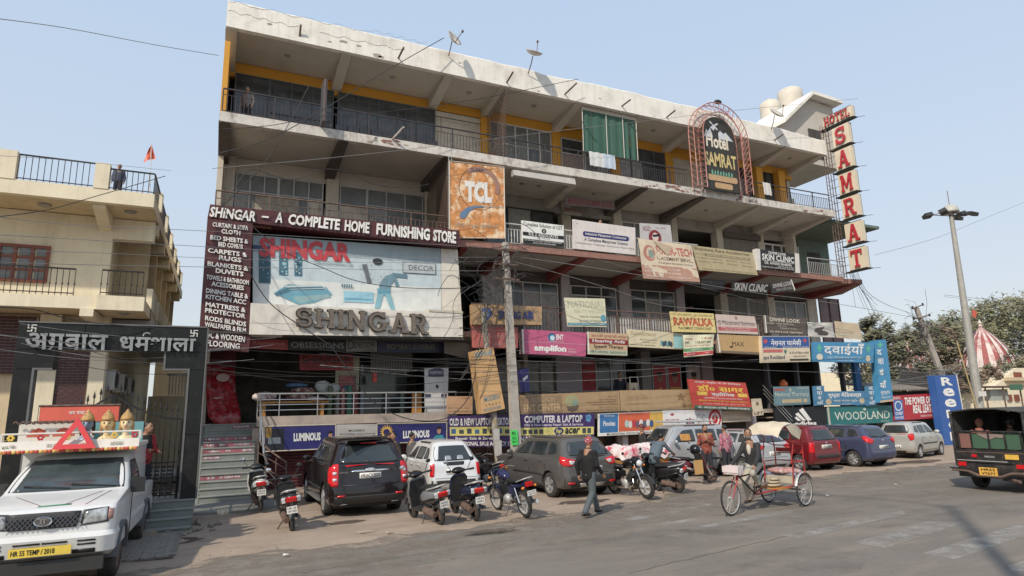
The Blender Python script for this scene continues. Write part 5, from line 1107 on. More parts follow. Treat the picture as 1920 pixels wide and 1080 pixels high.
# lower storey: brick-clad panels and yellow piers
M_joint=mat('brick_mortar',(.36,.34,.31),.9);M_brick=mat('dark_maroon_brick',(.075,.028,.03),.7,var=.4,scale=6)
def brick_panel(xa,xb,z0,z1,y,bw=.23,bh=.075):
 base=obj('brick_cladding',lb(xa,y,z0,xb,y+.12,z1),M_joint,LB);off=root_off(LB)
 me=MB().box(-bw/2+.008,-.02,-bh/2+.008,bw/2-.008,0,bh/2-.008).mesh('brick',M_brick)
 hb=MB().box(-bw/4+.008,-.02,-bh/2+.008,bw/4-.008,0,bh/2-.008).mesh('brick',M_brick)
 r=0;z=z0+bh/2
 while z<z1:
  x=xa+(bw/2 if r%2==0 else bw/4)
  if r%2:bits=[(xa+bw/4,hb)];x=xa+bw
  else:bits=[];x=xa+bw/2
  while x+bw/2<=xb+.01:bits.append((x,me));x+=bw
  if xb-(x-bw/2)>bw*.35:bits.append((x-bw/4,hb))
  for bx_,m_ in bits:
   o=bpy.data.objects.new('brick',m_);C.objects.link(o);o.parent=base;o.location=(bx_-off[0],y-off[1]+rnd.uniform(-.004,.002),z-off[2])
  z+=bh;r+=1
brick_panel(-4.0,-3.3,1.9,5.0,20.38)
brick_panel(-6.6,-4.55,3.6,5.1,20.38,.25,.085)
obj('pier',lb(-4.5,20.3,0,-4.02,20.6,5.2),M_lyel,LB);obj('pier',lb(-3.28,20.3,0,-2.92,20.7,5.2),M_lyel,LB);obj('front_wall',lb(-14,20.5,0,-3.3,20.6,5.2),M_lyeld,LB)
# the long side: a stack of balcony fronts running back into the alley
ys=[20.6,22.9,25.2,27.5,29.8,32.1]
for i,yy in enumerate(ys):
 for zs in(5.2,):
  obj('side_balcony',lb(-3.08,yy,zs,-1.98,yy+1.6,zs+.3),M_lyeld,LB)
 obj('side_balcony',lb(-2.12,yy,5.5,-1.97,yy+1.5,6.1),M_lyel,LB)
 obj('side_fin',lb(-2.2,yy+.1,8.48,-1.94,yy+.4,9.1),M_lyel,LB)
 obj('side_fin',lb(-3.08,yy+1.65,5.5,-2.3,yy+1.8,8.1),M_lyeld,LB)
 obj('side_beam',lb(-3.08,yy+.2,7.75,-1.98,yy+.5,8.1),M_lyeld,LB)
for i,yy in enumerate((21.2,23.2,25.0)):
 t=ac_unit((-2.72,yy,3.2),PI/2,('split cooler box nearest the gate on the alley side wall','split cooler box second from the gate in the alley','split cooler box farthest down the alley')[i],'cooler boxes on the alley wall')
obj('alley_soffit',lb(-3.08,20.8,5.0,-1.9,34,5.19),M_soffitd,LB)
ab=thing('alley_end_building','small cream building with white railed balcony closing the alley','building',(0,33.5,0),world=True)
obj('wall',lb(-3.0,33.5,0,2.4,33.8,3.4),M_lyel,ab);obj('upper_wall',lb(-3,35.5,3.4,2.4,35.8,5.6),M_lyeld,ab)
obj('gable',MB().prism([Vector((-1.9,35.4,4.6)),Vector((-.9,35.4,5.6)),Vector((1.5,35.4,5.6)),Vector((1.5,35.4,4.6))],(0,.2,0)),M_lyel,ab)
bb=MB();x=-2.2
while x<2:bb.box(x,33.45,3.45,x+.06,33.5,4.35);x+=.13
o=obj('balustrade',bb,M_frame,ab);o['kind']='stuff';obj('handrail',lb(-2.3,33.42,4.35,2.2,33.54,4.45),M_frame,ab)
obj('alley_floor_step',lb(-3,28,0,2.4,33.5,.2),M_conc,ab)
# boy by the roof rail and the flag
fl=P(283,340,19.3);t=thing('saffron_flag','small saffron flag on a thin pole over the left roof terrace','flag',(fl.x,19.3,8.5),world=True)
obj('flag_pole',MB().tube([(fl.x,19.3,8.5),P(284,268,19.3)],.012,5),paint((220,215,205)),t)
p0=P(284,268,19.3);c1=MB();c1.smooth=True;rows=[]
for i in range(7):
 u=i/6;a_=P(284-2*u,269+30*u,19.3)
 left=P(284-15*u**.7,272+34*u,19.3);right=P(284+8*u,270+28*u,19.3)
 rows.append([left,left.lerp(a_,.5)+Vector((0,.07*math.sin(u*5),0)),a_,a_.lerp(right,.5)+Vector((0,-.06*math.sin(u*6),0)),right])
vs_=[p for r_ in rows for p in r_];c1.add(vs_,[(i*5+j,i*5+j+1,(i+1)*5+j+1,(i+1)*5+j)for i in range(6)for j in range(4)])
obj('flag_cloth',c1,paint((225,85,30)),t)
# ---- black granite gate
YG=16.1
GT=thing('granite_gate','black granite gateway with grey Hindi letters and a wrought iron gate','gateway',(-2.1,YG,.6),world=True)
M_gran=mat('polished_black_granite',(.013,.014,.0135),.38,spec=.3,var=.35,scale=30,stain=(.06,.06,.055),sscale=3,samt=.4)
M_gjoint=mat('granite_joint',(.12,.12,.12),.6)
zt,zb2=4.42,3.86
pl_=[P(35,605,YG),P(388,617,YG)]
for a,c,z_,w_ in((-3.92,-2.75,zb2,zt),(-2.74,-1.55,zb2,zt),(-1.54,-.37,zb2,zt)):obj('granite_panel',lb(a,YG,z_,c,YG+.45,w_),M_gran,GT)
obj('granite_edge',lb(-3.93,YG-.02,zt,-.35,YG+.47,zt+.03),M_gjoint,GT);obj('granite_edge',lb(-.36,YG-.01,.6,-.33,YG+.46,zt),M_gjoint,GT)
for a,c,z_,w_ in((-1.18,-.37,3.45,3.85),(-.66,-.37,2.0,3.44),(-.66,-.37,.6,1.99),(-3.92,-3.25,3.45,3.85),(-3.92,-3.6,2.0,3.44),(-3.92,-3.6,.1,1.99)):obj('granite_panel',lb(a,YG+.003,z_,c,YG+.44,w_),M_gran,GT)
for a,c,z_,w_ in((-.70,-.66,.6,3.47),(-1.2,-.70,3.43,3.47),(-1.2,-1.16,3.47,3.86),(-3.6,-3.56,.6,3.47),(-3.56,-3.25,3.43,3.47)):obj('granite_edge',lb(a,YG-.012,z_,c,YG+.2,w_),M_gjoint,GT)
M_glet=mat('grey_steel_letter',(.30,.31,.31),.45,.4,var=.2)
q=[P(50,624,YG-.01),P(368,634,YG-.01),P(366,660,YG-.01),P(48,657,YG-.01)]
n_=Vector((0,-1,0))
prints(GT,q,n_,[('3','अगवाल',0,.0,.46,.98,M_glet,.02,.05),('3','धमशाला',.53,.06,1,1.0,M_glet,.02,.05)])
for pts in([(.152,.76),(.13,.96)],[(.668,.0),(.672,-.17),(.69,-.24),(.71,-.16)]):
 obj('raised_letters',MB().tube([bil(q,*p)+Vector((0,-.06,0))for p in pts],.018,5),M_glet,GT)
for(px,py)in((60,614),(364,624)):
 c=P(px,py,YG-.02);vs_,fs_=text2d('卐',.02);l_=MB();l_.add([(c.x-.08+.16*a,YG-.012,c.z-.09+.16*b_)for a,b_ in vs_],fs_);obj('gate_emblem',l_,paint((215,212,205)),GT)
# gate leaves: spiked bars with a curved top rail
for side,xa,xb in(('left',-3.5,-2.15),('right',-2.1,-.75)):
 fr=MB();n=12;top=[]
 for i in range(n+1):
  x=xa+(xb-xa)*i/n;t_=(i/n if side=='left' else 1-i/n);top.append(Vector((x,YG+.2,2.35+.55*t_**2)))
 fr.tube(top,.022,5).tube([(xa,YG+.2,.7),(xb,YG+.2,.7)],.02,5).tube([(xa,YG+.2,1.4),(xb,YG+.2,1.4)],.015,5).tube([(xa,YG+.2,.62),(xa,YG+.2,top[0].z)],.03,6).tube([(xb,YG+.2,.62),(xb,YG+.2,top[-1].z)],.03,6)
 R=obj('gate_leaf',fr,M_blk,GT);k=0;x=xa+.1
 while x<xb-.04:
  t_=((x-xa)/(xb-xa))if side=='left' else 1-(x-xa)/(xb-xa);z=2.35+.55*t_**2
  bbm=MB().tube([(x,YG+.2,.65),(x,YG+.2,z+.16)],.011,5);bbm.lathe([(0,z+.14),(.028,z+.19),(.02,z+.24),(0,z+.33)],6,'z',(x,YG+.2,0));obj('bar',bbm,M_blk,R);x+=.115
 mm=MB()
 if side=='right':
  for i in range(9):
   for j in range(8):mm.box(xa+.1+i*.13,YG+.18,.72+j*.08,xa+.2+i*.13,YG+.19,.77+j*.08)
  o=obj('perforated_sheet',mm,M_blk,R);o['kind']='stuff'
# the gate steps
M_kota=mat('grey_green_stone',(.20,.215,.195),.6,var=.15,stain=(.10,.105,.10),sscale=2,samt=.6,bump=.2)
st=thing('gate_steps','grey stone steps up to the black gate','steps',(-1.5,15.2,0),world=True)
for k in range(4):
 obj('step',lb(-4.4,15.2+.3*k,.0 if k==0 else .15*k,-.38,15.2+.3*(k+1)+(1.2 if k==3 else 0),.15*(k+1)),M_kota,st)
 obj('nosing',lb(-4.4,15.17+.3*k,.15*(k+1)-.02,-.38,15.2+.3*k,.15*(k+1)+.012),mat('stone_nosing',(.27,.285,.265),.5,var=.1),st)
# ---- shop stair with stickers on its risers
SS=thing('shop_staircase','grey stone staircase with torn pink stickers on its risers rising to the furnishing shop','staircase',(.4,19.6,0),world=True)
n=12;y0_,y1_=19.6,22.5;h=2.07/n;xa,xb=-.36,1.12
M_stk=mat('torn_sticker',(.42,.42,.42),.6,var=.5,scale=7);M_stkp=mat('pink_sticker_paper',(.30,.10,.12),.6,var=.4,scale=8)
for k in range(n):
 y=y0_+(y1_-y0_)*k/n;z=.08+h*k
 xr=1.0+.12*k/n
 s_=obj('step',lb(xa,y,.0,xr,y+(y1_-y0_)/n+.001+(0 if k<n-1 else .15),z+h-.02),M_kota,SS)
 obj('tread',lb(xa-.01,y-.03,z+h-.02,xr+.01,y+(y1_-y0_)/n+(.15 if k==n-1 else 0),z+h+(.002 if k%2 else 0)),mat('stone_nosing',(.27,.285,.265),.5),SS)
 if k in(3,6,7,8,9,11):
  ua={3:.0,6:.02,7:.0,8:.0,9:.0,11:.55}[k];ub={3:.75,6:.35,7:.98,8:.98,9:.98,11:.98}[k]
  pk=MB();pk.prism([Vector((xa+1.4*ua,y-.002,z+.02)),Vector((xa+1.4*ub,y-.002,z+.02)),Vector((xa+1.4*ub,y-.002,z+h-.05)),Vector((xa+1.4*ua,y-.002,z+h-.05))],(0,-.001,0));obj('sticker',pk,M_stkp,s_)
  pm_=MB()
  for i in range(16):
   cx_=xa+1.4*rnd.uniform(ua+.03,ub-.03);w_=rnd.uniform(.02,.07);k_=7
   pm_.face([Vector((cx_+w_*rnd.uniform(.5,1.1)*math.cos(a*2*PI/k_),y-.005-.0003*i,z+h*.45+.035*rnd.uniform(.5,1.1)*math.sin(a*2*PI/k_)))for a in range(k_)])
  o=obj('torn_scraps',pm_,M_stk,s_);o['kind']='stuff'
obj('side_string',MB().prism([Vector((xa-.08,y0_-.05,0)),Vector((xa-.08,y1_,0)),Vector((xa-.08,y1_,2.1)),Vector((xa-.08,y0_-.05,.1))],(.07,0,0)),M_kota,SS)
for nm_,x_,ya_,yb_ in(('left',xa-.06,16.7,18.2),):
 hr=MB()
 hr.tube([(x_,ya_,.95),(x_,yb_,1.0),(x_,yb_+.1,.9)],.025,6)
 for yy in(16.7,17.2,17.7,18.2):hr.tube([(x_,yy,.05),(x_,yy,.98)],.018,6)
 hr.tube([(x_,16.7,.5),(x_,18.2,.5)],.012,5);obj('handrail',hr,M_steel,SS)
hr=MB();hr.tube([(1.16,22.3,3.07),(1.16,21.5,3.0),(1.25,19.8,1.3),(1.32,19.0,1.05)],.028,6)
pts=[(1.6,18.7,1.0),(1.45,19.7,1.55)]
hr.tube([(1.16,21.5,3.0),(1.2,20.9,1.6),(1.22,20.6,1.5)],.02,6)
obj('handrail',hr,M_steel,SS)
gr=thing('stair_side_grille','rusty leaning tube grille between the stair foot and the maroon shutters','railing',(1.5,19.2,.09),world=True)
fb=MB();A_,B_2=Vector((1.15,20.6,0)),Vector((1.75,18.4,0))
for f_,z_ in((0,1.75),(.33,1.5),(.66,1.4),(1,1.3)):
 p=A_.lerp(B_2,f_);fb.tube([(p.x,p.y,.09),(p.x,p.y,z_-.2)],.02,6)
for z_ in(.35,.65,.95):fb.tube([A_+Vector((0,0,z_+.35)),B_2+Vector((0,0,z_))],.014,5)
fb.tube([A_+Vector((0,0,1.65)),A_.lerp(B_2,.5)+Vector((0,0,1.35)),B_2+Vector((0,0,1.12))],.025,6)
obj('tubes',fb,M_rust,gr)
# goods on the shop terrace
mt=thing('mattress_roll','shiny dark red plastic-wrapped mattress slumped against the left shop pier','mattress',(0,22.9,2.14),world=True)
M_plred=mat('red_plastic_wrap',(.24,.015,.02),.22,var=.5,scale=6,stain=(.5,.3,.3),sscale=5,samt=.5,bump=.8,bscale=9)
g_=MB();g_.smooth=True
rows=[P(388,682,23.2),P(386,740,23.1),P(390,780,22.7),P(402,795,22.4)];ro2=[P(440,690,23.2),P(442,735,23.1),P(450,770,22.7),P(452,795,22.4)]
rings=[]
for a,c in zip(rows,ro2):
 r_=[]
 for i in range(7):p=a.lerp(c,i/6);r_.append(p+Vector((0,-.02*math.sin(i*2),0)))
 for i in range(6,-1,-1):p=a.lerp(c,i/6);r_.append(p+Vector((0,.22,0)))
 rings.append(r_)
g_.loft(rings);obj('wrapped_mattress',g_,M_plred,mt)
for(px,py,w_,h_)in((418,708,.2,.14),(412,750,.3,.1)):
 c=P(px,py,23.02);e=MB();e.prism([Vector((c.x+w_*math.cos(a*PI/8),c.y,c.z+h_*math.sin(a*PI/8)))for a in range(16)],(0,-.01,0));obj('print_label',e,paint((170,140,130)),mt)
tb=thing('display_table','wooden legged table heaped with patterned blankets on the shop terrace','table',(2.0,22.6,2.14),world=True)
M_wd=mat('orange_table_wood',(.42,.2,.05),.5,var=.2)
obj('table_top',lb(1.25,22.3,2.78,3.4,23.2,2.84),M_wd,tb)
for x,y in((1.35,22.35),(3.2,22.35),(1.35,23.1),(3.2,23.1)):obj('leg',lb(x-.05,y-.05,2.14,x+.05,y+.05,2.78),M_wd,tb)
M_rug=mat('maroon_patterned_rug',(.16,.06,.055),.9,var=.8,scale=9,stain=(.5,.42,.38),sscale=7,samt=.8);M_rugw=mat('white_maroon_quilt',(.6,.56,.54),.9,var=.2,scale=8,stain=(.2,.05,.07),sscale=4,samt=.9);M_blu=mat('blue_pillow_cloth',(.09,.17,.3),.8,var=.3);M_wpil=mat('white_pillow_cloth',(.5,.52,.5),.8,var=.1)
def pile(nm,c,r,m,lab,cat='blanket',rot=0,g='folded goods on the shop table'):
 b=MB();b.smooth=True;b.ell((0,0,r[2]),r,14,8)
 b.v=[tuple(Vector(v)*(1+rnd.uniform(-.05,.05)))for v in b.v]
 o=obj(nm,b,m);o.location=c;o.rotation_euler=(0,rot,0);o['label']=lab;o['category']=cat;o['group']=g
pile('rolled_quilt',(1.35,22.5,2.84),(.4,.3,.16),M_rugw,'white and maroon striped quilt at the left end of the table')
pile('folded_rug',(2.5,22.6,2.84),(.5,.35,.13),M_rug,'dark maroon patterned rug in the middle of the table')
pile('folded_rug',(2.6,22.6,3.08),(.42,.3,.12),M_rug,'second maroon rug, lying on the first one')
pile('folded_quilt',(3.0,22.4,2.84),(.35,.3,.07),M_rugw,'thin whitish quilt hanging at the table front')
pile('blue_pillow',(2.4,22.9,3.3),(.38,.25,.09),M_blu,'flat dark blue pillow on top of the rugs','pillow')
pile('white_pillow',(3.2,23.0,3.1),(.32,.16,.24),M_wpil,'white pillow leaning, the left one','pillow',.5)
pile('white_pillow',(3.7,23.0,3.0),(.32,.16,.24),M_wpil,'white pillow leaning, the right one','pillow',-.4)
pile('blue_pillow',(4.1,22.8,3.05),(.18,.16,.16),paint((80,130,170)),'light blue cushion at the right of the white pillows','pillow')
for k,(x,c_,w_)in enumerate([(3.75,(120,120,120),.07),(3.95,(170,120,110),.08),(4.15,(50,110,90),.1),(4.4,(130,40,40),.08),(4.6,(110,120,130),.07),(3.5,(90,110,80),.09),(6.05,(70,90,80),.09)]):
 b=MB().lathe([(w_,0),(w_,1.0+.1*(k%3)),(w_*.3,1.01+.1*(k%3)),(0,1.0+.1*(k%3))],12);o=obj('cloth_roll',b,paint(c_));o.location=(x,22.6+.1*(k%2),2.16);o['group']='upright cloth rolls'
 o['label']=('grey','pinkish','green','dark red','bluish grey','olive','dull green far right')[k]+' upright roll of cloth on the shop terrace';o['category']='cloth roll'
c=P(650,745,23.0);t=thing('cloth_rack','red cloth rack with a cream frame in the middle of the shop front','display rack',(c.x,23,2.16),world=True)
obj('red_cloth',lb(c.x-.28,23,2.2,c.x+.28,23.05,3.75),M_plred,t);obj('frame',MB().box(c.x-.42,22.98,2.16,c.x-.3,23.06,4.0).box(c.x+.3,22.98,2.16,c.x+.42,23.06,4.0).box(c.x-.42,22.975,3.75,c.x+.42,23.03,4.4),paint((150,145,115)),t)
for z_ in(2.7,2.95,3.2,3.5):obj('rod',MB().tube([(c.x-.4,22.94,z_),(c.x+.4,22.94,z_)],.012,5),M_steel,t)
bl=MB()
for i in range(17):bl.box(5.05+i*.095,23.4,3.9,5.12+i*.095,23.41,4.9)
o=solo('vertical_blind',bl,paint((130,125,118)),'grey vertical strip blind hanging at the right of the shop front','blind');o['kind']='stuff'
for n_x in range(17):pass
solo('orange_board',lb(6.35,22.3,2.16,6.7,22.4,3.05),M_wd,'orange wooden board standing behind the steel rail','board')
solo('fire_extinguisher_box',MB().box(5.05,23,3.5,5.2,23.1,3.85),paint((215,60,40)),'small orange-red box fixed above the terrace rail','box')
solo('glass_partition',lb(4.8,24.0,2.16,6.6,24.05,4.2),M_glass,'dark glass shop partition behind the terrace rail','glass partition')
# outdoor display: white box with plus sign
c=P(1188,725,22.0);t=thing('first_aid_stand','pale upright box with a plus sign and tube handle before the clinic','stand',(c.x,22,2.2),world=True)
obj('box',lb(c.x-.22,22,2.2,c.x+.22,22.2,3.4),paint((205,180,150)),t);obj('handle',MB().tube([(c.x-.1,22.1,3.4),(c.x-.1,22.1,3.65),(c.x+.3,22.1,3.65),(c.x+.35,22.1,2.9)],.02,6),M_steel,t);obj('plus_sign',MB().box(c.x-.08,21.985,3.1,c.x+.08,21.99,3.14).box(c.x-.02,21.98,3.04,c.x+.02,21.984,3.2),M_black,t)
c=P(1436,745,21.6);ss=thing('terrace_stair','steel railed side stair climbing left from the adidas sign to the terrace','staircase',(c.x,21.6,0),world=True)
hb=MB();a1,a2=P(1430,722,21.4),P(1478,772,21.2);b1,b2=P(1452,735,21.5),P(1500,800,21.2)
for dz in(0,-.18,-.36):hb.tube([a1+Vector((0,0,dz)),P(1485,782,21.2)+Vector((0,0,dz))],.016,5)
hb.tube([P(1445,722,21.6),P(1500,775,21.4)],.02,5);obj('handrail',hb,M_steel,ss)
for k in range(8):obj('step',lb(c.x-.3+k*.27,21.5,2.0-k*.25,c.x+.05+k*.27,22.6,2.05-k*.25),M_terr,ss)
# ======= POLES AND WIRES
def catm(pts,n=6):
 out=[];k=len(pts)
 for i in range(k-1):
  p0,p1,p2,p3=pts[max(i-1,0)],pts[i],pts[i+1],pts[min(i+2,k-1)]
  for j in range(n):
   t=j/n;out.append(.5*((2*p1)+(p2-p0)*t+(2*p0-5*p1+4*p2-p3)*t*t+(-p0+3*p1-3*p2+p3)*t**3))
 return out+[pts[-1]]
def wire(pts,r=.008,m=None,lab='dark cable strung across the street front',y=None,g='overhead cables',smooth=True):
 q=[P(a[0],a[1],a[2]if len(a)>2 else y)for a in pts]
 if smooth:q=catm(q)
 return solo('cable',MB().tube(q,r,5),m or M_wire,lab,'cable',g)
def wsag(a,b,sag,r=.006,m=None,lab='',n=14,g='overhead cables'):
 q=[]
 for i in range(n+1):t=i/n;p=a.lerp(b,t);p=p+Vector((0,0,-sag*4*t*(1-t)));q.append(p)
 return solo('cable',MB().tube(q,r,4),m or M_wireg,lab,'cable',g)
pt,pb_=P(947,455,20.2),P(971,905,20.2);pb_.z=0
pole=thing('concrete_pole','pale square concrete pole leaning before the shops, wrapped in cable at the top','utility pole',tuple(pb_),world=True)
d=(pt-pb_);m_=MB();m_.hexa([pb_+Vector(v)for v in((-.17,-.13,0),(.17,-.13,0),(.17,.13,0),(-.17,.13,0))],[pt+Vector(v)for v in((-.1,-.09,0),(.1,-.09,0),(.1,.09,0),(-.1,.09,0))]);obj('shaft',m_,M_conc,pole)
sc=[P(957,807,20.03),P(970,806,20.03),P(972,834,20.03),P(959,835,20.03)]
po=MB();po.prism(sc,(0,.01,0));po_=obj('green_notice',po,paint((60,225,90)),pole)
prints(pole,sc,Vector((0,-1,0)),[T_('PG',.2,.1,.7,.35,BK,.02),T_('GIRLS',.15,.45,.8,.62,(20,120,60),.01),T_('98111',.15,.7,.85,.85,(20,120,60),.01)])
for k in range(3):obj('cross_arm',MB().box(pt.x-.5,pt.y-.15-.03*k,pt.z-.35-.55*k,pt.x+.45,pt.y-.1-.03*k,pt.z-.28-.55*k),M_rust,pole)
M_thin=mat('speckled_pipe',(.26,.24,.21),.8,var=.4,scale=8,stain=(.45,.3,.08),sscale=3,samt=.5)
a,b_=P(906,585,20.55),P(938,875,20.55);tp=thing('thin_pole','thin rusty pole carrying the askew tan box sign, pasted with papers','utility pole',(b_.x,b_.y,0),world=True)
b_.z=0;obj('shaft',MB().tube([b_,a],[.13,.1],10),M_thin,tp)
for(px,py,w_,h_)in((931,815,.11,.2),(934,840,.13,.26)):c=P(px,py,20.4);obj('pasted_paper',MB().box(c.x-w_,c.y-.01,c.z-h_,c.x+w_,c.y,c.z+h_),paint((190,186,180)),tp)
# lamp mast
mb0=P(1836,765,21.5);mt0=P(1783,402,21.5);mb0.z=0
lm=thing('high_mast_lamp','tall grey tapering lamp mast with floodlights beside the blue sign','street lamp',tuple(mb0),world=True)
mb0b=P(1846,830,21.5);mb0b.z=0
M_mast=mat('galvanised_mast',(.36,.35,.32),.6,.3,var=.12,streak=.2)
obj('mast',MB().tube([mb0b,mt0],[.27,.12],14),M_mast,lm)
hd=MB();hd.smooth=True;hd.lathe([(0,.5),(.25,.46),(.38,.36),(.45,.1),(.46,0),(.3,-.02),(0,-.02)],20,'z',mt0+Vector((0,0,.1)));obj('head_cap',hd,paint((190,188,178)),lm)
obj('lightning_rod',MB().tube([mt0+Vector((0,0,.5)),mt0+Vector((0,0,1.5))],.02,5),M_rust,lm)
for k,an in enumerate((-.35,.25,2.7,3.4,-1.4,-1.8)):
 dr=Vector((math.cos(an),math.sin(an),0));L_=1.3 if k<4 else .5;e=mt0+dr*L_+Vector((0,0,.1-.05*k))
 obj('arm',MB().tube([mt0+Vector((0,0,-.1)),e],.03,5).tube([mt0+Vector((0,0,.15)),e],.02,5),M_rust,lm)
 obj('floodlight',MB().cbox(e+dr*.12+Vector((0,0,-.05)),(.46,.4,.22),(.3,.2*(-1)**k,an)),M_blackpl,lm)
c=P(1838,738,21.2);obj('mast_plate',MB().box(c.x-.35,c.y-.12,c.z-.15,c.x+.35,c.y-.1,c.z+.12),paint((220,218,212)),lm)
# leaning pole right
a,b_=P(1717,575,24.5),P(1782,745,24.5);c=P(1800,800,24.5);c.z=0
lp=thing('leaning_pole','weathered concrete pole leaning left at the right of the block, tangled in cables','utility pole',tuple(c),world=True)
obj('shaft',MB().tube([b_+(b_-a)*1.2,b_,a],[.24,.22,.15],6),M_conc,lp)
for k,(dz,w_)in enumerate(((.1,.6),(.8,.9),(1.4,.7),(2.0,.8))):
 q=a+(b_-a)*(dz/6);obj('cross_arm',MB().tube([q+Vector((-w_,-.1,-.1)),q+Vector((w_,-.1,.25))],.035,5),M_rust,lp)
 for s_ in(-1,1):obj('insulator',MB().lathe([(.05,0),(.08,.05),(.04,.1),(.07,.15),(0,.18)],8,'z',q+Vector((w_*.9*s_,-.1,.05+.12*s_))),M_blackpl,lp)
# street lamp behind the viewer whose shadow lies over the asphalt
sl_=thing('street_lamp','grey street lamp post with a curved arm beside the road','street lamp',(5.4,1.95,0),world=True)
obj('post',MB().tube([(5.4,1.95,0),(5.4,1.95,10.2)],[.14,.1],10),M_mast,sl_)
arm=[Vector((5.4,1.95,10.1)),Vector((5.2,2.6,10.35)),Vector((4.9,3.4,10.5)),Vector((4.5,4.4,10.55))]
obj('arm',MB().tube(catm(arm),.05,8),M_mast,sl_);obj('lamp_head',MB().ell((4.4,4.6,10.53),(.15,.38,.08),10,6),M_blackpl,sl_)
# --- long cables (each follows what the photograph shows; depth from the poles it ties to)
Lf=lambda s:'thin grey %s running left from the bare concrete pole'%s
wl=[([(-60,398,14),(120,420,16),(380,433,19),(620,447,20),(870,462,20.2),(948,470,20.2)],.009,0,'topmost of the level cables over the brown sign, ending on the concrete pole'),([(-60,437,14),(200,452,17),(480,468,19.5),(720,482,20),(946,482,20.2)],.009,0,'second level cable across the picture billboard below the red lettering'),([(-60,470,14),(180,474,17),(420,485,19.5),(700,492,20),(950,490,20.2)],.008,0,'level cable over the picture billboard at the height of the curtains'),([(-60,490,14),(230,498,17),(560,503,20),(880,508,20),(952,505,20.2)],.009,0,'lowest level cable across the billboard figure'),([(832,71,20.6),(720,135,20.3),(590,215,20),(500,262,19.6),(412,287,19.5)],.018,1,'thick black cable from the parapet down to the left corner'),([(1085,148,20.6),(900,185,20.3),(720,210,20),(600,218,19.8),(510,235,19.6),(420,242,19.5)],.014,1,'black cable from mid parapet sloping left over the top balcony'),([(580,160,20.4),(540,235,20),(500,300,19.9),(455,350,19.9),(415,388,20.3)],.016,1,'black cable falling steeply from the boxed side sign to the brown sign'),([(1608,185,20),(1400,205,20.2),(1180,230,20.3),(990,252,20.3),(800,276,20.3),(600,298,20),(398,316,19.8)],.011,0,'long pale cable crossing the whole front below the parapet'),([(430,372,20.3),(455,330,20.3),(478,318,20.4),(520,332,20.5),(558,336,20.5),(600,318,20.5),(650,322,20.5),(700,345,20.5),(760,352,20.5),(805,345,20.6)],.016,1,'black cable festooned along the third storey ceiling'),([(417,382,20.3),(440,440,20),(470,514,19.9),(510,572,19.8),(577,620,19.8),(622,652,19.8),(660,705,19.9),(705,757,20),(760,784,20.1),(814,789,20.2),(850,776,20.3),(880,742,20.4),(893,690,20.4),(905,610,20.4),(925,540,20.3),(948,500,20.2)],.02,1,'long black hose-like cable swinging in a deep loop from the brown sign to the pole'),([(414,382,20.3),(459,413,20),(530,470,19.9),(600,500,19.9),(666,526,19.9),(740,538,20),(814,541,20),(880,538,20.1),(950,520,20.2)],.016,1,'black cable sagging across the billboard figure to the pole'),([(472,600,20.2),(520,618,20.1),(600,622,20.1),(700,628,20.1),(790,610,20.1),(840,570,20.1),(880,540,20.1),(945,500,20.2)],.008,0,'grey cable over the big bronze letters rising to the pole'),([(660,365,20.2),(668,392,20.2),(690,404,20.2),(735,420,20.2),(860,450,20.2)],.008,1,'short black cable dropping over the brown sign band'),([(960,490,20.2),(1042,511,20.1),(1153,544,20.2),(1240,572,20.4),(1358,583,20.5),(1480,600,20.6),(1600,622,20.8)],.012,0,'grey cable from the pole down over the yellow and pink boards'),([(960,480,20.2),(1100,500,20.1),(1240,522,20.2),(1319,533,20.3),(1430,551,20.4),(1513,561,20.5),(1613,577,20.8),(1717,596,24.4)],.014,0,'thick grey cable from the pole under the SKIN CLINIC boards to the leaning pole'),([(955,470,20.2),(1060,470,20.1),(1180,503,20.1),(1300,535,20.2),(1400,560,20.3),(1500,592,20.5),(1600,640,20.8)],.007,0,'thin grey cable slanting over the salmon banner'),([(952,500,20.2),(1000,560,20.2),(1060,590,20.3),(1130,610,20.4),(1200,605,20.4),(1300,575,20.5)],.01,2,'reddish cable curving below the white framed windows'),([(960,645,20.2),(1040,625,20.2),(1140,600,20.3),(1215,575,20.4)],.008,1,'thin dark cable rising right over the pink sign'),([(1715,590,24.4),(1660,570,22),(1625,545,21),(1605,505,20.6)],.014,1,'black cable from the leaning pole up to the foot of the vertical sign'),([(1600,515,20.6),(1625,560,21),(1650,600,22),(1700,640,24),(1735,655,24.4)],.01,1,'black cable looping down right of the corner slab'),([(1595,510,20.6),(1612,545,20.8),(1640,610,21.5),(1655,640,22)],.01,1,'second black cable hanging at the corner slab'),([(-60,28,14),(120,52,17),(290,84,19),(410,104,21)],.012,0,'single thin wire high in the sky at upper left'),([(-40,290,14),(120,300,16),(320,320,19)],.006,0,'thin wire crossing the left roof railing'),([(-60,412,15),(80,395,17),(190,365,18.4),(310,330,18.6)],.013,1,'dark cable slanting up across the guest house front'),([(-40,575,14),(60,580,15),(140,600,15.8),(250,612,16),(385,622,16.4)],.014,1,'dark cable sagging over the guest house above the gate'),([(1640,478,30),(1750,448,30),(1840,412,30),(1980,355,30)],.02,0,'long wire across the sky right of the vertical sign'),([(1770,553,30),(1860,562,30),(1980,572,30)],.02,0,'upper wire behind the lamp mast at the right edge'),([(1770,556,30),(1860,568,30),(1980,590,30)],.015,0,'lower wire behind the lamp mast at the right edge'),]
M_wred=mat('reddish_cable',(.2,.06,.05),.6)
for pts,r,k,lab in wl:wire(pts,r*.8,[M_wireg,M_wire,M_wred][k],lab)
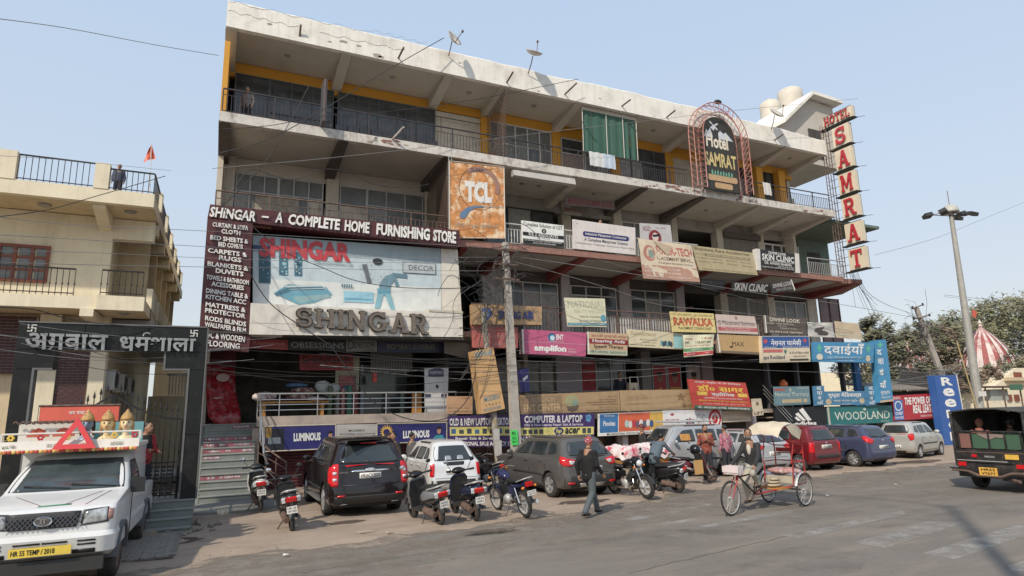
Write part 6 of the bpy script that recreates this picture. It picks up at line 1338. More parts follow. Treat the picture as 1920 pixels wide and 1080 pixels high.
# bundle of street-level cables over the terrace, sagging
for k in range(16):
 x0_,x1_=rnd.choice([(380,955),(380,955),(960,1660),(960,1660),(600,1300)]);ya,yb=rnd.uniform(645,705),rnd.uniform(640,705)
 a,b_=P(x0_,ya,20.0+rnd.uniform(-.3,.2)),P(x1_,yb,20.0+rnd.uniform(-.2,.4));wsag(a,b_,rnd.uniform(.1,.6),rnd.uniform(.005,.009),rnd.choice([M_wire,M_wireg]),'slack cable of the bundle strung above the terrace shops',20,'slack cables above the terrace')
for k in range(9):
 a,b_=P(rnd.uniform(-30,60),rnd.uniform(600,660),15),P(rnd.uniform(390,520),rnd.uniform(618,690),18.5);wsag(a,b_,rnd.uniform(.1,.4),.006,rnd.choice([M_wire,M_wireg]),'thin slack cable crossing the dark gate lettering',16,'slack cables over the gate')
# knot of cable ends round the pole heads
def tangle(c,n,rad,down,lab,grp,spread=1.):
 mb=MB()
 for k in range(n):
  p=c+Vector((rnd.gauss(0,.15),rnd.gauss(0,.12)-.1,rnd.gauss(0,.35)));pts=[p];d_=Vector((rnd.uniform(-1.3,.6)*spread,rnd.uniform(-.35,.1),rnd.uniform(-.6,.5)))
  for j in range(rnd.randint(4,8)):
   p=p+d_*rad*.28;d_=d_+Vector((rnd.gauss(0,.7),rnd.gauss(0,.15),rnd.gauss(-down,.7)));d_=d_.normalized()if d_.length>1 else d_;pts.append(p.copy())
  mb.tube(catm(pts,4),rnd.uniform(.006,.013),4)
 o=solo('cable_tangle',mb,M_wire,lab,'cable tangle');o['kind']='stuff'
tangle(P(948,490,20.1),26,1.5,.15,'wild knot of black cable ends round the head of the concrete pole','')
tangle(P(915,545,20.2),16,1.5,.25,'drooping cable ends left of the concrete pole','')
tangle(P(1725,610,24.3),30,1.6,.2,'dense knot of cables round the top of the leaning pole','',1.2)
tangle(P(1770,700,24),16,2.0,.1,'cable knot low on the leaning pole behind the blue sign','',1.4)
for k in range(16):
 a,b_=P(1610+rnd.uniform(-20,20),rnd.uniform(640,740),22.5),P(1775+rnd.uniform(-10,40),rnd.uniform(680,735),24.2);wsag(a,b_,rnd.uniform(-.1,.7),.012,rnd.choice([M_wire,M_wireg]),'slack cable between the blue upright board and the leaning pole',14,'slack cables by the leaning pole')
for k in range(8):
 x=rnd.uniform(925,965);a,b_=P(x,rnd.uniform(475,530),20.1),P(rnd.uniform(850,905),rnd.uniform(560,780),20.3);wsag(a,b_,rnd.uniform(.2,.9),.009,M_wire,'dark cable drooping down left from the head of the concrete pole',12,'drooping cables left of the pole')
for k in range(7):
 p0=P(1598+rnd.uniform(-8,8),512,20.5);p1=P(1610+rnd.uniform(-6,50),545+rnd.uniform(0,60),20.8);wsag(p0,p1,.15,.009,M_wire,'short loose wire end hanging under the vertical sign',6,'loose wire ends under the vertical sign')
# ======= BEHIND ON THE RIGHT: trees, temple, buildings
FW=Vector(RW[:,2])if False else Vector((RW[0][2],RW[1][2],RW[2][2]))
def depth_of(p):return(p-Vector((0,0,CH))).dot(FW)
M_leaf=[mat('olive_foliage',(.145,.142,.08),.7,var=.5,scale=.8),mat('grey_green_foliage',(.185,.182,.135),.7,var=.45,scale=.8),mat('brown_dry_foliage',(.20,.145,.105),.8,var=.5,scale=.8),mat('yellow_green_foliage',(.21,.20,.11),.7,var=.4,scale=.8)]  # tones lightened and greyed, so distance haze sits in the leaf colours
M_bark=mat('tree_bark',(.10,.075,.055),.9,var=.3,bump=.5)
def tree(lab,crowns,y,base_px,mats,n=5200,leaf=.16,name='leafy_tree'):
 """crowns: list of (px, py, rx px, ry px)"""
 c0=P(base_px,745,y);base=Vector((c0.x,y,0));t=thing(name,lab,'tree',tuple(base),world=True,group='trees behind the right end')
 cs=[]
 for px,py,rx,ry in crowns:
  c=P(px,py,y);s_=depth_of(c)/F_;cs.append((c,rx*s_,min(rx,60)*s_*.8,ry*s_))
 tr=MB();mid=sum((c[0]for c in cs),Vector())/len(cs);fork=base.lerp(mid,.55)
 tr.tube([base,base.lerp(fork,.5)+Vector((.2,0,0)),fork],[.32,.26,.2],8)
 for c,rx,ry,rz in cs:
  for k in range(7):
   e=c+Vector((rnd.uniform(-.8,.8)*rx,rnd.uniform(-.7,.7)*ry,rnd.uniform(-.6,.75)*rz));m1=fork.lerp(e,.5)+Vector((0,0,-.2));tr.tube([fork,m1,e],[.13,.07,.015],5)
   for j in range(3):e2=e+Vector((rnd.uniform(-.35,.35)*rx,rnd.uniform(-.3,.3)*ry,rnd.uniform(-.2,.35)*rz));tr.tube([m1.lerp(e,.6),e2],[.04,.008],4)
 obj('trunk',tr,M_bark,t)
 groups=[MB()for _ in mats]
 for c,rx,ry,rz in cs:
  ncl=max(10,int(55*min(1.6,rx*rz/6)))
  cl=[]
  for k in range(ncl):
   d_=Vector((rnd.gauss(0,1),rnd.gauss(0,1),rnd.gauss(0,1))).normalized()*rnd.uniform(.25,1.02)**.6
   cl.append((c+Vector((d_.x*rx,d_.y*ry,d_.z*rz)),rnd.uniform(.25,.75)*min(rx,rz)*.45,rnd.randrange(len(mats))))
  for k in range(int(n/len(cs))):
   q,r_,mi=rnd.choice(cl);d_=Vector((rnd.gauss(0,1),rnd.gauss(0,1),rnd.gauss(0,.8)))*r_*.62
   p=q+d_;s_=leaf*rnd.uniform(.6,1.5);u=Vector((rnd.gauss(0,1),rnd.gauss(0,1),rnd.gauss(0,.6))).normalized();w_=u.orthogonal().normalized()
   groups[mi].face([p-u*s_,p+w_*s_*.4,p+u*s_,p-w_*s_*.4])
 for g_,m_ in zip(groups,mats):
  if g_.v:o=obj('foliage',g_,m_,t);o['kind']='stuff'
tree('grey-green scrubby tree behind the leaning pole at the corner of the block',[(1655,650,38,60),(1640,625,34,34),(1700,655,30,45)],36,1680,[M_leaf[1],M_leaf[0]],8000,.17)
tree('sparse pale tree just behind the tall blue upright board',[(1632,700,30,40),(1600,690,40,45)],31,1640,[M_leaf[1],M_leaf[3]],3800,.13)
tree('brown-leaved tree in front of the left temple spire',[(1745,672,34,45),(1772,650,40,45)],40,1745,[M_leaf[2],M_leaf[0]],7000,.19)
tree('reddish brown drooping tree over the yellow building',[(1790,712,50,30),(1850,706,50,26),(1908,690,34,40)],38,1840,[M_leaf[2],M_leaf[0]],8500,.17)
tree('tall yellow-green tree rising behind the lamp mast',[(1860,600,45,45),(1905,590,50,35),(1830,640,50,40)],52,1870,[M_leaf[3],M_leaf[0]],8500,.24)
tree('dark olive tree in the middle distance between the two spires',[(1790,620,55,35),(1740,630,50,30),(1850,640,60,45)],60,1790,[M_leaf[0],M_leaf[1]],8500,.27)
tree('dusty tree filling the right edge behind the yellow building',[(1930,640,50,60),(1960,600,60,60)],56,1950,[M_leaf[0],M_leaf[1]],6000,.27)
tree('low brown bush crowns in front of the right spire',[(1800,708,36,26),(1840,716,40,22),(1885,708,40,24)],40,1850,[M_leaf[2],M_leaf[0]],6500,.15)
tree('low olive bush in front of the left spire',[(1672,712,30,30),(1712,712,34,28)],36,1700,[M_leaf[1],M_leaf[0]],5000,.15)
# temple spires
M_tw=mat('temple_white',(.58,.5,.46),.8,var=.1,stain=(.34,.1,.1),sscale=1,samt=.7);M_tr=mat('temple_red',(.30,.08,.075),.7,var=.15,stain=(.5,.36,.33),sscale=1.2,samt=.7)
def spire(lab,px,ptop,pbot,halfw,y):
 top=P(px,ptop,y);bot=P(px,pbot,y);s_=depth_of(bot)/F_;R_=halfw*s_;t=thing('temple_spire',lab,'temple spire',(top.x,y,bot.z),world=True,group='temple spires')
 H_=top.z-bot.z;N=16
 for k in range(N*2):
  b=MB();a0,a1=2*PI*k/(2*N),2*PI*(k+1)/(2*N);rows=[]
  for i in range(11):
   f_=i/10;r_=R_*(1-f_**1.9)+.03;rr=r_*(1.04 if k%2 else 1.0)
   rows.append([Vector((top.x+rr*math.cos(a0),y+rr*math.sin(a0),bot.z+H_*f_)),Vector((top.x+rr*math.cos(a1),y+rr*math.sin(a1),bot.z+H_*f_))])
  b.loft(rows,cap=False,closed=False);obj('rib',b,M_tw if k%2 else M_tr,t)
 obj('core',MB().lathe([(R_*.96*(1-(i/10)**1.9)+.02,bot.z+H_*i/10)for i in range(11)],16,'z',(top.x,y,0)),M_tr,t)
 obj('base',MB().lathe([(R_*.9,0),(R_*.9,bot.z)],8,'z',(top.x,y,0)),M_cream,t)
 obj('finial',MB().lathe([(.0,0),(.25,.1),(.12,.35),(.22,.5),(0,1.0)],10,'z',(top.x,y,bot.z+H_-.1)),M_tw,t)
spire('red and white ribbed spire, the smaller left one behind the brown tree',1702,634,712,32,44)
spire('red and white ribbed spire, the larger right one behind the lamp mast',1838,612,700,48,44)
fp=P(1826,592,43);t=thing('temple_flag','small orange flag behind the lamp mast','flag',tuple(P(1826,640,43)),world=True)
obj('flag_pole',MB().tube([P(1826,640,43),P(1822,578,43)],.03,5),M_rust,t);f_=MB();f_.prism([P(1822,580,43),P(1832,584,43),P(1830,596,43),P(1823,594,43)],(0,.03,0));obj('flag_cloth',f_,paint((215,80,35)),t)
# yellow building at the right edge
yb=thing('yellow_building','pale yellow low building with a brown window at the right edge','building',tuple(P(1900,760,36)),world=True)
a,c=P(1868,692,36),P(1960,683,36);pts=[P(1860,712,36),P(1905,690,36),P(1990,683,36)];z_=pts[1].z
obj('wall',MB().prism([Vector((a.x-2,36,0)),Vector((a.x-2,36,P(1870,735,36).z)),Vector((pts[1].x,36,z_)),Vector((c.x+12,36,z_+.3)),Vector((c.x+12,36,0))],(0,6,0)),M_lyel,yb)
w0,w1=P(1901,698,35.9),P(1916,708,35.9);obj('window',MB().box(w0.x,35.85,w1.z,w1.x,35.95,w0.z),M_lwin,yb)
w0,w1=P(1885,708,35.8),P(1925,714,35.8);obj('ledge',MB().box(w0.x,35.4,w1.z,w1.x+3,36,w0.z),M_lyeld,yb)
for px in(1888,1902):w0,w1=P(px,740,35.9),P(px+10,752,35.9);obj('window',MB().box(w0.x,35.85,w1.z,w1.x,35.95,w0.z),M_lwin,yb)
# low shop row beyond the block, with dark canopy
ro=thing('low_shop_row','low cluttered shop row with grey sheds beyond the block','building',(36,22.5,0),world=True)
a,c=P(1675,735,22.5),P(1752,730,22.5)
obj('shop_wall',MB().box(31.0,22.0,0,36.8,24,2.9),M_dark,ro);obj('canvas_awning',MB().hexa([(31.2,21.5,2.95),(35.5,21.5,2.95),(35.5,24,3.4),(31.2,24,3.4)],[(31.2,21.5,3.0),(35.5,21.5,3.0),(35.5,24,3.46),(31.2,24,3.46)]),mat('grey_canvas',(.2,.17,.14),.9,var=.3),ro)
obj('black_tarp',MB().prism([P(1688,695,24.5),P(1740,700,24.5),P(1742,735,24.5),P(1686,730,24.5)],(0,.05,0)),M_dark,ro)
c=P(1855,735,30);obj('shed_roof',MB().box(c.x-2.5,29,c.z+.35,c.x+4,31,c.z+.45),M_rust,ro);obj('shed_cabinet',MB().box(c.x-.8,29.5,c.z-.7,c.x+1.6,30,c.z+.2),paint((170,175,165)),ro);obj('green_sheet',MB().box(c.x+.7,28.8,c.z+.1,c.x+2.4,28.85,c.z+.55),paint((60,110,80)),ro)
for k in range(3):obj('shed_post',MB().tube([(c.x-2+2.4*k,29.2,0),(c.x-2+2.4*k,29.2,c.z+.35)],.06,5),M_rust,ro)
bp_=thing('bamboo_pole','thin yellowish bamboo pole leaning beside the lamp mast','pole',tuple(P(1829,760,21)),world=True);obj('pole',MB().tube([P(1831,765,21),P(1794,640,21)],.035,6),paint((190,165,110)),bp_)
# dark mesh over far boundary: houses beyond on the far right and haze line
hz=MB()
for k in range(16):
 x=60+k*16+rnd.uniform(-4,4);h_=rnd.uniform(4,9);y=75+rnd.uniform(0,30)
 t=solo('far_house',MB().box(x,y,0,x+rnd.uniform(9,14),y+10,h_),rnd.choice([M_lyel,M_cream,M_lyeld]),'plain far house block behind the trees at the right','house','far houses behind the trees')
for k in range(10):
 x=-60+k*9;t=solo('far_house',MB().box(x,60+rnd.uniform(0,14),0,x+8,80,rnd.uniform(3,5.5)),rnd.choice([M_lyel,M_cream,M_lyeld]),'plain far house block behind the guest house at the left','house','far houses behind the guest house')
# ======= VEHICLES
def ring(z,yr,yf,hw,rr,rf,n=6):
 o=[];m_=4
 def corner(cx,cy,rx,ry,a0):
  for k in range(n+1):
   a=math.radians(a0+90*k/n);o.append(Vector((cx+rx*math.cos(a),cy+ry*math.sin(a),z)))
 corner(hw-rr,yr+rr,rr,rr,-90)
 for k in range(1,m_):o.append(Vector((hw,yr+rr+(yf-rf-yr-rr)*k/m_,z)))
 corner(hw-rf,yf-rf,rf,rf,0)
 for k in range(1,m_):o.append(Vector((hw-rf+(2*rf-2*hw)*k/m_,yf,z)))
 corner(-hw+rf,yf-rf,rf,rf,90)
 for k in range(1,m_):o.append(Vector((-hw,yf-rf+(yr+rr-yf+rf)*k/m_,z)))
 corner(-hw+rr,yr+rr,rr,rr,180)
 for k in range(1,m_):o.append(Vector((-hw+rr+(2*hw-2*rr)*k/m_,yr,z)))
 return o
def patch(bvh,ax,q,off=.006,n=8,rnd_=.0,skirt=.02,L=5):
 """panel following the body surface: q = four (a, z) corners seen along axis ax ('r' rear, 'f' front, 'L', 'R', 'T')"""
 dr={'r':Vector((0,1,0)),'f':Vector((0,-1,0)),'L':Vector((1,0,0)),'R':Vector((-1,0,0)),'T':Vector((0,0,-1))}[ax]
 q=[Vector((a,b,0))for a,b in q];vs=[];last=None
 for j in range(n+1):
  for i in range(n+1):
   s,t=2*i/n-1,2*j/n-1
   s2,t2=s*math.sqrt(1-rnd_*t*t/2),t*math.sqrt(1-rnd_*s*s/2)
   p=bil(q,(s2+1)/2,(t2+1)/2)
   if ax in 'rf':o=Vector((p.x,-4 if ax=='r' else L+4,p.y))
   elif ax=='T':o=Vector((p.x,p.y,5))
   else:o=Vector((-4 if ax=='L' else 4,p.x,p.y))
   h=bvh.ray_cast(o,dr)[0]
   if h is None:h=last if last is not None else o+dr*4
   last=h
   vs.append(h-dr*off)
 w=n+1;fs=[(j*w+i,j*w+i+1,(j+1)*w+i+1,(j+1)*w+i)for j in range(n)for i in range(n)]
 rim=[i for i in range(w)]+[j*w+n for j in range(1,w)]+[n*w+i for i in range(n-1,-1,-1)]+[j*w for j in range(n-1,0,-1)]
 b=len(vs);vs+=[vs[i]+dr*skirt for i in rim];k=len(rim)
 fs+=[(rim[i],rim[(i+1)%k],b+(i+1)%k,b+i)for i in range(k)]
 m=MB();m.smooth=True;m.add(vs,fs);m.sm=[True]*(n*n)+[False]*k
 return m
def wheel(par,x,y,R,w,rim=M_rim,spokes=5,side=-1,name='wheel',hub=None):
 t=MB();t.smooth=True;r0=R*.64
 t.lathe([(r0,-w/2+.01),(R*.86,-w/2),(R*.965,-w/2+.02),(R,-w/2+.05),(R,w/2-.05),(R*.965,w/2-.02),(R*.86,w/2),(r0,w/2-.01)],28,'x',(x,y,R),cap=False)
 o=obj(name,t,M_tyre,par)
 r_=MB();s=side
 r_.lathe([(r0*1.02,s*w*.47),(r0*.93,s*w*.47),(r0*.9,s*w*.2),(0,s*w*.18)],24,'x',(x,y,R),cap=False)
 for k in range(spokes):
  a=2*PI*k/spokes;c,d=math.cos(a),math.sin(a);xo=x+s*w*.36
  p0=Vector((xo+s*.015,y+c*r0*.1,R+d*r0*.1));p1=Vector((xo,y+c*r0*.94,R+d*r0*.94));r_.tube([p0,p1],[r0*.13,r0*.17],5)
 r_.lathe([(0,s*w*.46),(r0*.22,s*w*.44),(r0*.25,s*w*.3)],12,'x',(x,y,R),cap=False)
 obj('rim',r_,rim,o)
 return o
def plate(par,bvh,ax,cx,cz,w,h,txt,L=5,bg=(232,230,222),fg=(30,30,34),two=False,off=.02):
 q=[(cx-w/2,cz+h/2),(cx+w/2,cz+h/2),(cx+w/2,cz-h/2),(cx-w/2,cz-h/2)]
 pm=patch(bvh,ax,q,off,1,L=L);o=obj('number_plate',pm,paint(bg),par)
 v=[Vector(p)for p in pm.v[:4]];sg=-1 if ax=='r' else 1
 qq=[v[0],v[1],v[3],v[2]]
 if ax=='f':qq=[v[1],v[0],v[2],v[3]]
 nrm=Vector((0,sg,0));lines=txt if isinstance(txt,(list,tuple))else[txt]
 for k,s_ in enumerate(lines):
  v0=.14+.76*k/len(lines);v1=v0+.76/len(lines)-.06
  vs,fs=text2d(s_,.01);lb_=MB();lb_.add([bil(qq,.06+.88*a,v1+(v0-v1)*b)+nrm*.004 for a,b in vs],fs);obj('lettering',lb_,paint(fg),o)
 return o
def car(name,lab,cat,loc,rz,S_,pcol,feats,txt,rimm=M_rim,spokes=5,group=None,rough=.25):
 L,W,H,gc,zb,zh,hoodl,Yrf,Yrr,rhw,R=S_[:11];rear=S_[11]
 pm=mat('car_paint_'+name+lab[:12].replace(' ','_'),pcol,rough,.25 if max(pcol)>.1 else .1,var=.06,scale=2,coat=.6,stain=tuple(v*.7+.04 for v in pcol),sscale=1.5,samt=.25)
 hw=W/2;Yws=L-hoodl
 def yr(z):
  for(a,b),(c,d)in zip(rear,rear[1:]):
   if a<=z<=c:return b+(d-b)*(z-a)/(c-a)
  return rear[-1][1]if z>rear[-1][0]else rear[0][1]
 lay=[(gc,.25,L-.3,hw*.88,.25,.3),(gc+.06,yr(gc+.06)+.05,L-.08,hw*.96,.2,.35),(gc+.18,yr(gc+.18),L-.02,hw*.99,.22,.38),(.5,yr(.5),L,hw,.2,.4),(.62,yr(.62),L-.02,hw,.18,.4),(zh-.14,yr(zh-.14),L-.08,hw*.995,.16,.38),(zh-.03,yr(zh-.03),L-.2,hw*.985,.15,.35),(zh+.02,yr(zh+.02),L-.42,hw*.975,.14,.3),(zb-.03,yr(zb-.03),Yws+.08,hw*.962,.14,.26),(zb+.02,yr(zb+.02),Yws-.02,hw*.945,.14,.25)]
 for t in(.25,.5,.75,.93):
  z=zb+.02+(H-.06-zb-.02)*t;lay.append((z,yr(z),Yws+(Yrf-Yws)*t,hw*.945+(rhw-hw*.945)*t**.85,.2,.22))
 lay+=[(H-.05,max(yr(H-.05),Yrr-.04),Yrf-.06,rhw-.04,.2,.2),(H-.018,Yrr+.12,Yrf-.2,rhw-.14,.2,.2),(H,Yrr+.45,Yrf-.5,rhw-.32,.14,.2)]
 lay.sort(key=lambda a:a[0])
 body=MB();body.loft([ring(*l)for l in lay]);base_me=body.mesh('b',[])
 base_me=evalmods(base_me,[('SUBSURF',dict(levels=1,render_levels=1))])
 ax_f,ax_r=L-S_[12],S_[13]
 cut=MB()
 for y in(ax_f,ax_r):
  for s in(-1,1):cut.lathe([(R*1.17,s*(hw-.26)),(R*1.17,s*(hw+.2))],26,'x',(0,y,R*1.0))
 bm=bmesh.new();bm.from_mesh(base_me);vs=[v.co.copy()for v in bm.verts];fs=[[v.index for v in f.verts]for f in bm.faces];bm.free()
 bvh=BVHTree.FromPolygons(vs,fs)
 co=bpy.data.objects.new('cut',cut.mesh('cut',[]))
 bme=evalmods(base_me,[('BOOLEAN',dict(operation='DIFFERENCE',solver='EXACT',object=co))])
 bme.materials.clear();bme.materials.append(pm)
 for p in bme.polygons:p.use_smooth=True;p.material_index=0
 try:bme.set_sharp_from_angle(angle=math.radians(38))
 except Exception:pass
 bme.name='body'
 t=thing(name,lab,cat,loc,rz,group)
 o=obj('body',bme,None,t)
 obj('underbody',MB().box(-hw*.8,.5,gc*.8,hw*.8,L-.6,gc+.05),M_blackpl,t)
 for y in(ax_f,ax_r):
  for s in(-1,1):
   obj('wheel_arch',MB().lathe([(R*1.16,s*(hw-.25)),(0,s*(hw-.255))],20,'x',(0,y,R),cap=False),M_blackpl,t)
   wheel(t,s*(hw-.12),y,R,.2,rimm,spokes,s)
 mats={'G':M_cglass,'B':M_blackpl,'P':pm,'R':M_redlens,'C':M_clear,'H':M_chrome,'S':M_rim,'D':M_black,'A':M_wd}
 last=None
 for f in feats:
  nm,ax,m,q=f[:4];kw=f[4]if len(f)>4 else{}
  kw=dict(kw);sub=kw.pop('sub',False);both=kw.pop('both',ax=='S')
  sides=[('L',1),('R',1)]if ax=='S' else([(ax,1),(ax,-1)]if both else[(ax,1)])
  for a_,sg in sides:
   qq=[(sg*a,b)for a,b in q]if a_ in 'rfT' else q
   pobj=obj(nm,patch(bvh,a_,qq,L=L,**kw),mats[m],t if not sub or last is None else last)
   if not sub:last=pobj
 plate(t,bvh,'r',S_[14][0],S_[14][1],.5,.12,txt)
 for s in(-1,1):
  mm=MB();mm.smooth=True;mm.ell((s*(hw+.09),Yws-.28,zb+.06),(.11,.06,.08),10,7);obj('door_mirror',mm,S_[15]if len(S_)>15 else pm,t)
 return t,bvh,pm
def sidewin(y0,y1,y2,z0,z1,rr=.25):
 """three side windows between rear y0, B-pillar y1 and front y2"""
 return y0
TH=dict(n=2,skirt=.006)
def common(L,W,H,zb,zt,ya,yb,yc,yd,front):
 """side glass, door seams, handles, sill: ya rear quarter, yb rear door rear edge, yc B pillar, yd front of front door"""
 return[('quarter_window','S','G',[(ya+.22,zt-.03),(yb-.05,zt),(yb-.05,zb+.05),(ya,zb+.1)],dict(rnd_=.4)),('rear_side_window','S','G',[(yb+.02,zt),(yc-.04,zt+.01),(yc-.04,zb+.04),(yb+.02,zb+.05)],dict(rnd_=.12)),('front_side_window','S','G',[(yc+.04,zt+.01),(yd-.55,zt-.02),(yd-.05,zb+.04),(yc+.04,zb+.04)],dict(rnd_=.15)),('door_seam','S','D',[(yc-.008,zb+.03),(yc+.008,zb+.03),(yc+.008,.32),(yc-.008,.32)],TH),('door_seam','S','D',[(yb-.008,zb+.03),(yb+.008,zb+.03),(yb+.008,.62),(yb-.008,.62)],TH),('door_seam','S','D',[(yd-.008,zb+.02),(yd+.008,zb+.02),(yd+.008,.34),(yd-.008,.34)],TH),('door_seam','S','D',[(yb,.335),(yd,.335),(yd,.32),(yb,.32)],TH),('door_handle','S','P',[(yb+.1,zb-.1),(yb+.28,zb-.1),(yb+.28,zb-.13),(yb+.1,zb-.13)],dict(n=3,off=.03,rnd_=.5)),('door_handle','S','P',[(yc+.08,zb-.11),(yc+.26,zb-.11),(yc+.26,zb-.14),(yc+.08,zb-.14)],dict(n=3,off=.03,rnd_=.5)),('rub_strip','S','B',[(yb+.02,.62),(yd-.02,.62),(yd-.02,.57),(yb+.02,.57)],dict(n=4,off=.012,rnd_=.1)),('windscreen','f','G',front,dict(rnd_=.12)),('roof_rail','T','B',[(W*.31,yb-.1),(W*.33,yb-.1),(W*.33,yd-.7),(W*.31,yd-.7)],dict(n=4,off=.02,both=True))]
# black SUV, seen from behind
sx=[('tailgate_glass','r','G',[(-.62,1.6),(.62,1.6),(.73,1.2),(-.73,1.2)],dict(rnd_=.25)),('rear_wiper','r','D',[(-.12,1.27),(.2,1.185),(.2,1.165),(-.12,1.25)],dict(n=3,off=.02,skirt=.01,sub=True)),('window_reveal','r','D',[(-.47,1.52),(.5,1.52),(.55,1.3),(-.52,1.3)],dict(rnd_=.5,off=.003)),('tail_lamp','r','R',[(.72,1.22),(.86,1.2),(.9,.72),(.74,.72)],dict(rnd_=.12,off=.015,both=True)),('lamp_side','S','R',[(.03,1.2),(.34,1.12),(.22,.82),(.03,.72)],dict(rnd_=.2,off=.012)),('reversing_lamp','r','C',[(.77,1.04),(.86,1.04),(.86,.98),(.77,.98)],dict(n=2,off=.02,both=True)),('reversing_lamp','r','C',[(.77,.9),(.86,.9),(.86,.84),(.77,.84)],dict(n=2,off=.02,both=True)),('chrome_bar','r','H',[(-.42,1.06),(.42,1.06),(.48,1.02),(-.48,1.02)],dict(n=6,off=.02,rnd_=.3)),('badge','r','H',[(-.1,1.1),(.1,1.1),(.13,1.02),(-.13,1.02)],dict(n=6,off=.03,rnd_=.9)),('tailgate_seam','r','D',[(-.74,.74),(.74,.74),(.74,.725),(-.74,.725)],TH),('tailgate_seam','r','D',[(.66,.74),(.675,.74),(.72,1.2),(.705,1.2)],dict(n=3,skirt=.006,both=True)),('bumper_strip','r','B',[(-.84,.5),(.84,.5),(.8,.3),(-.8,.3)],dict(rnd_=.1,off=.03)),('reflector','r','R',[(.58,.53),(.76,.53),(.76,.49),(.58,.49)],dict(n=2,off=.035,both=True)),('spoiler','r','P',[(-.66,1.72),(.66,1.72),(.66,1.66),(-.66,1.66)],dict(off=.06,n=6)),('stop_lamp','r','R',[(-.2,1.66),(.2,1.66),(.2,1.64),(-.2,1.64)],dict(n=2,off=.07)),('running_board','S','S',[(1.45,.34),(3.3,.34),(3.3,.27),(1.45,.27)],dict(n=4,off=.09,skirt=.1)),('exhaust_tip','r','H',[(.5,.33),(.68,.33),(.68,.27),(.5,.27)],dict(n=4,off=.05,rnd_=.8,both=True))]
t,bvh,pm=car('parked_car','shiny black SUV with tall red tail lamps parked nose-in by the stair','car',(3.3,15.0,.03),.02,(4.58,1.88,1.78,.24,1.16,1.05,1.25,2.75,.62,.68,.36,[(0,.12),(.3,.05),(.5,0),(.74,.02),(.78,.06),(1.15,.1),(1.25,.14),(1.72,.46)],.92,.9,(0.0,.93)),(.012,.008,.009),common(4.58,1.88,1.78,1.16,1.6,.55,1.15,2.1,3.1,[(-.66,1.62),(.66,1.62),(.8,1.2),(-.8,1.2)])+sx,'HR26CX3820',rough=.18)
for s_,x_,w_ in(('mahindra',-.62,.2),('XUV5OO',.5,.2)):
 vs_,fs_=text2d(s_,.01);l_=MB();l_.add([(x_-w_/2+w_*a,.05,1.0+.05*b)for a,b in vs_],fs_);obj('lettering',l_,M_chrome,t)
# white hatchback from behind
wx=[('tailgate_glass','r','G',[(-.5,1.4),(.5,1.4),(.62,1.0),(-.62,1.0)],dict(rnd_=.25)),('tail_lamp','r','R',[(.6,.95),(.72,.93),(.74,.6),(.63,.6)],dict(rnd_=.3,off=.012,both=True)),('bumper_strip','r','B',[(-.7,.5),(.7,.5),(.7,.42),(-.7,.42)],dict(off=.02,n=6)),('recess','r','D',[(-.28,.98),(.28,.98),(.24,.88),(-.24,.88)],dict(off=.004,rnd_=.2)),('tailgate_seam','r','D',[(-.6,.56),(.6,.56),(.6,.55),(-.6,.55)],TH),('headrest','r','S',[(.1,1.14),(.26,1.14),(.28,1.03),(.08,1.03)],dict(off=.008,rnd_=.4,both=True)),('reflector','r','R',[(.5,.36),(.62,.36),(.62,.33),(.5,.33)],dict(n=2,off=.02,both=True))]
car('parked_car','white small hatchback parked nose-in between the black SUV and the concrete pole','car',(6.05,16.8,.03),.0,(3.57,1.55,1.55,.2,.96,.92,.95,2.3,.5,.5,.29,[(0,.12),(.3,.02),(.5,0),(.56,.04),(.9,.08),(1.0,.14),(1.48,.5)],.65,.58,(-.02,.72)),(.72,.72,.71),common(3.57,1.53,1.52,.98,1.36,.42,.9,1.62,2.45,[(-.55,1.4),(.55,1.4),(.66,1.0),(-.66,1.0)])+wx,'HR 26 AP 4475',rimm=M_rim)
# grey crossover
gx=[('tailgate_glass','r','G',[(-.55,1.46),(.55,1.46),(.68,1.1),(-.68,1.1)],dict(rnd_=.25)),('tail_lamp','r','R',[(.45,1.0),(.84,1.08),(.86,.86),(.6,.84)],dict(rnd_=.3,off=.014,both=True)),('lamp_side','S','R',[(.02,1.08),(.3,1.1),(.2,.92),(.02,.86)],dict(rnd_=.2,off=.01)),('lamp_lens','r','C',[(.5,.97),(.68,1.0),(.68,.9),(.58,.88)],dict(n=4,rnd_=.5,off=.022,both=True)),('bumper_strip','r','B',[(-.84,.6),(.84,.6),(.82,.3),(-.82,.3)],dict(off=.012,n=8)),('skid_plate','r','S',[(-.4,.4),(.4,.4),(.36,.3),(-.36,.3)],dict(off=.03,n=4)),('reflector','r','R',[(.55,.44),(.76,.44),(.76,.39),(.55,.39)],dict(n=2,off=.03,both=True)),('tailgate_seam','r','D',[(-.55,.66),(.55,.66),(.55,.65),(-.55,.65)],TH),('sill_strip','S','B',[(1.1,.34),(3.2,.34),(3.2,.24),(1.1,.24)],dict(off=.02,n=4)),('badge','r','H',[(-.05,1.03),(.05,1.03),(.05,.95),(-.05,.95)],dict(n=4,off=.02,rnd_=.8))]
car('parked_car','metallic grey crossover with winged red lamps parked right of the concrete pole','car',(9.15,14.75,.03),.05,(4.3,1.78,1.6,.22,1.06,1.0,1.15,2.6,.5,.62,.33,[(0,.12),(.3,.03),(.5,0),(.62,.03),(1.0,.06),(1.1,.12),(1.52,.42)],.85,.82,(.1,.76)),(.105,.10,.095),common(4.3,1.78,1.6,1.06,1.46,.45,1.02,1.9,2.85,[(-.62,1.46),(.62,1.46),(.76,1.1),(-.76,1.1)])+gx,'HR26 CU 1876',rough=.3)
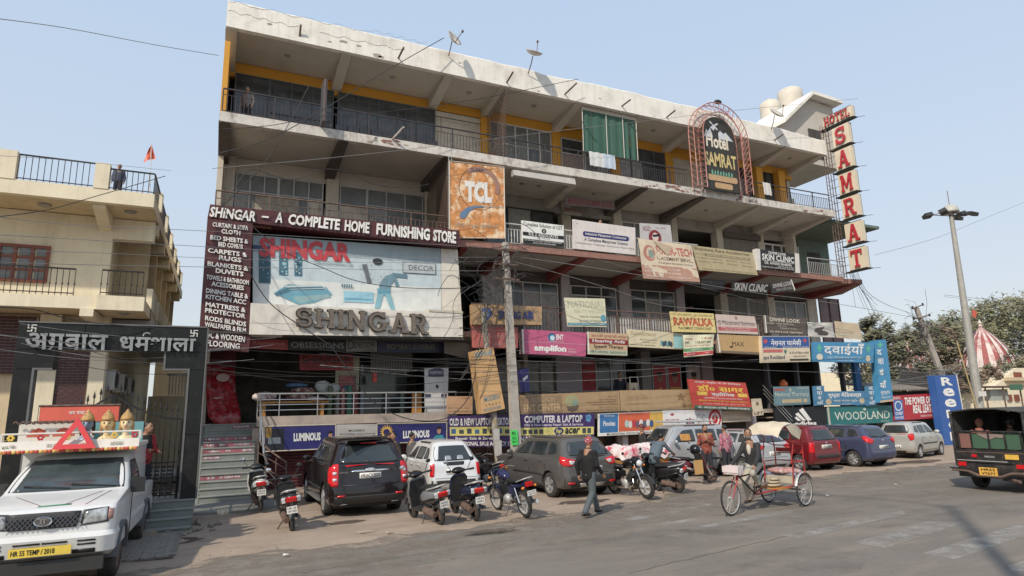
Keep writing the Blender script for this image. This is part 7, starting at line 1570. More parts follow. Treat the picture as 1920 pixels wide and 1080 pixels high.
# silver hatch with slanted red lamps, behind the rickshaw
hx=[('tailgate_glass','r','G',[(-.55,1.42),(.55,1.42),(.68,1.08),(-.68,1.08)],dict(rnd_=.2)),('tail_lamp','r','R',[(.4,.98),(.84,1.06),(.86,.9),(.62,.84)],dict(rnd_=.2,off=.014,both=True)),('bumper_strip','r','B',[(-.5,.36),(.5,.36),(.46,.26),(-.46,.26)],dict(off=.012)),('tailgate_seam','r','D',[(-.6,.6),(.6,.6),(.6,.59),(-.6,.59)],TH)]
S_h=(3.95,1.7,1.5,.2,1.03,.97,1.05,2.5,.45,.58,.3,[(0,.1),(.3,.02),(.5,0),(.62,.02),(1.0,.05),(1.08,.12),(1.44,.4)],.8,.72,(.0,.72))
cm=common(3.95,1.7,1.5,1.03,1.38,.42,.95,1.75,2.65,[(-.6,1.4),(.6,1.4),(.72,1.06),(-.72,1.06)])
car('parked_car','silver hatchback mostly hidden behind the cycle rickshaw seat','car',(17.0,15.8,.03),.03,S_h,(.42,.43,.44),cm+hx,'HR 51 AB 4410',rough=.3)
rxx=[('tailgate_glass','r','G',[(-.52,1.42),(.52,1.42),(.64,1.05),(-.64,1.05)],dict(rnd_=.25)),('tail_lamp','r','R',[(.6,1.0),(.78,.98),(.8,.64),(.64,.64)],dict(rnd_=.2,off=.012,both=True)),('bumper_strip','r','B',[(-.8,.56),(.8,.56),(.8,.46),(-.8,.46)],dict(off=.02,n=6)),('badge','r','H',[(-.05,1.0),(.05,1.0),(.05,.94),(-.05,.94)],dict(n=4,off=.02,rnd_=.8)),('tailgate_seam','r','D',[(-.6,.6),(.6,.6),(.6,.59),(-.6,.59)],TH)]
car('parked_car','dark red hatchback parked nose-in between the silver and the blue hatchback','car',(19.45,15.75,.03),.02,(3.7,1.62,1.58,.2,1.02,.97,1.0,2.35,.4,.58,.29,[(0,.1),(.3,.02),(.5,0),(.6,.02),(1.0,.04),(1.05,.08),(1.5,.3)],.68,.62,(.0,.84)),(.17,.012,.018),common(3.7,1.62,1.58,1.02,1.42,.42,.95,1.7,2.5,[(-.56,1.44),(.56,1.44),(.68,1.05),(-.68,1.05)])+rxx,'HR26AR5597')
bx2=[('tailgate_glass','r','G',[(-.52,1.38),(.52,1.38),(.64,1.06),(-.64,1.06)],dict(rnd_=.3)),('tail_lamp','r','R',[(.48,.98),(.83,1.12),(.84,.9),(.66,.84)],dict(rnd_=.35,off=.014,both=True)),('lamp_side','S','R',[(.02,1.12),(.36,1.12),(.2,.95),(.02,.9)],dict(rnd_=.3,off=.01)),('badge','r','H',[(-.06,.99),(.06,.99),(.06,.93),(-.06,.93)],dict(n=4,off=.02,rnd_=.8)),('bumper_strip','r','B',[(-.6,.32),(.6,.32),(.56,.22),(-.56,.22)],dict(off=.012)),('tailgate_seam','r','D',[(-.6,.66),(.6,.66),(.6,.65),(-.6,.65)],TH)]
car('parked_car','slate blue rounded hatchback parked nose-in right of the dark red one','car',(22.1,15.5,.03),.06,S_h,(.065,.075,.14),cm+bx2,'DL 3C BL 8907',spokes=8)
ax_=[('tailgate_glass','r','G',[(-.48,1.36),(.48,1.36),(.58,1.04),(-.58,1.04)],dict(rnd_=.25)),('tail_lamp','r','R',[(.52,1.0),(.7,1.02),(.73,.76),(.6,.74)],dict(rnd_=.4,off=.012,both=True)),('lamp_side','S','R',[(.02,1.02),(.2,1.04),(.12,.8),(.02,.76)],dict(rnd_=.3,off=.01)),('bumper_strip','r','B',[(-.4,.34),(.4,.34),(.36,.24),(-.36,.24)],dict(off=.012))]
S_a=(3.45,1.5,1.48,.2,.98,.92,.95,2.2,.4,.53,.28,[(0,.1),(.3,.02),(.5,0),(.6,.02),(.98,.04),(1.04,.1),(1.4,.32)],.66,.6,(.0,.5))
cma=common(3.45,1.5,1.48,.98,1.34,.4,.88,1.56,2.4,[(-.52,1.36),(.52,1.36),(.62,1.0),(-.62,1.0)])
car('parked_car','silver-beige small hatchback angled to the right below the crimson shoe sign','car',(25.6,17.5,.03),-math.radians(78),S_a,(.46,.45,.41),cma+ax_,'HR 26',rough=.3)
t,bvh,pm=car('parked_car','silver car with a roof carrier standing crosswise behind the red scooter','car',(16.6,17.6,.03),math.radians(84),(4.0,1.7,1.72,.2,1.12,1.0,1.0,2.6,.45,.6,.3,[(0,.1),(.3,.02),(.5,0),(1.0,.05),(1.12,.12),(1.6,.4)],.8,.72,(.0,.72)),(.36,.37,.38),common(4.0,1.7,1.72,1.12,1.56,.42,.95,1.8,2.8,[(-.6,1.6),(.6,1.6),(.72,1.16),(-.72,1.16)])+[('seat_back','L','A',[(1.1,1.42),(1.7,1.42),(1.7,1.2),(1.1,1.2)],dict(off=.01)),('seat_back','L','A',[(2.0,1.42),(2.4,1.42),(2.4,1.2),(2.0,1.2)],dict(off=.01))],'HR 26',rough=.3)
obj('roof_carrier',MB().tube([(-.45,.8,1.82),(-.45,2.6,1.82)],.03,6).tube([(.45,.8,1.82),(.45,2.6,1.82)],.03,6).tube([(-.55,1.2,1.8),(.55,1.2,1.8)],.025,6).tube([(-.55,2.2,1.8),(.55,2.2,1.8)],.025,6),M_alu,t)
# ---- white pickup with the idol float, nose to the road
M_wp=mat('white_pickup_paint',(.66,.66,.65),.3,var=.04,coat=.4,stain=(.48,.44,.38),sscale=2,samt=.3)
TX,TY=-2.14,11.15
t=thing('pickup_truck','white pickup truck with black mesh grille carrying a decorated idol float','pickup truck',(TX,TY,0),-.02)
def tl(secs,nm,m,cap=True):b=MB();b.smooth=True;b.loft([ring(*s)for s in secs],cap=cap);me=b.mesh(nm,m);me.set_sharp_from_angle(angle=math.radians(24));o=obj(nm,me,None,t);return me
me=tl([(.42,.25,4.9,.8,.1,.1),(.5,.06,4.9,.86,.18,.1),(.72,.0,4.9,.87,.2,.1),(.78,.1,4.9,.84,.12,.1),(1.0,.11,4.9,.85,.1,.1),(1.08,.13,4.85,.845,.1,.1),(1.105,.16,2.9,.84,.1,.1),(1.13,.22,2.9,.83,.1,.1),(1.2,.75,2.9,.835,.1,.1),(1.245,1.12,2.85,.84,.1,.1),(1.26,1.2,2.8,.84,.1,.1),(1.45,1.5,2.8,.795,.1,.1),(1.65,1.83,2.8,.73,.1,.1),(1.735,1.97,2.78,.70,.1,.1),(1.775,2.06,2.7,.66,.12,.1),(1.8,2.2,2.65,.58,.12,.1),(1.815,2.4,2.6,.36,.12,.1)],'cab_and_bonnet',M_wp)
bm=bmesh.new();bm.from_mesh(me);bv=BVHTree.FromBMesh(bm);bm.free()
def fp(nm,ax,m,q,**k):o=obj(nm,patch(bv,{'f':'r'}.get(ax,ax),q,L=5,**k),m,t);return o
fp('windscreen','f',mat('pickup_windscreen',(.05,.065,.07),.08,var=.4,scale=1.5,spec=.7),[(-.65,1.725),(.65,1.725),(.80,1.275),(-.80,1.275)],rnd_=.12,n=10)
for s_ in(-1,1):fp('side_window','R' if s_>0 else 'L',M_cglass,[(1.5,1.28),(2.0,1.66),(2.65,1.66),(2.65,1.28)],rnd_=.1)
for(a,b_)in((-.35,.25),(.28,.25)):fp('wiper','f',M_black,[(a-.25,1.37),(a+.38,1.31),(a+.38,1.3),(a-.25,1.35)],n=3,off=.03,skirt=.012)
gq=[(-.47,1.08),(.42,1.08),(.38,.86),(-.43,.86)]
gr_=fp('grille','f',M_blackpl,gq,rnd_=.08,off=.02)
gb_=MB()
for k in range(15):
 for sg in(-1,1):
  x=-.43+.82*k/14;p0=Vector((x-.07*sg,.055,1.05));p1=Vector((x+.07*sg,.055,.88));gb_.tube([p0,p1],.006,4)
o=obj('mesh_bars',gb_,M_greyp,gr_);o['kind']='stuff'
e=MB();e.lathe([(.075,0),(.085,-.008),(.09,0)],24,'y',(0,.03,.97));e.xf(Matrix.Translation((-.02,0,0))@Matrix.Diagonal((1.25,1,.75,1))@Matrix.Translation((0,0,.323)));e.box(-.075,.015,1.0,.035,.025,1.012);e.box(-.05,.015,.945,-.03,.025,1.0);e.box(-.01,.015,.945,.01,.025,1.0);obj('emblem',e,M_chrome,gr_)
for s_ in(-1,1):
 fp('lamp_surround','f',M_blackpl,[(s_*.44,1.085),(s_*.755,1.105),(s_*.77,.9),(s_*.42,.87)],rnd_=.05,off=.012)
 h=fp('headlamp','f',mat('hazed_headlamp',(.42,.43,.43),.12,.3,var=.5,scale=12),[(s_*.47,1.06),(s_*.74,1.1),(s_*.75,.92),(s_*.45,.89)],rnd_=.08,off=.022);fp('indicator','f',mat('smoked_indicator',(.35,.2,.17),.2),[(s_*.755,1.09),(s_*.82,1.07),(s_*.82,.94),(s_*.76,.93)],n=3,off=.02)
for z_ in(.69,.64):
 for a,c in((-.33,-.02),(.0,.3),(.42,.64),(-.66,-.46)):fp('bumper_slot','f',M_black,[(a,z_),(c,z_),(c,z_-.025),(a,z_-.025)],n=2,off=.006,skirt=.004)
for a,c in((.36,.64),(-.7,-.42)):fp('bumper_slot','f',M_black,[(a,.56),(c,.56),(c,.5),(a,.5)],n=2,off=.006,skirt=.004)
obj('skid_bar',MB().box(-.75,.06,.26,.75,.16,.44),M_blackpl,t)
pl2=MB().box(-.36,-.03,.52,.36,-.015,.64);po_=obj('number_plate',pl2,paint((240,205,40)),t)
vs_,fs_=text2d('HR 55 TEMP / 2018',.02);l_=MB();l_.add([(-.33+.5*a,-.034,.545+.07*b)for a,b in vs_],fs_);obj('lettering',l_,BKM:=paint((30,28,26)),po_)
st_=fp('bonnet_sticker','T',paint((70,150,110)),[(-.16,.28),(.24,.32),(.24,.4),(-.16,.36)],n=3,off=.004,skirt=.003)
for(a,b_,c,d)in((-.6,1.0,-.1,.3),(.5,1.1,.12,.32),(.62,1.1,.42,.3)):fp('bonnet_thread','T',paint((120,50,45)),[(a,b_),(a+.012,b_),(c+.012,d),(c,d)],n=5,off=.004,skirt=.003)
for s_ in(-1,1):
 mm=MB();mm.cbox((s_*.95,1.5,1.28),(.2,.08,.24),(0,0,s_*.2));mm.tube([(s_*.78,1.5,1.22),(s_*.9,1.5,1.24)],.02,5);obj('door_mirror',mm,M_blackpl,t)
 for y_ in(.78,3.75):
  wheel(t,s_*.73,y_,.355,.24,M_rust,6,s_)
  fl_=MB();fl_.lathe([(.4,s_*.6),(.4,s_*.9),(.46,s_*.9),(.46,s_*.6)],18,'x',(0,y_,.36),arc=(.0,PI));obj('wheel_flare',fl_,M_greyp,t)
 obj('door_seam',MB().box(s_*.872-.006,1.5,.5,s_*.872+.006,1.515,1.25),M_black,t)
obj('float_body',MB().box(-1.05,2.95,.75,.68,5.0,1.92),M_wp,t)
# driver behind the windscreen, dim
# float: its shelf, board, arches, idols
fo=thing('idol_float','white decorated idol float with red board, orange arches and scalloped fringe over the pickup cab','float',(TX,TY,1.8),-.02)
M_fl=mat('float_white_paint',(.62,.58,.52),.6,var=.06,stain=(.5,.35,.25),sscale=3,samt=.4)
zo=-1.8
def fb(*a):return MB().box(a[0],a[1],a[2]+zo,a[3],a[4],a[5]+zo)
obj('shelf',fb(-1.16,1.75,1.9,.86,3.2,1.96),M_fl,fo);obj('fascia_board',MB().hexa([(-1.2,1.68,1.9+zo),(.88,1.68,1.9+zo),(.88,1.72,1.9+zo),(-1.2,1.72,1.9+zo)],[(-1.08,1.74,2.04+zo),(.88,1.74,2.04+zo),(.88,1.78,2.04+zo),(-1.08,1.78,2.04+zo)]),M_fl,fo)
obj('rail',MB().tube([(-1.08,1.76,2.16+zo),(.88,1.76,2.16+zo)],.018,6),M_fl,fo)
for x in(-1.08,-.2,.88):obj('rail_post',MB().box(x-.02,1.74,2.04+zo,x+.02,1.78,2.16+zo),M_fl,fo)
for k in range(34):x=-1.18+k*.061;obj('fringe_scallop',MB().ell((x,1.68,1.875+zo),(.034,.02,.03),8,5),paint(((225,120,50),(200,60,40),(230,190,80))[k%3]),fo)
obj('arch_screen',fb(-1.0,2.3,1.96,.1,2.34,2.32),M_fl,fo)
for x in(-.72,-.35):
 pts=[Vector((x+a,2.295,z+zo))for a,z in((-.16,2.1),(-.16,2.14),(-.11,2.17),(-.1,2.21),(-.05,2.23),(0,2.25),(.05,2.23),(.1,2.21),(.11,2.17),(.16,2.14),(.16,2.1))];obj('orange_arch',MB().prism(pts,(0,.01,0)),paint((205,80,40)),fo)
obj('red_board',fb(-.78,2.5,2.34,.42,2.56,2.62),paint((228,92,66)),fo);obj('board_frame',MB().tube([(-.8,2.5,2.33+zo),(.44,2.5,2.33+zo),(.44,2.5,2.63+zo),(-.8,2.5,2.63+zo)],.02,6,closed=True),M_rust,fo)
obj('blue_backboard',fb(-.1,2.45,1.96,.84,2.49,2.32),paint((110,175,180)),fo)
vs_,fs_=text2d('जय माता दी',.01);l_=MB();l_.add([(-.35+.32*a,2.495,2.47+zo+.08*b)for a,b in vs_],fs_);obj('lettering',l_,M_text,fo)
for s_,x in(('हरे',-.95),('जय माता',-.35),('राम',.12),('आपका',.55)):vs_,fs_=text2d(s_,0);l_=MB();l_.add([(x-.1+.2*a,1.685,1.93+zo+.06*b)for a,b in vs_],fs_);obj('lettering',l_,paint((90,90,70)),fo)
for x,c_ in((-.95,(240,200,40)),(-.55,(200,40,50)),(-.18,(240,200,40)),(.5,(235,190,50)),(.8,(190,40,60))):
 f_=MB()
 for k in range(6):a=k*PI/3;f_.ell((x+.035*math.cos(a),1.74,2.1+zo+.035*math.sin(a)),(.022,.01,.022),6,4)
 obj('painted_flower',f_,paint(c_),fo)
bd=MB()
for k in range(60):a=-1.05+k*.016;bd.ell((a,2.2,2.34+zo+.02*math.sin(k)),(.016,.016,.016),5,3)
for k in range(40):bd.ell((-.7+k*.02,2.2,2.345+zo+.015*math.sin(k*1.3)),(.016,.02,.014),5,3)
o=obj('bead_trim',bd,M_rust,fo);o['kind']='stuff'
wt=thing('warning_triangle','big red reflective warning triangle propped on the float shelf','warning triangle',(TX-.02,TY+1.62,1.9),-.02)
for i in range(3):
 P3=[Vector((-.3,0,0)),Vector((.32,0,0)),Vector((.01,.06,.52))];a,b_=P3[i],P3[(i+1)%3];c_=sum(P3,Vector())/3
 obj('bar',MB().prism([a,b_,b_.lerp(c_,.44),a.lerp(c_,.44)],(0,-.03,0)),paint((235,50,55),.3),wt)
M_gold=mat('gilded_crown',(.42,.25,.09),.6,0,var=.5,scale=30,bump=.6)
for k,(x,sk,nm)in enumerate([(.08,(120,140,165),'blue-faced painted idol bust with a golden crown, left of three'),(.38,(240,205,140),'fair-faced painted idol bust with a golden crown, the middle of three'),(.67,(240,215,165),'fair-faced painted idol bust, rightmost of three, tallest crown')]):
 d_=thing('idol_bust',nm,'idol',(TX+x,TY+2.0-.02*x,1.93),-.02);d_.scale=(1.2,1.2,1.25)
 skm=paint(sk,.4);h=MB();h.smooth=True;h.ell((0,0,.29),(.078,.08,.1),14,12).tube([(0,0,.08),(0,0,.24)],[.05,.036],10).ell((0,.01,.05),(.125,.08,.09),14,8).ell((0,-.08,.28),(.014,.02,.025),6,5)
 hm=evalmods(h,[('REMESH',dict(mode='VOXEL',voxel_size=.009))]);hm.materials.append(skm);[setattr(p,'use_smooth',True)for p in hm.polygons];obj('bust',hm,None,d_)
 cr=MB();cr.smooth=True;cr.lathe([(.082,.335),(.09,.355),(.08,.38),(.072,.40),(.066,.41),(.05,.435),(.032,.445),(.03,.46),(.015,.475),(.0,.5)],14);obj('crown',cr,M_gold,d_)
 hr_=MB();hr_.smooth=True;hr_.ell((-.078,.03,.24),(.022,.04,.11),8,6).ell((.078,.03,.24),(.022,.04,.11),8,6);obj('side_locks',hr_,M_gold if k else M_hair,d_)
 fc=MB();fc.m=0
 for s_ in(-1,1):fc.ell((s_*.03,-.074,.3),(.017,.006,.008),8,4)
 fc.m=1;fc.ell((0,-.078,.245),(.018,.006,.007),8,4).ell((0,-.079,.335),(.006,.004,.012),6,4);fc.m=2
 for s_ in(-1,1):fc.ell((s_*.032,-.072,.318),(.02,.005,.003),8,3)
 obj('painted_face',fc,[M_black,paint((190,40,45)),M_hair],d_)
 obj('robe',MB().ell((0,.01,.03),(.17,.1,.075),12,6),paint(((150,190,190),(200,130,100),(225,220,205))[k]),d_)
# ---- black passenger jeep driving off to the right, its open rear toward us
JX=18.35;j=thing('passenger_jeep','battered black share-taxi jeep with open back driving off at the right edge','jeep',(JX,10.0,0),-PI/2+.03)
M_jb=mat('jeep_black_paint',(.025,.024,.024),.35,var=.3,coat=.3,stain=(.12,.1,.09),sscale=4,samt=.5);M_jc=mat('jeep_canvas',(.05,.048,.045),.8,var=.3,bump=.4)
def jb(*a):return MB().box(*a)
hwj=.85
for s_ in(-1,1):
 obj('side_panel',jb(s_*hwj-.03,.05,.62,s_*hwj+.03,3.0,1.12),M_jb,j)
 obj('roof_side',MB().hexa([(s_*hwj-.02,.1,1.82),(s_*hwj+.02,.1,1.82),(s_*hwj+.02,2.8,1.82),(s_*hwj-.02,2.8,1.82)],[(s_*(hwj-.06)-.02,.1,2.06),(s_*(hwj-.06)+.02,.1,2.06),(s_*(hwj-.06)+.02,2.8,2.06),(s_*(hwj-.06)-.02,2.8,2.06)]),M_jc,j)
 obj('corner_post',MB().tube([(s_*hwj,.06,.6),(s_*hwj,.1,2.0)],.045,6),M_jb,j)
 obj('tail_lamp',jb(s_*.68-.1,-.03,.62,s_*.68+.1,.0,.72),M_redlens,j)
 wheel(j,s_*.68,.75,.34,.2,M_rust,6,s_);wheel(j,s_*.68,2.9,.34,.2,M_rust,6,s_)
 obj('mudguard',jb(s_*.8-.16,.3,.52,s_*.8+.16,1.2,.6),M_jb,j)
 for k,y in enumerate((1.2,2.0,2.8)):obj('side_post',MB().tube([(s_*hwj,y,1.1),(s_*hwj,y,1.9)],.025,5),M_jb,j)
for s_ in(-1,1):obj('side_blackout_canvas',MB().box(s_*.84-.012,.12,1.12,s_*.84+.012,2.85,1.86),M_jc,j)  # dark canvas, seen on one side, put on both to darken the interior
obj('front_blackout_panel',MB().box(-.82,2.62,1.2,-.3,2.65,2.0).box(-.29,2.62,1.2,.82,2.65,1.5),M_jc,j)  # unseen screen, added to keep light out of the jeep's back
rfm=MB();rfm.smooth=True;rfm.loft([[Vector((x,y,2.04+.1*math.cos(x/.85*1.5)))for x in(-.85,-.6,-.3,0,.3,.6,.85)]+[Vector((x,y,2.0+.1*math.cos(x/.85*1.5)))for x in(.85,.6,.3,0,-.3,-.6,-.85)]for y in(.0,1,2,2.9)]);obj('canvas_roof',rfm,M_jc,j)
obj('floor',jb(-.82,.05,.58,.82,3.1,.64),M_jb,j);obj('tailgate',MB().box(-.84,.0,.72,.84,.05,1.06),M_jb,j);obj('chrome_strip',jb(-.8,-.012,.98,.8,0,1.0),M_rust,j);obj('chrome_strip',jb(-.8,-.012,.76,.4,0,.78),M_alu,j)
obj('dark_bulkhead',jb(-.82,2.4,.64,.82,2.45,1.2),M_black,j);obj('bonnet',jb(-.7,3.0,.6,.7,4.2,1.15),M_jb,j);obj('windscreen_frame',MB().tube([(-.75,3.0,1.15),(-.72,2.9,1.95),(.72,2.9,1.95),(.75,3.0,1.15)],.03,5),M_jb,j)
sb_=obj('seat_back',jb(-.72,.12,1.08,.74,.16,1.48),paint((70,105,80)),j)
for x in(-.74,-.42,.0,.38,.74):obj('guard_bar',MB().tube([(x,.08,1.06),(x,.08,1.5)],.02,5),M_jb,j)
obj('guard_rail',MB().tube([(-.8,.08,1.52),(.8,.08,1.52)],.025,6),M_jb,j);obj('torn_patch',MB().prism([Vector(v)for v in((-.3,.1,1.47),(-.2,.1,1.4),(.0,.1,1.3),(.15,.1,1.38),(.33,.1,1.36),(.36,.1,1.45),(.1,.1,1.46))],(0,.01,0)),paint((150,130,122)),sb_);obj('torn_patch',jb(-.72,.105,1.08,-.45,.11,1.46),paint((140,95,85)),sb_)
obj('red_reflector',jb(-.42,-.02,.86,-.3,-.01,.93),M_redlens,j);obj('yellow_tag',jb(.36,-.02,.84,.66,-.008,.96),paint((235,185,40)),j)
vs_,fs_=text2d('MAXX',.03);l_=MB();l_.add([(-.12+.24*a,-.006,.86+.05*b)for a,b in vs_],fs_);obj('lettering',l_,M_alu,j)
obj('bumper',MB().tube([(-.9,-.12,.52),(-.5,-.14,.5),(-.25,-.14,.4),(.25,-.14,.4),(.5,-.14,.5),(.9,-.12,.52)],.035,6),M_rust,j);obj('rear_apron',jb(-.8,-.02,.34,.8,.02,.7),M_jb,j);obj('bumper_shelf',jb(-.95,-.16,.55,-.5,.1,.58),M_jb,j)
po_=obj('number_plate',jb(-.22,-.17,.42,.2,-.155,.62),paint((238,180,50)),j)
for k,s_ in enumerate(('HR55','V7677')):vs_,fs_=text2d(s_,.02);l_=MB();l_.add([(-.17+.33*a,-.175,.535-.095*k+.065*b)for a,b in vs_],fs_);obj('lettering',l_,BKM,po_)
obj('exhaust',MB().tube([(.1,.3,.3),(.5,-.05,.33),(.66,-.12,.31)],.04,7),M_rust,j)
# ---- two wheelers
M_seat=mat('black_seat_vinyl',(.02,.02,.02),.45,var=.2)
def sbox(par,nm,m,secs):b=MB();b.smooth=True;b.blob(secs,14);return obj(nm,b,m,par)
def tplate(par,y,z,lines,w=.2,h=.14,tilt=0):
 b=MB();b.cbox((0,y,z),(w,.012,h));o=obj('number_plate',b,paint((228,226,218)),par)
 for k,s_ in enumerate(lines):vs_,fs_=text2d(s_,.01);l_=MB();l_.add([(-w*.42+w*.84*a,y-.008,z+h*.08-k*h*.42+h*.3*b)for a,b in vs_],fs_);obj('lettering',l_,BKM,o)
def scooter(lab,loc,rz,lean,bcol,tcol,plt,ydir=1,group='parked scooters'):
 t=thing('scooter',lab,'scooter',loc,group=group,rot=(0,lean,rz));bm_=paint(bcol,.25);tm=paint(tcol,.3)
 wheel(t,0,.3,.225,.09,M_rust,5,1);wheel(t,0,1.52,.225,.09,M_rust,5,1)
 sbox(t,'rear_body',bm_,[((0,.02,.72),.04,.03),((0,.1,.68),.13,.1),((0,.35,.62),.18,.17),((0,.65,.56),.17,.17),((0,.85,.5),.12,.14)])
 sbox(t,'side_trim',tm,[((0,.06,.62),.1,.02),((0,.3,.56),.19,.05),((0,.7,.47),.18,.05),((0,.9,.4),.12,.04)])
 sbox(t,'seat',M_seat,[((0,.12,.8),.08,.02),((0,.25,.8),.13,.05),((0,.5,.77),.13,.06),((0,.8,.74),.11,.06),((0,.92,.7),.07,.03)])
 obj('grab_rail',MB().tube(catm([Vector(v)for v in((-.15,.4,.76),(-.15,.1,.82),(-.08,-.02,.85),(.08,-.02,.85),(.15,.1,.82),(.15,.4,.76))],4),.017,6),M_alu,t)
 obj('tail_lamp',MB().cbox((0,.0,.67),(.2,.06,.08),(.35,0,0)),M_redlens,t)
 for s_ in(-1,1):obj('rear_indicator',MB().cbox((s_*.14,.02,.67),(.07,.06,.09),(.3,0,s_*.4)),M_clear,t)
 obj('rear_mudguard',MB().lathe([(.25,-.06),(.27,0),(.25,.06)],12,'x',(0,.3,.225),arc=(.6,2.9)),M_blackpl,t);tplate(t,-.02,.47,plt);obj('plate_bracket',MB().box(-.03,-.01,.5,.03,.1,.62),M_blackpl,t)
 obj('floorboard',MB().cbox((0,1.05,.28),(.3,.45,.05)),M_blackpl,t);obj('engine_unit',MB().tube([(-.09,.3,.23),(-.1,.7,.3)],[.06,.08],10).ell((-.1,.5,.27),(.06,.18,.09),10,6),M_rust,t);obj('silencer',MB().tube([(.13,.08,.29),(.13,.5,.27)],[.04,.045],10),M_greyp,t)
 ap=MB();ap.smooth=True;ap.loft([[Vector((x*w,y+.05*(1-x*x),z))for x in(-1,-.6,0,.6,1)]+[Vector((x*w,y+.05*(1-x*x)-.04,z))for x in(1,.6,0,-.6,-1)]for w,y,z in((.12,1.3,.3),(.2,1.27,.42),(.22,1.22,.65),(.2,1.15,.85),(.13,1.1,.93))]);obj('leg_shield',ap,bm_,t);obj('inner_shield',MB().loft([[Vector((x*w,y-.045,z))for x in(-1,0,1)]+[Vector((x*w,y-.06,z))for x in(1,0,-1)]for w,y,z in((.12,1.3,.3),(.2,1.23,.6),(.17,1.16,.88))]),M_blackpl,t)
 sbox(t,'handle_cowl',tm,[((0,1.02,1.0),.06,.02),((0,1.08,1.0),.17,.05),((0,1.16,1.0),.15,.08),((0,1.24,.98),.07,.06)])
 obj('handlebar',MB().tube([(-.33,1.0,1.02),(-.15,1.08,1.0),(.15,1.08,1.0),(.33,1.0,1.02)],.018,6),M_black,t);obj('grip',MB().tube([(-.34,.99,1.02),(-.23,1.03,1.01)],.024,7),M_black,t);obj('grip',MB().tube([(.34,.99,1.02),(.23,1.03,1.01)],.024,7),M_black,t)
 for s_ in(-1,1):
  obj('mirror',MB().tube([(s_*.2,1.06,1.02),(s_*.3,1.08,1.18)],.008,5).ell((s_*.32,1.07,1.23),(.06,.02,.045),10,6),M_chrome if s_<0 else M_black,t)
 obj('front_mudguard',MB().lathe([(.25,-.07),(.28,0),(.25,.07)],14,'x',(0,1.52,.225),arc=(.2,2.9)),bm_,t);obj('fork',MB().tube([(-.06,1.52,.23),(-.06,1.3,.6)],.02,6).tube([(.06,1.52,.23),(.06,1.3,.6)],.02,6),M_alu,t)
 obj('side_stand',MB().tube([(-.12,.7,.2),(-.28,.62,.02)],.012,5).tube([(-.3,.62,.02),(-.26,.68,.02)],.014,5),M_black,t)
 return t
def gz(px,py,z=.04):p=G(px,py,z);return(p.x,p.y,z)
a=G(490,958,.09);scooter('white scooter with red tail lamp parked at the foot of the shop stair',(a.x,a.y-.28,.09),.04,-.08,(225,224,220),(60,60,62),('HR26','CW7712'))
a=G(548,996,.04);scooter('dark grey scooter with pale side trims, nearest one left of the black SUV',(a.x,a.y-.3,.035),.0,-.12,(60,62,66),(30,30,32),('HR 26','CW 4208'))
a=G(826,984,.04);scooter('silver-grey scooter leaning between the black SUV and the white hatchback',(a.x+.05,a.y-.3,.035),.18,-.17,(120,122,126),(28,28,30),('HR26AD','1833'))
a=G(893,976,.04);scooter('navy and black scooter parked behind the white hatchback',(a.x,a.y-.3,.035),.03,-.07,(34,44,70),(24,24,28),('HR26','CB4816'))
# maroon load scooter seen from the side
a=G(1335,905,.04);t=scooter('maroon scooter with a pale cowl and yellowish side panel, pointing right',(a.x-1.55,a.y+.15,.035),-PI/2-.12,-.04,(96,28,34),(190,190,192),('HR26','5121'),group='')
obj('side_panel',MB().cbox((.2,.98,.5),(.02,.3,.42)),paint((196,150,80)),t)
a=G(1278,922,.04);t=scooter('black scooter with a white plate being mounted by a man in a denim shirt',(a.x,a.y-.3,.035),.42,-.25,(36,32,36),(30,30,32),('HR26','DA5521'),group='')
def spoked(par,c,R,n=20,tw=.022,ax=(1,0,0),m=M_tyre,hubr=.03,hw=.05):
 t_=MB();t_.smooth=True;t_.lathe([(R-tw*2.2,-tw*.7),(R-tw,-tw),(R,0),(R-tw,tw),(R-tw*2.2,tw*.7)],36,'x',c,cap=False);w_=obj('wheel',t_,m,par)
 r_=MB();r_.lathe([(R-tw*2.1,-tw*.8),(R-tw*2.9,-tw*.5),(R-tw*2.9,tw*.5),(R-tw*2.1,tw*.8)],36,'x',c,cap=False);obj('rim',r_,M_alu,w_)
 s_=MB()
 for k in range(n):
  a_=2*PI*k/n;o_=hw*(1 if k%2 else-1);s_.tube([(c[0]+o_,c[1]+hubr*math.cos(a_+.5),c[2]+hubr*math.sin(a_+.5)),(c[0],c[1]+(R-tw*2.5)*math.cos(a_),c[2]+(R-tw*2.5)*math.sin(a_))],.0028 if R>.33 else .004,3)
 s_.lathe([(hubr,-hw),(hubr,hw)],12,'x',c);o_=obj('spokes',s_,M_alu,w_);o_['kind']='stuff'
 return w_
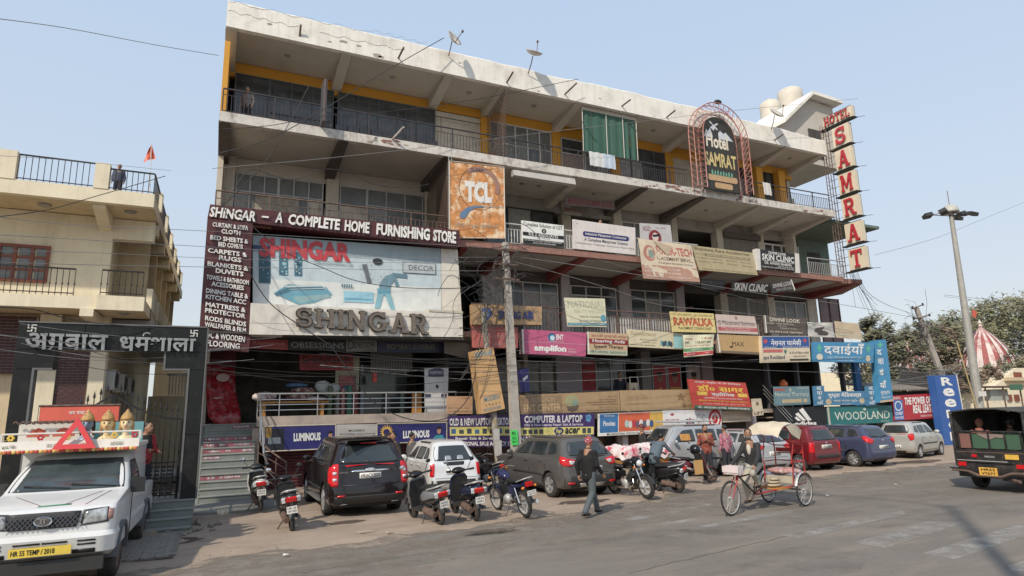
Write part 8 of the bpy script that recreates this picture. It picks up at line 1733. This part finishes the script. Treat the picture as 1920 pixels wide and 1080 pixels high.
def motorcycle(lab,loc,rz,lean,tank,plt,steer=0.,cast=False):
 t=thing('motorcycle',lab,'motorcycle',loc,rot=(0,lean,rz));tm=paint(tank,.2)
 if cast:wheel(t,0,.3,.3,.09,M_alu,6,1);wheel(t,0,1.56,.3,.08,M_alu,6,1)
 else:spoked(t,(0,.3,.3),.3,24,.042);spoked(t,(0,1.56,.3),.3,24,.036)
 sbox(t,'fuel_tank',tm,[((0,.82,.82),.06,.04),((0,.92,.86),.11,.08),((0,1.05,.9),.13,.1),((0,1.18,.9),.11,.09),((0,1.27,.86),.06,.06)])
 sbox(t,'seat',M_seat,[((0,.12,.84),.08,.02),((0,.25,.82),.11,.045),((0,.5,.79),.12,.05),((0,.75,.78),.11,.05),((0,.86,.8),.07,.04)])
 sbox(t,'tail_cowl',tm,[((0,.0,.78),.04,.02),((0,.15,.74),.08,.05),((0,.45,.68),.1,.07),((0,.7,.64),.09,.07)])
 obj('grab_rail',MB().tube(catm([Vector(v)for v in((-.12,.3,.8),(-.13,.0,.88),(0,-.06,.9),(.13,0,.88),(.12,.3,.8))],4),.014,6),M_alu,t);obj('tail_lamp',MB().cbox((0,-.04,.76),(.16,.07,.08),(.2,0,0)),M_redlens,t)
 for s_ in(-1,1):obj('indicator',MB().ell((s_*.16,-.02,.7),(.04,.03,.03),8,6),M_amber,t);obj('indicator',MB().ell((s_*.17,1.42,.82),(.04,.03,.03),8,6),M_amber,t)
 e=MB();e.smooth=True;e.lathe([(.1,-.13),(.12,-.08),(.12,.08),(.1,.13)],14,'x',(0,.88,.36));obj('crankcase',e,M_alu,t)
 f_=MB()
 for k in range(8):f_.cbox((0,1.0+k*.02,.45+k*.022),(.2,.17,.012),(-.6,0,0))
 obj('cylinder_fins',f_,M_blackpl,t);obj('silencer',MB().tube(catm([Vector(v)for v in((.05,1.16,.5),(.1,1.2,.35),(.13,1.0,.27),(.15,.6,.28),(.15,-.02,.36))],4),[.02]*9+[.035]*4+[.04]*4,8),M_chrome,t)
 obj('frame',MB().tube([(0,1.3,.85),(0,1.22,.4),(0,.8,.26),(0,.7,.6),(0,.3,.7)],.022,6).tube([(0,1.3,.8),(0,.6,.72)],.02,6),M_black,t);obj('swingarm',MB().tube([(-.08,.3,.3),(-.07,.75,.34)],.018,5).tube([(.08,.3,.3),(.07,.75,.34)],.018,5),M_black,t)
 for s_ in(-1,1):
  obj('shock_absorber',MB().tube([(s_*.11,.3,.34),(s_*.11,.42,.66)],.026,8),M_chrome,t);obj('fork_tube',MB().tube([(s_*.08,1.56,.3),(s_*.08,1.33,.88)],[.024,.02],8),M_chrome,t)
  obj('footrest',MB().tube([(s_*.05,.85,.3),(s_*.26,.84,.3)],.014,5),M_rust,t)
  obj('mirror',MB().tube([(s_*.2,1.22,1.0),(s_*.3,1.24,1.16)],.007,5).ell((s_*.32,1.23,1.2),(.05,.018,.04),10,6),M_black,t)
 obj('handlebar',MB().tube(catm([Vector(v)for v in((-.36,1.1,.99),(-.2,1.24,1.02),(0,1.3,.96),(.2,1.24,1.02),(.36,1.1,.99))],3),.014,6),M_black,t);obj('headlamp',MB().ell((0,1.45,.9),(.09,.08,.09),14,10),M_clear,t);obj('headlamp_cowl',MB().ell((0,1.38,.94),(.12,.08,.12),12,8),tm,t);obj('instruments',MB().cbox((0,1.34,1.02),(.18,.06,.07),(.5,0,0)),M_blackpl,t)
 obj('front_mudguard',MB().lathe([(.33,-.05),(.35,0),(.33,.05)],14,'x',(0,1.56,.3),arc=(.3,2.6)),tm if not cast else M_black,t);obj('rear_mudguard',MB().lathe([(.33,-.06),(.35,0),(.33,.06)],14,'x',(0,.3,.3),arc=(.4,3.0)),M_black,t)
 obj('side_cover',MB().cbox((0,.62,.58),(.22,.24,.16),(0,0,0)),tm,t);tplate(t,-.1,.58,plt,.22,.1);obj('side_stand',MB().tube([(-.1,.8,.26),(-.3,.72,.0)],.012,5),M_black,t);obj('crash_guard',MB().tube(catm([Vector(v)for v in((0,1.24,.35),(-.28,1.25,.4),(-.28,1.25,.6),(0,1.27,.68),(.28,1.25,.6),(.28,1.25,.4),(0,1.24,.35))],3),.012,5),M_black,t)
 return t
a=G(990,970,.04);motorcycle('blue-tanked motorcycle with spoked wheels standing before the concrete pole',(a.x,a.y-.28,.035),.10,-.16,(40,44,84),('HR 26 BW','4610'))
motorcycle('black motorcycle with its mirror up, half hidden behind the thin pole',(7.55,17.0,.035),.1,-.1,(20,20,24),('HR26','88'))
a=G(1215,938,.04);motorcycle('black cast-wheel motorcycle facing the road in front of the flowered cart',(a.x,a.y+1.8,.035),PI+.12,.14,(22,22,24),('HR26','71'),cast=True)
motorcycle('dark motorcycle standing at the foot of the concrete pole beside the grey crossover',(7.05,18.8,.035),.5,-.1,(26,24,24),('HR26','31'))
# flowered hand cart
ct=thing('hand_cart','loaded wooden hand cart covered with a white cloth of red flowers','cart',(11.6,16.1,0),.08)
M_flw=mat('red_flowered_cloth',(.68,.6,.58),.8,var=.05,stain=(.5,.05,.09),sscale=3.2,samt=1.0,bump=.4,bscale=5)
g_=MB();g_.smooth=True;NX,NY=26,16;vs=[]
for i in range(NX+1):
 for j in range(NY+1):
  u,v=2*i/NX-1,2*j/NY-1;e=max(abs(u),abs(v));z=1.2+.07*math.sin(u*5+1)*math.cos(v*4)+.03*math.sin(u*13+v*9)
  x,y=u*1.1,v*.6
  if e>.82:k=(e-.82)/.18;z-=k*(.28+.04*math.sin(u*14)+.04*math.sin(v*11));x=u/e*1.1*(.86+.06*k)if abs(u)==e else x*.95;y=v/e*.6*(.86+.08*k)if abs(v)==e else y*.95
  vs.append((x,y,z))
g_.add(vs,[(i*(NY+1)+j,(i+1)*(NY+1)+j,(i+1)*(NY+1)+j+1,i*(NY+1)+j+1)for i in range(NX)for j in range(NY)])
obj('cart_bed',MB().box(-.95,-.5,.72,.95,.5,.86),M_wd,ct);obj('load',MB().box(-.85,-.45,.86,.85,.45,1.12),M_rust,ct)
o=obj('flowered_cloth',g_,M_flw);o.location=(11.6,16.1,0);o.rotation_euler=(0,0,.08);o['label']='white cloth with big red flowers spread over the hand cart load';o['category']='cloth'
for x in(-.6,.6):
 for y in(-.55,.55):spoked(ct,(0,0,0),.36,14,.02)if False else None
for s_ in(-1,1):
 for x in(-.55,.55):w_=MB();w_.lathe([(.33,-.02),(.36,0),(.33,.02),(.3,.0)],24,'y',(x,s_*.58,.36),cap=False);[w_.tube([(x,s_*.58,.36),(x+.32*math.cos(k*PI/5),s_*.58,.36+.32*math.sin(k*PI/5))],.008,4)for k in range(10)];obj('wheel',w_,M_tyre,ct)
# ---- cycle rickshaw, heading left
RK=thing('cycle_rickshaw','red-framed cycle rickshaw with cream hood and patterned seat crossing to the left','cycle rickshaw',(12.5,11.42,0),math.radians(103))
M_rk=mat('rickshaw_red_paint',(.36,.03,.03),.45,var=.3,scale=5,stain=(.14,.07,.05),sscale=6,samt=.5);M_hood=mat('cream_hood_cloth',(.58,.50,.38),.9,var=.1,scale=3,stain=(.36,.28,.18),sscale=2,samt=.5,bump=.4,bscale=12)
R_=.37
spoked(RK,(0,2.3,R_),R_,32,.02);spoked(RK,(.46,0,R_),R_,32,.02);spoked(RK,(-.46,0,R_),R_,32,.02)
tb_=lambda pts,r=.018,m=None,nm='frame_tube':obj(nm,MB().tube([Vector(p)for p in pts],r,7),m or M_rk,RK)
tb_([(0,1.95,.95),(0,1.98,.86),(0,2.02,.72)],.022);tb_([(0,1.97,.84),(0,1.35,.38)],.02,M_black);tb_([(0,1.99,.78),(0,1.3,.82)],.018,M_black);tb_([(0,1.25,.95),(0,1.35,.36)],.016,M_black)
for s_ in(-1,1):tb_([(s_*.05,2.02,.8),(s_*.05,2.3,R_)],.014);tb_([(s_*.03,1.35,.36),(s_*.3,.3,.46),(s_*.36,-.3,.5)],.02);tb_([(s_*.36,-.3,.5),(s_*.36,-.3,1.38)],.016);tb_([(s_*.36,-.3,1.36),(s_*.38,-.2,1.72)],.014);tb_([(s_*.36,.28,1.0),(s_*.38,.1,1.55),(s_*.4,.5,1.85)],.012);tb_([(s_*.36,.28,.5),(s_*.36,.22,.95),(s_*.36,.3,1.0)],.016);tb_([(s_*.36,-.32,1.0),(s_*.36,.28,1.0)],.014);tb_([(s_*.36,-.32,1.35),(s_*.38,.05,1.45),(s_*.38,.3,1.5)],.012);tb_([(s_*.36,-.3,.7),(s_*.36,.25,.7)],.014)
tb_([(-.52,0,R_),(.52,0,R_)],.018,M_rust,'rear_axle')
for z_ in(.72,1.0,1.18,1.36):tb_([(-.36,-.31,z_),(.36,-.31,z_)],.014)
tb_([(-.3,1.75,.98),(-.26,1.9,1.0),(0,1.97,.97),(.26,1.9,1.0),(.3,1.75,.98)],.013,M_chrome,'handlebar');obj('saddle',MB().ell((0,1.25,.97),(.1,.14,.035),12,6),M_seat,RK);tb_([(0,1.3,.82),(0,1.25,.95)],.014,M_chrome)
obj('footboard',MB().box(-.3,.3,.42,.3,.75,.45),M_wd,RK);obj('seat_box',MB().box(-.34,-.28,.52,.34,.2,.72),paint((190,180,160)),RK);st2=MB();st2.smooth=True;st2.ell((0,-.02,.78),(.42,.32,.09),16,8);obj('seat_cushion',st2,M_rug if False else mat('striped_seat_cloth',(.42,.22,.2),.8,var=.5,scale=14,stain=(.5,.5,.55),sscale=9,samt=.9),RK);obj('seat_trim',MB().box(-.4,.18,.68,.4,.2,.76),mat('blue_white_print',(.28,.3,.42),.7,var=.6,scale=25),RK)
obj('back_rest',MB().box(-.34,-.335,1.2,.34,-.32,1.3),M_rk,RK)
hd=MB();hd.smooth=True;n=10;rows=[]
for i in range(n+1):
 a_=math.radians(150-138*i/n);y=.3+.56*math.cos(a_)*1.05;z=1.58+.36*math.sin(a_);rows.append([Vector((x,y+.02*math.sin(x*9+i),z-.05*abs(x/.42)**3+(.02 if j%2 else 0)))for j,x in enumerate((-.43,-.3,-.15,0,.15,.3,.43))])
hd.loft(rows,cap=False,closed=False);o=len(hd.v);hd2=MB();hd2.smooth=True;hd2.loft([[p-Vector((0,0,.02))for p in r_]for r_ in rows],cap=False,closed=False)
obj('hood_cloth',hd,M_hood,RK);obj('hood_lining',hd2,mat('blue_orange_lining',(.1,.12,.3),.8,var=.6,scale=8,stain=(.5,.25,.08),sscale=6,samt=.7),RK)
for s_ in(-1,1):sdc=MB();sdc.prism([Vector((s_*.44,-.2,1.72)),Vector((s_*.44,.1,1.9)),Vector((s_*.44,.5,1.84)),Vector((s_*.44,.3,1.66)),Vector((s_*.44,-.05,1.52))],(s_*.01,0,0));obj('hood_side',sdc,M_hood,RK);obj('mudguard',MB().lathe([(R_+.03,s_*.42),(R_+.045,s_*.46),(R_+.03,s_*.5)],16,'x',(0,0,R_),arc=(.3,2.7)),M_alu,RK)
obj('front_basket',MB().box(-.18,2.0,.86,.18,2.22,1.04),mat('white_red_label_box',(.6,.55,.53),.7,var=.1,stain=(.5,.1,.1),sscale=6,samt=.6),RK);obj('number_card',MB().box(-.2,2.225,.9,.2,2.235,1.03),paint((225,205,205)),RK)
cw=MB();cw.lathe([(.1,.04),(.09,.05),(.085,.04)],20,'x',(.02,1.35,.36),cap=False);cw.tube([(.05,1.35,.36),(.07,1.35,.2)],.01,4).tube([(-.03,1.35,.36),(-.06,1.35,.52)],.01,4).cbox((.11,1.35,.2),(.09,.07,.02)).cbox((-.1,1.35,.52),(.09,.07,.02));obj('crank_and_pedals',cw,M_rust,RK);tb_([(.04,1.35,.45),(.04,.0,.43)],.005,M_black,'chain');tb_([(.04,1.35,.27),(.04,.0,.31)],.005,M_black,'chain')
for k in range(3):b=MB();b.smooth=True;b.ell((0,0,.04),(.2,.12,.045),12,6);o=obj('folded_sack',b,paint((186,170,140)));o.location=RK.matrix_world@Vector((0,0,0))if False else(11.95+.02*k,11.25,.46+.07*k);o.rotation_euler=(0,0,.2*k);o['label']=('bottom','middle','top')[k]+' sack of the three cream sacks folded under the rickshaw seat';o['category']='sack';o['group']='folded sacks on the rickshaw footboard'
# ======= PEOPLE
M_denim=paint((78,88,96),.8);M_shoe=paint((30,27,26),.4)
V3=lambda t:Vector(t)
def person(lab,loc,rz,J,top=(40,40,44),legs=(60,66,70),hair=1,coat=0,sleeves=True,shoes=True,cap=None,topm=None,skin=None,s=1.,beard=None,scarf=None,gloves=0):
 """J: joint positions for a 1.7 m figure facing +y: hip, chest, neck, head and the left/right limbs"""
 t=thing('person',lab,'person',loc,rz);sk=skin or M_skin;tm=topm or paint(top,.85);lm=paint(legs,.85)
 g={k:V3(v)*s for k,v in J.items()}
 def tubes(mb,chain,rr):mb.tube(chain,rr,10);[mb.ell(c,(r,r,r),10,6)for c,r in zip(chain,rr)]
 def fuse(mb,nm,m,vox=.016,it=2):
  me=evalmods(mb,[('REMESH',dict(mode='VOXEL',voxel_size=vox)),('SMOOTH',dict(factor=.6,iterations=it))]);me.materials.clear();me.materials.append(m);me.name=nm
  for p in me.polygons:p.use_smooth=True;p.material_index=0
  return obj(nm,me,None,t)
 hd,nk,ch,hp=g['head'],g['neck'],g['chest'],g['hip']
 up=(hd-nk).normalized();fw=V3(J.get('face',(0,1,0))).normalized();rt=fw.cross(V3((0,0,1))).normalized()
 b=MB();b.ell(hd+fw*.0,(.078*s,.092*s,.112*s),14,12,(0,0,math.atan2(-fw.x,fw.y)));b.ell(hd+fw*.03*s-V3((0,0,.055*s)),(.055*s,.06*s,.055*s),10,8)
 b.ell(hd+fw*.098*s-V3((0,0,.015*s)),(.015*s,.02*s,.028*s),8,6)
 for sg in(-1,1):b.ell(hd+rt*sg*.08*s-V3((0,0,.015*s)),(.014*s,.022*s,.032*s),8,6)
 tubes(b,[hd-V3((0,0,.06*s)),nk],[.052*s,.058*s]);tubes(b,[nk-V3((0,0,.02)),ch,hp],[.09*s,.13*s,.12*s])
 for S_ in 'LR':
  sh,el,ha=g['sh'+S_],g['el'+S_],g['ha'+S_];tubes(b,[ch+V3((0,0,.08)),sh,el,ha],[.09*s,.06*s,.042*s,.027*s])
  kn,an=g['kn'+S_],g['an'+S_];h_=hp+rt*(.08 if S_=='R' else-.08)*s;tubes(b,[h_,kn,an],[.09*s,.058*s,.04*s]);b.ell(an+V3((0,.05,-.03))*s,(.04*s,.11*s,.035*s),10,6)
  d=(ha-el).normalized();b.ell(ha+d*.05*s,(.035*s,.035*s,.05*s),8,6)
 body=fuse(b,'body',sk,.014,1)
 f=MB()
 for S_ in 'LR':
  el,ha=g['el'+S_],g['ha'+S_];d=(ha-el).normalized();sd=d.cross(V3((0,0,1)));sd=sd.normalized()if sd.length>.2 else V3((1,0,0));sd=d.cross(sd).normalized()if abs(d.z)>.7 else sd;cu=sd.cross(d)
  for k in range(4):o=ha+d*.07*s+sd*(k-1.5)*.019*s;L=(.075,.085,.08,.062)[k]*s;f.tube([o,o+d*L*.5+cu*.008,o+d*L*.8+cu*.03*s],[.009*s,.008*s,.007*s],6)
  o=ha+d*.03*s-sd*.03*s;f.tube([o,o+d*.03*s-sd*.025*s,o+d*.06*s-sd*.02*s],[.011*s,.009*s,.008*s],6)
 obj('fingers',f,sk,body)
 if hair==1:
  h=MB();h.smooth=True;h.ell(hd-fw*.03*s+V3((0,0,.038*s)),(.084*s,.09*s,.092*s),14,10,(0,0,math.atan2(-fw.x,fw.y)));obj('hair',h,M_hair,t)
 if cap:h=MB();h.smooth=True;h.ell(hd+V3((0,0,.025*s))-fw*.01,(.094*s,.1*s,.105*s),14,10,(0,0,math.atan2(-fw.x,fw.y)));h.ell(hd+V3((0,0,.13*s)),(.02,.02,.02),8,5);obj('knitted_cap',h,cap,t)
 if beard:h=MB();h.smooth=True;h.ell(hd+fw*.055*s-V3((0,0,.068*s)),(.05*s,.05*s,.045*s),10,8);obj('beard',h,paint(beard,.9),t)
 fc=MB();fc.m=0
 for sg in(-1,1):fc.ell(hd+fw*.083*s+rt*sg*.03*s+V3((0,0,.012*s)),(.009*s,.01*s,.005*s),8,5)
 fc.m=1
 for sg in(-1,1):fc.ell(hd+fw*.085*s+rt*sg*.032*s+V3((0,0,.035*s)),(.017*s,.012*s,.003*s),8,4)
 fc.m=2;fc.ell(hd+fw*.088*s-V3((0,0,.052*s)),(.022*s,.014*s,.006*s),8,4);obj('facial_features',fc,[M_black,M_hair,paint((120,66,56))],body)
 c=MB();tubes(c,[nk-V3((0,0,.05*s)),ch,hp+V3((0,0,.02))],[.08*s,.145*s,.145*s])
 for sg in(-1,1):tubes(c,[ch+rt*sg*.06*s+V3((0,0,.02)),hp+rt*sg*.05*s-V3((0,0,.05+coat))*s],[.135*s,.125*s])
 for S_ in 'LR':
  sh,el,ha=g['sh'+S_],g['el'+S_],g['ha'+S_];e=el.lerp(ha,.93)if sleeves else el;tubes(c,[ch+V3((0,0,.1))*s,sh,el,e+V3((0,0,.001))],[.095*s,.07*s,.055*s,.046*s if sleeves else .052*s])
 o=fuse(c,'jacket' if coat else 'shirt',tm,.018,2);cl=MB();cl.lathe([(.075*s,-.02*s),(.07*s,.05*s),(.058*s,.045*s)],14,'z',nk,cap=False);obj('collar',cl,tm,o)
 c=MB();tubes(c,[hp+V3((0,0,.06))*s,hp-V3((0,0,.02))],[.13*s,.135*s])
 for S_ in 'LR':kn,an=g['kn'+S_],g['an'+S_];h_=hp+rt*(.08 if S_=='R' else-.08)*s;tubes(c,[h_,kn,kn.lerp(an,.96)],[.108*s,.08*s,.068*s])
 fuse(c,'trousers',lm,.018,2)
 if shoes:
  for S_ in 'LR':an=g['an'+S_];q=MB();q.smooth=True;q.blob([(an+V3((0,-.08,-.035))*s,.03*s,.03*s),(an+V3((0,-.03,-.03))*s,.047*s,.05*s),(an+V3((0,.06,-.045))*s,.05*s,.038*s),(an+V3((0,.15,-.055))*s,.047*s,.028*s),(an+V3((0,.19,-.06))*s,.025*s,.018*s)],12);obj('shoe',q,M_shoe,t)
 if scarf:q=MB();q.smooth=True;q.loft([[nk+V3((math.cos(a)*r,math.sin(a)*r,z))*s for a in[k*PI/7 for k in range(14)]]for r,z in((.09,-.05),(.105,0),(.09,.05),(.07,.04))]);obj('scarf',q,scarf,t)
 return t
def pose(**k):
 J=dict(head=(0,.02,1.6),neck=(0,0,1.43),chest=(0,0,1.22),hip=(0,0,.93),shL=(-.19,0,1.37),shR=(.19,0,1.37),elL=(-.25,-.03,1.1),elR=(.25,-.03,1.1),haL=(-.24,.05,.87),haR=(.24,.05,.87),knL=(-.1,.02,.5),knR=(.1,.02,.5),anL=(-.11,-.01,.08),anR=(.11,-.01,.08));J.update(k);return J
walk=pose(knL=(-.09,.2,.52),anL=(-.09,.36,.1),knR=(.09,-.02,.5),anR=(.1,-.33,.12),elL=(-.24,-.14,1.12),haL=(-.22,-.1,.88),elR=(.25,-.02,1.1),haR=(.24,.16,.92),head=(0,.05,1.6))
M_fair=mat('knit_red_white_pattern',(.3,.03,.05),.9,var=.9,scale=38,stain=(.55,.5,.48),sscale=30,samt=.8)
a=G(1108,968,.0);person('man in a black jacket, grey jeans and patterned knitted cap walking right along the verge',(a.x,a.y,.01),-PI/2+.35,walk,(22,21,23),(84,92,96),hair=0,coat=.05,cap=M_fair,s=1.0)
# rickshaw driver, feet on pedals
dj=dict(hip=(0,1.22,1.04),chest=(0,1.3,1.32),neck=(0,1.36,1.52),head=(0,1.4,1.7),shL=(-.18,1.33,1.45),shR=(.18,1.33,1.45),elL=(-.25,1.48,1.2),elR=(.25,1.48,1.2),haL=(-.29,1.72,1.02),haR=(.29,1.72,1.02),knL=(-.13,1.56,.84),knR=(.13,1.5,.66),anL=(-.12,1.36,.6),anR=(.13,1.36,.26),face=(-.55,.85,0))
person('grey-bearded man in a dark jacket pedalling the cycle rickshaw',(12.5,11.42,0),math.radians(103),dj,(46,45,48),(176,168,152),coat=.06,hair=1,beard=(120,112,106),s=1.0)
q=MB();q.smooth=True;q.ell((0,1.42,1.36),(.055,.05,.13),10,8);o=obj('shirt_front',q,paint((200,192,176),.9));o.parent=[x for x in C.objects if x.name=='person.001'][0];q=o
a=G(272,950,.6);person('man in a black vest with bright red sleeves standing inside the gate steps, head bowed',(-1.42,16.0,.6),-2.3,pose(haR=(.12,.22,1.1),haL=(-.14,.24,1.05),elR=(.26,.02,1.12),elL=(-.26,.02,1.1),head=(0,.08,1.58)),(170,30,40),(34,36,46),s=1.0)
v=MB();v.smooth=True;v.blob([((0,0,.95),.17,.13),((0,0,1.2),.19,.15),((0,0,1.42),.15,.1)],16);o=obj('vest',v,paint((28,26,28),.8));o.parent=[x for x in C.objects if x.name=='person.002'][0]
# men at the parked cars and shops
for lab,px,py,y,rz,top,s_,kw in[('man in a dark jacket behind the black SUV holding a phone to his ear',738,838,20.3,2.2,(50,48,46),1.,dict(J=pose(elR=(.3,.1,1.2),haR=(.14,.1,1.52)))),('man in a grey waistcoat between the black SUV and the white hatchback',772,845,20.0,-1.4,(88,86,84),1.,{}),('bearded man in a dark suit and maroon cap standing by the cart, looking left',1207,855,18.6,1.2,(46,44,46),1.02,dict(cap=paint((110,40,40)),hair=0,coat=.15)),('person in a pink and white patterned jacket seen from behind, beside the rickshaw',1363,862,16.6,.1,(150,80,92),.98,dict(topm=mat('pink_white_knit',(.33,.1,.15),.9,var=.8,scale=26,stain=(.55,.45,.46),sscale=18,samt=.8))),('bearded man wrapped in an orange and red shawl behind the maroon scooter',1326,862,16.2,2.7,(150,60,44),1.,dict(topm=mat('orange_red_shawl',(.24,.055,.04),.9,var=.7,scale=10,stain=(.34,.2,.13),sscale=8,samt=.6),beard=(30,26,24),J=pose(haR=(.05,.2,1.25),haL=(-.05,.2,1.2)))),]:
 g0=P(px,py,y);J_=kw.pop('J',pose());person(lab,(g0.x,y,.03),rz,J_,top,(44,46,54),s=s_,**kw)
g0=G(1262,925,.03);person('man in a blue-grey denim shirt bending over the black scooter',(11.35,14.95,.03),-1.35,pose(hip=(0,-.05,.9),chest=(0,.15,1.17),neck=(0,.3,1.33),head=(0,.4,1.47),shL=(-.19,.24,1.3),shR=(.19,.24,1.3),elL=(-.24,.42,1.1),elR=(.24,.42,1.1),haL=(-.18,.66,1.0),haR=(.18,.66,1.0),knL=(-.1,.08,.5),anL=(-.1,-.0,.1),knR=(.12,.1,.5),anR=(.12,0,.1)),(88,104,116),(40,44,52),sleeves=False)
hl=MB();hl.smooth=True;hl.ell((0,0,0),(.14,.17,.15),16,12);o=obj('helmet',hl,paint((24,28,34),.15));o.location=P(1303,843,14.6);o['label']='shiny dark helmet hung on the handlebar of the black scooter';o['category']='helmet'
# figures on the balconies and terrace
g0=P(462,215,22.2);person('person in a grey checked shirt on the top left balcony',(g0.x,22.0,12.2),2.6,pose(),(130,122,118),(50,50,54),s=.9)
g0=P(1119,440,22.0);person('dark-haired person looking over the pale office board on the third storey',(g0.x,21.7,8.66),3.0,pose(),(60,40,40),(50,50,54),s=.98)
g0=P(1168,725,22.2);person('man in a dark suit and white shirt standing at the terrace clinic door',(g0.x,22.4,2.16),2.9,pose(),(34,38,52),(34,36,44),coat=.1)
g0=P(196,330,19.9);person('small figure standing at the guest house roof railing',(-3.0,19.9,8.48),3.1,pose(),(70,76,96),(50,50,60),s=.62)
g0=P(1489,745,22.3);
# passengers in the jeep
sit=pose(hip=(0,0,.1),chest=(0,0,.4),neck=(0,.0,.62),head=(0,.02,.8),shL=(-.19,0,.56),shR=(.19,0,.56),elL=(-.25,.05,.3),elR=(.25,.05,.3),haL=(-.15,.26,.2),haR=(.15,.26,.2),knL=(-.12,.4,.12),knR=(.12,.4,.12),anL=(-.12,.42,-.2),anR=(.12,.42,-.2))
cj,sj=math.cos(-PI/2+.03),math.sin(-PI/2+.03)
for x,y,top,lab,face,kw in[(-.42,.55,(150,70,60),'jeep passenger muffled in a salmon shawl, nearest the open back',(.1,-1,0),dict(topm=mat('salmon_shawl',(.34,.12,.09),.9,var=.4,scale=12),cap=mat('salmon_shawl',(.34,.12,.09)),hair=0,scarf=mat('salmon_shawl',(.34,.12,.09)))),(.1,1.0,(52,54,56),'jeep passenger in a grey hood seen from behind',(0,1,0),dict(cap=paint((60,62,64)),hair=0)),(.55,1.1,(80,74,70),'jeep passenger on the right bench in dull clothes',(-1,0,0),{}),(-.1,2.3,(40,38,40),'driver of the jeep, a dark shape by the windscreen',(0,1,0),{})]:
 J_=dict(sit);J_['face']=face;person(lab,(JX+x*cj-y*sj,10.0+x*sj+y*cj,.92),-PI/2+.03,J_,top,(50,46,44),**kw)
J_=dict(sit);person('driver dimly seen behind the pickup windscreen',(TX-.33,TY+2.0,.75),PI,J_,(30,32,38),(30,30,36),s=.9)
bpy.data.scenes.remove(_TS)
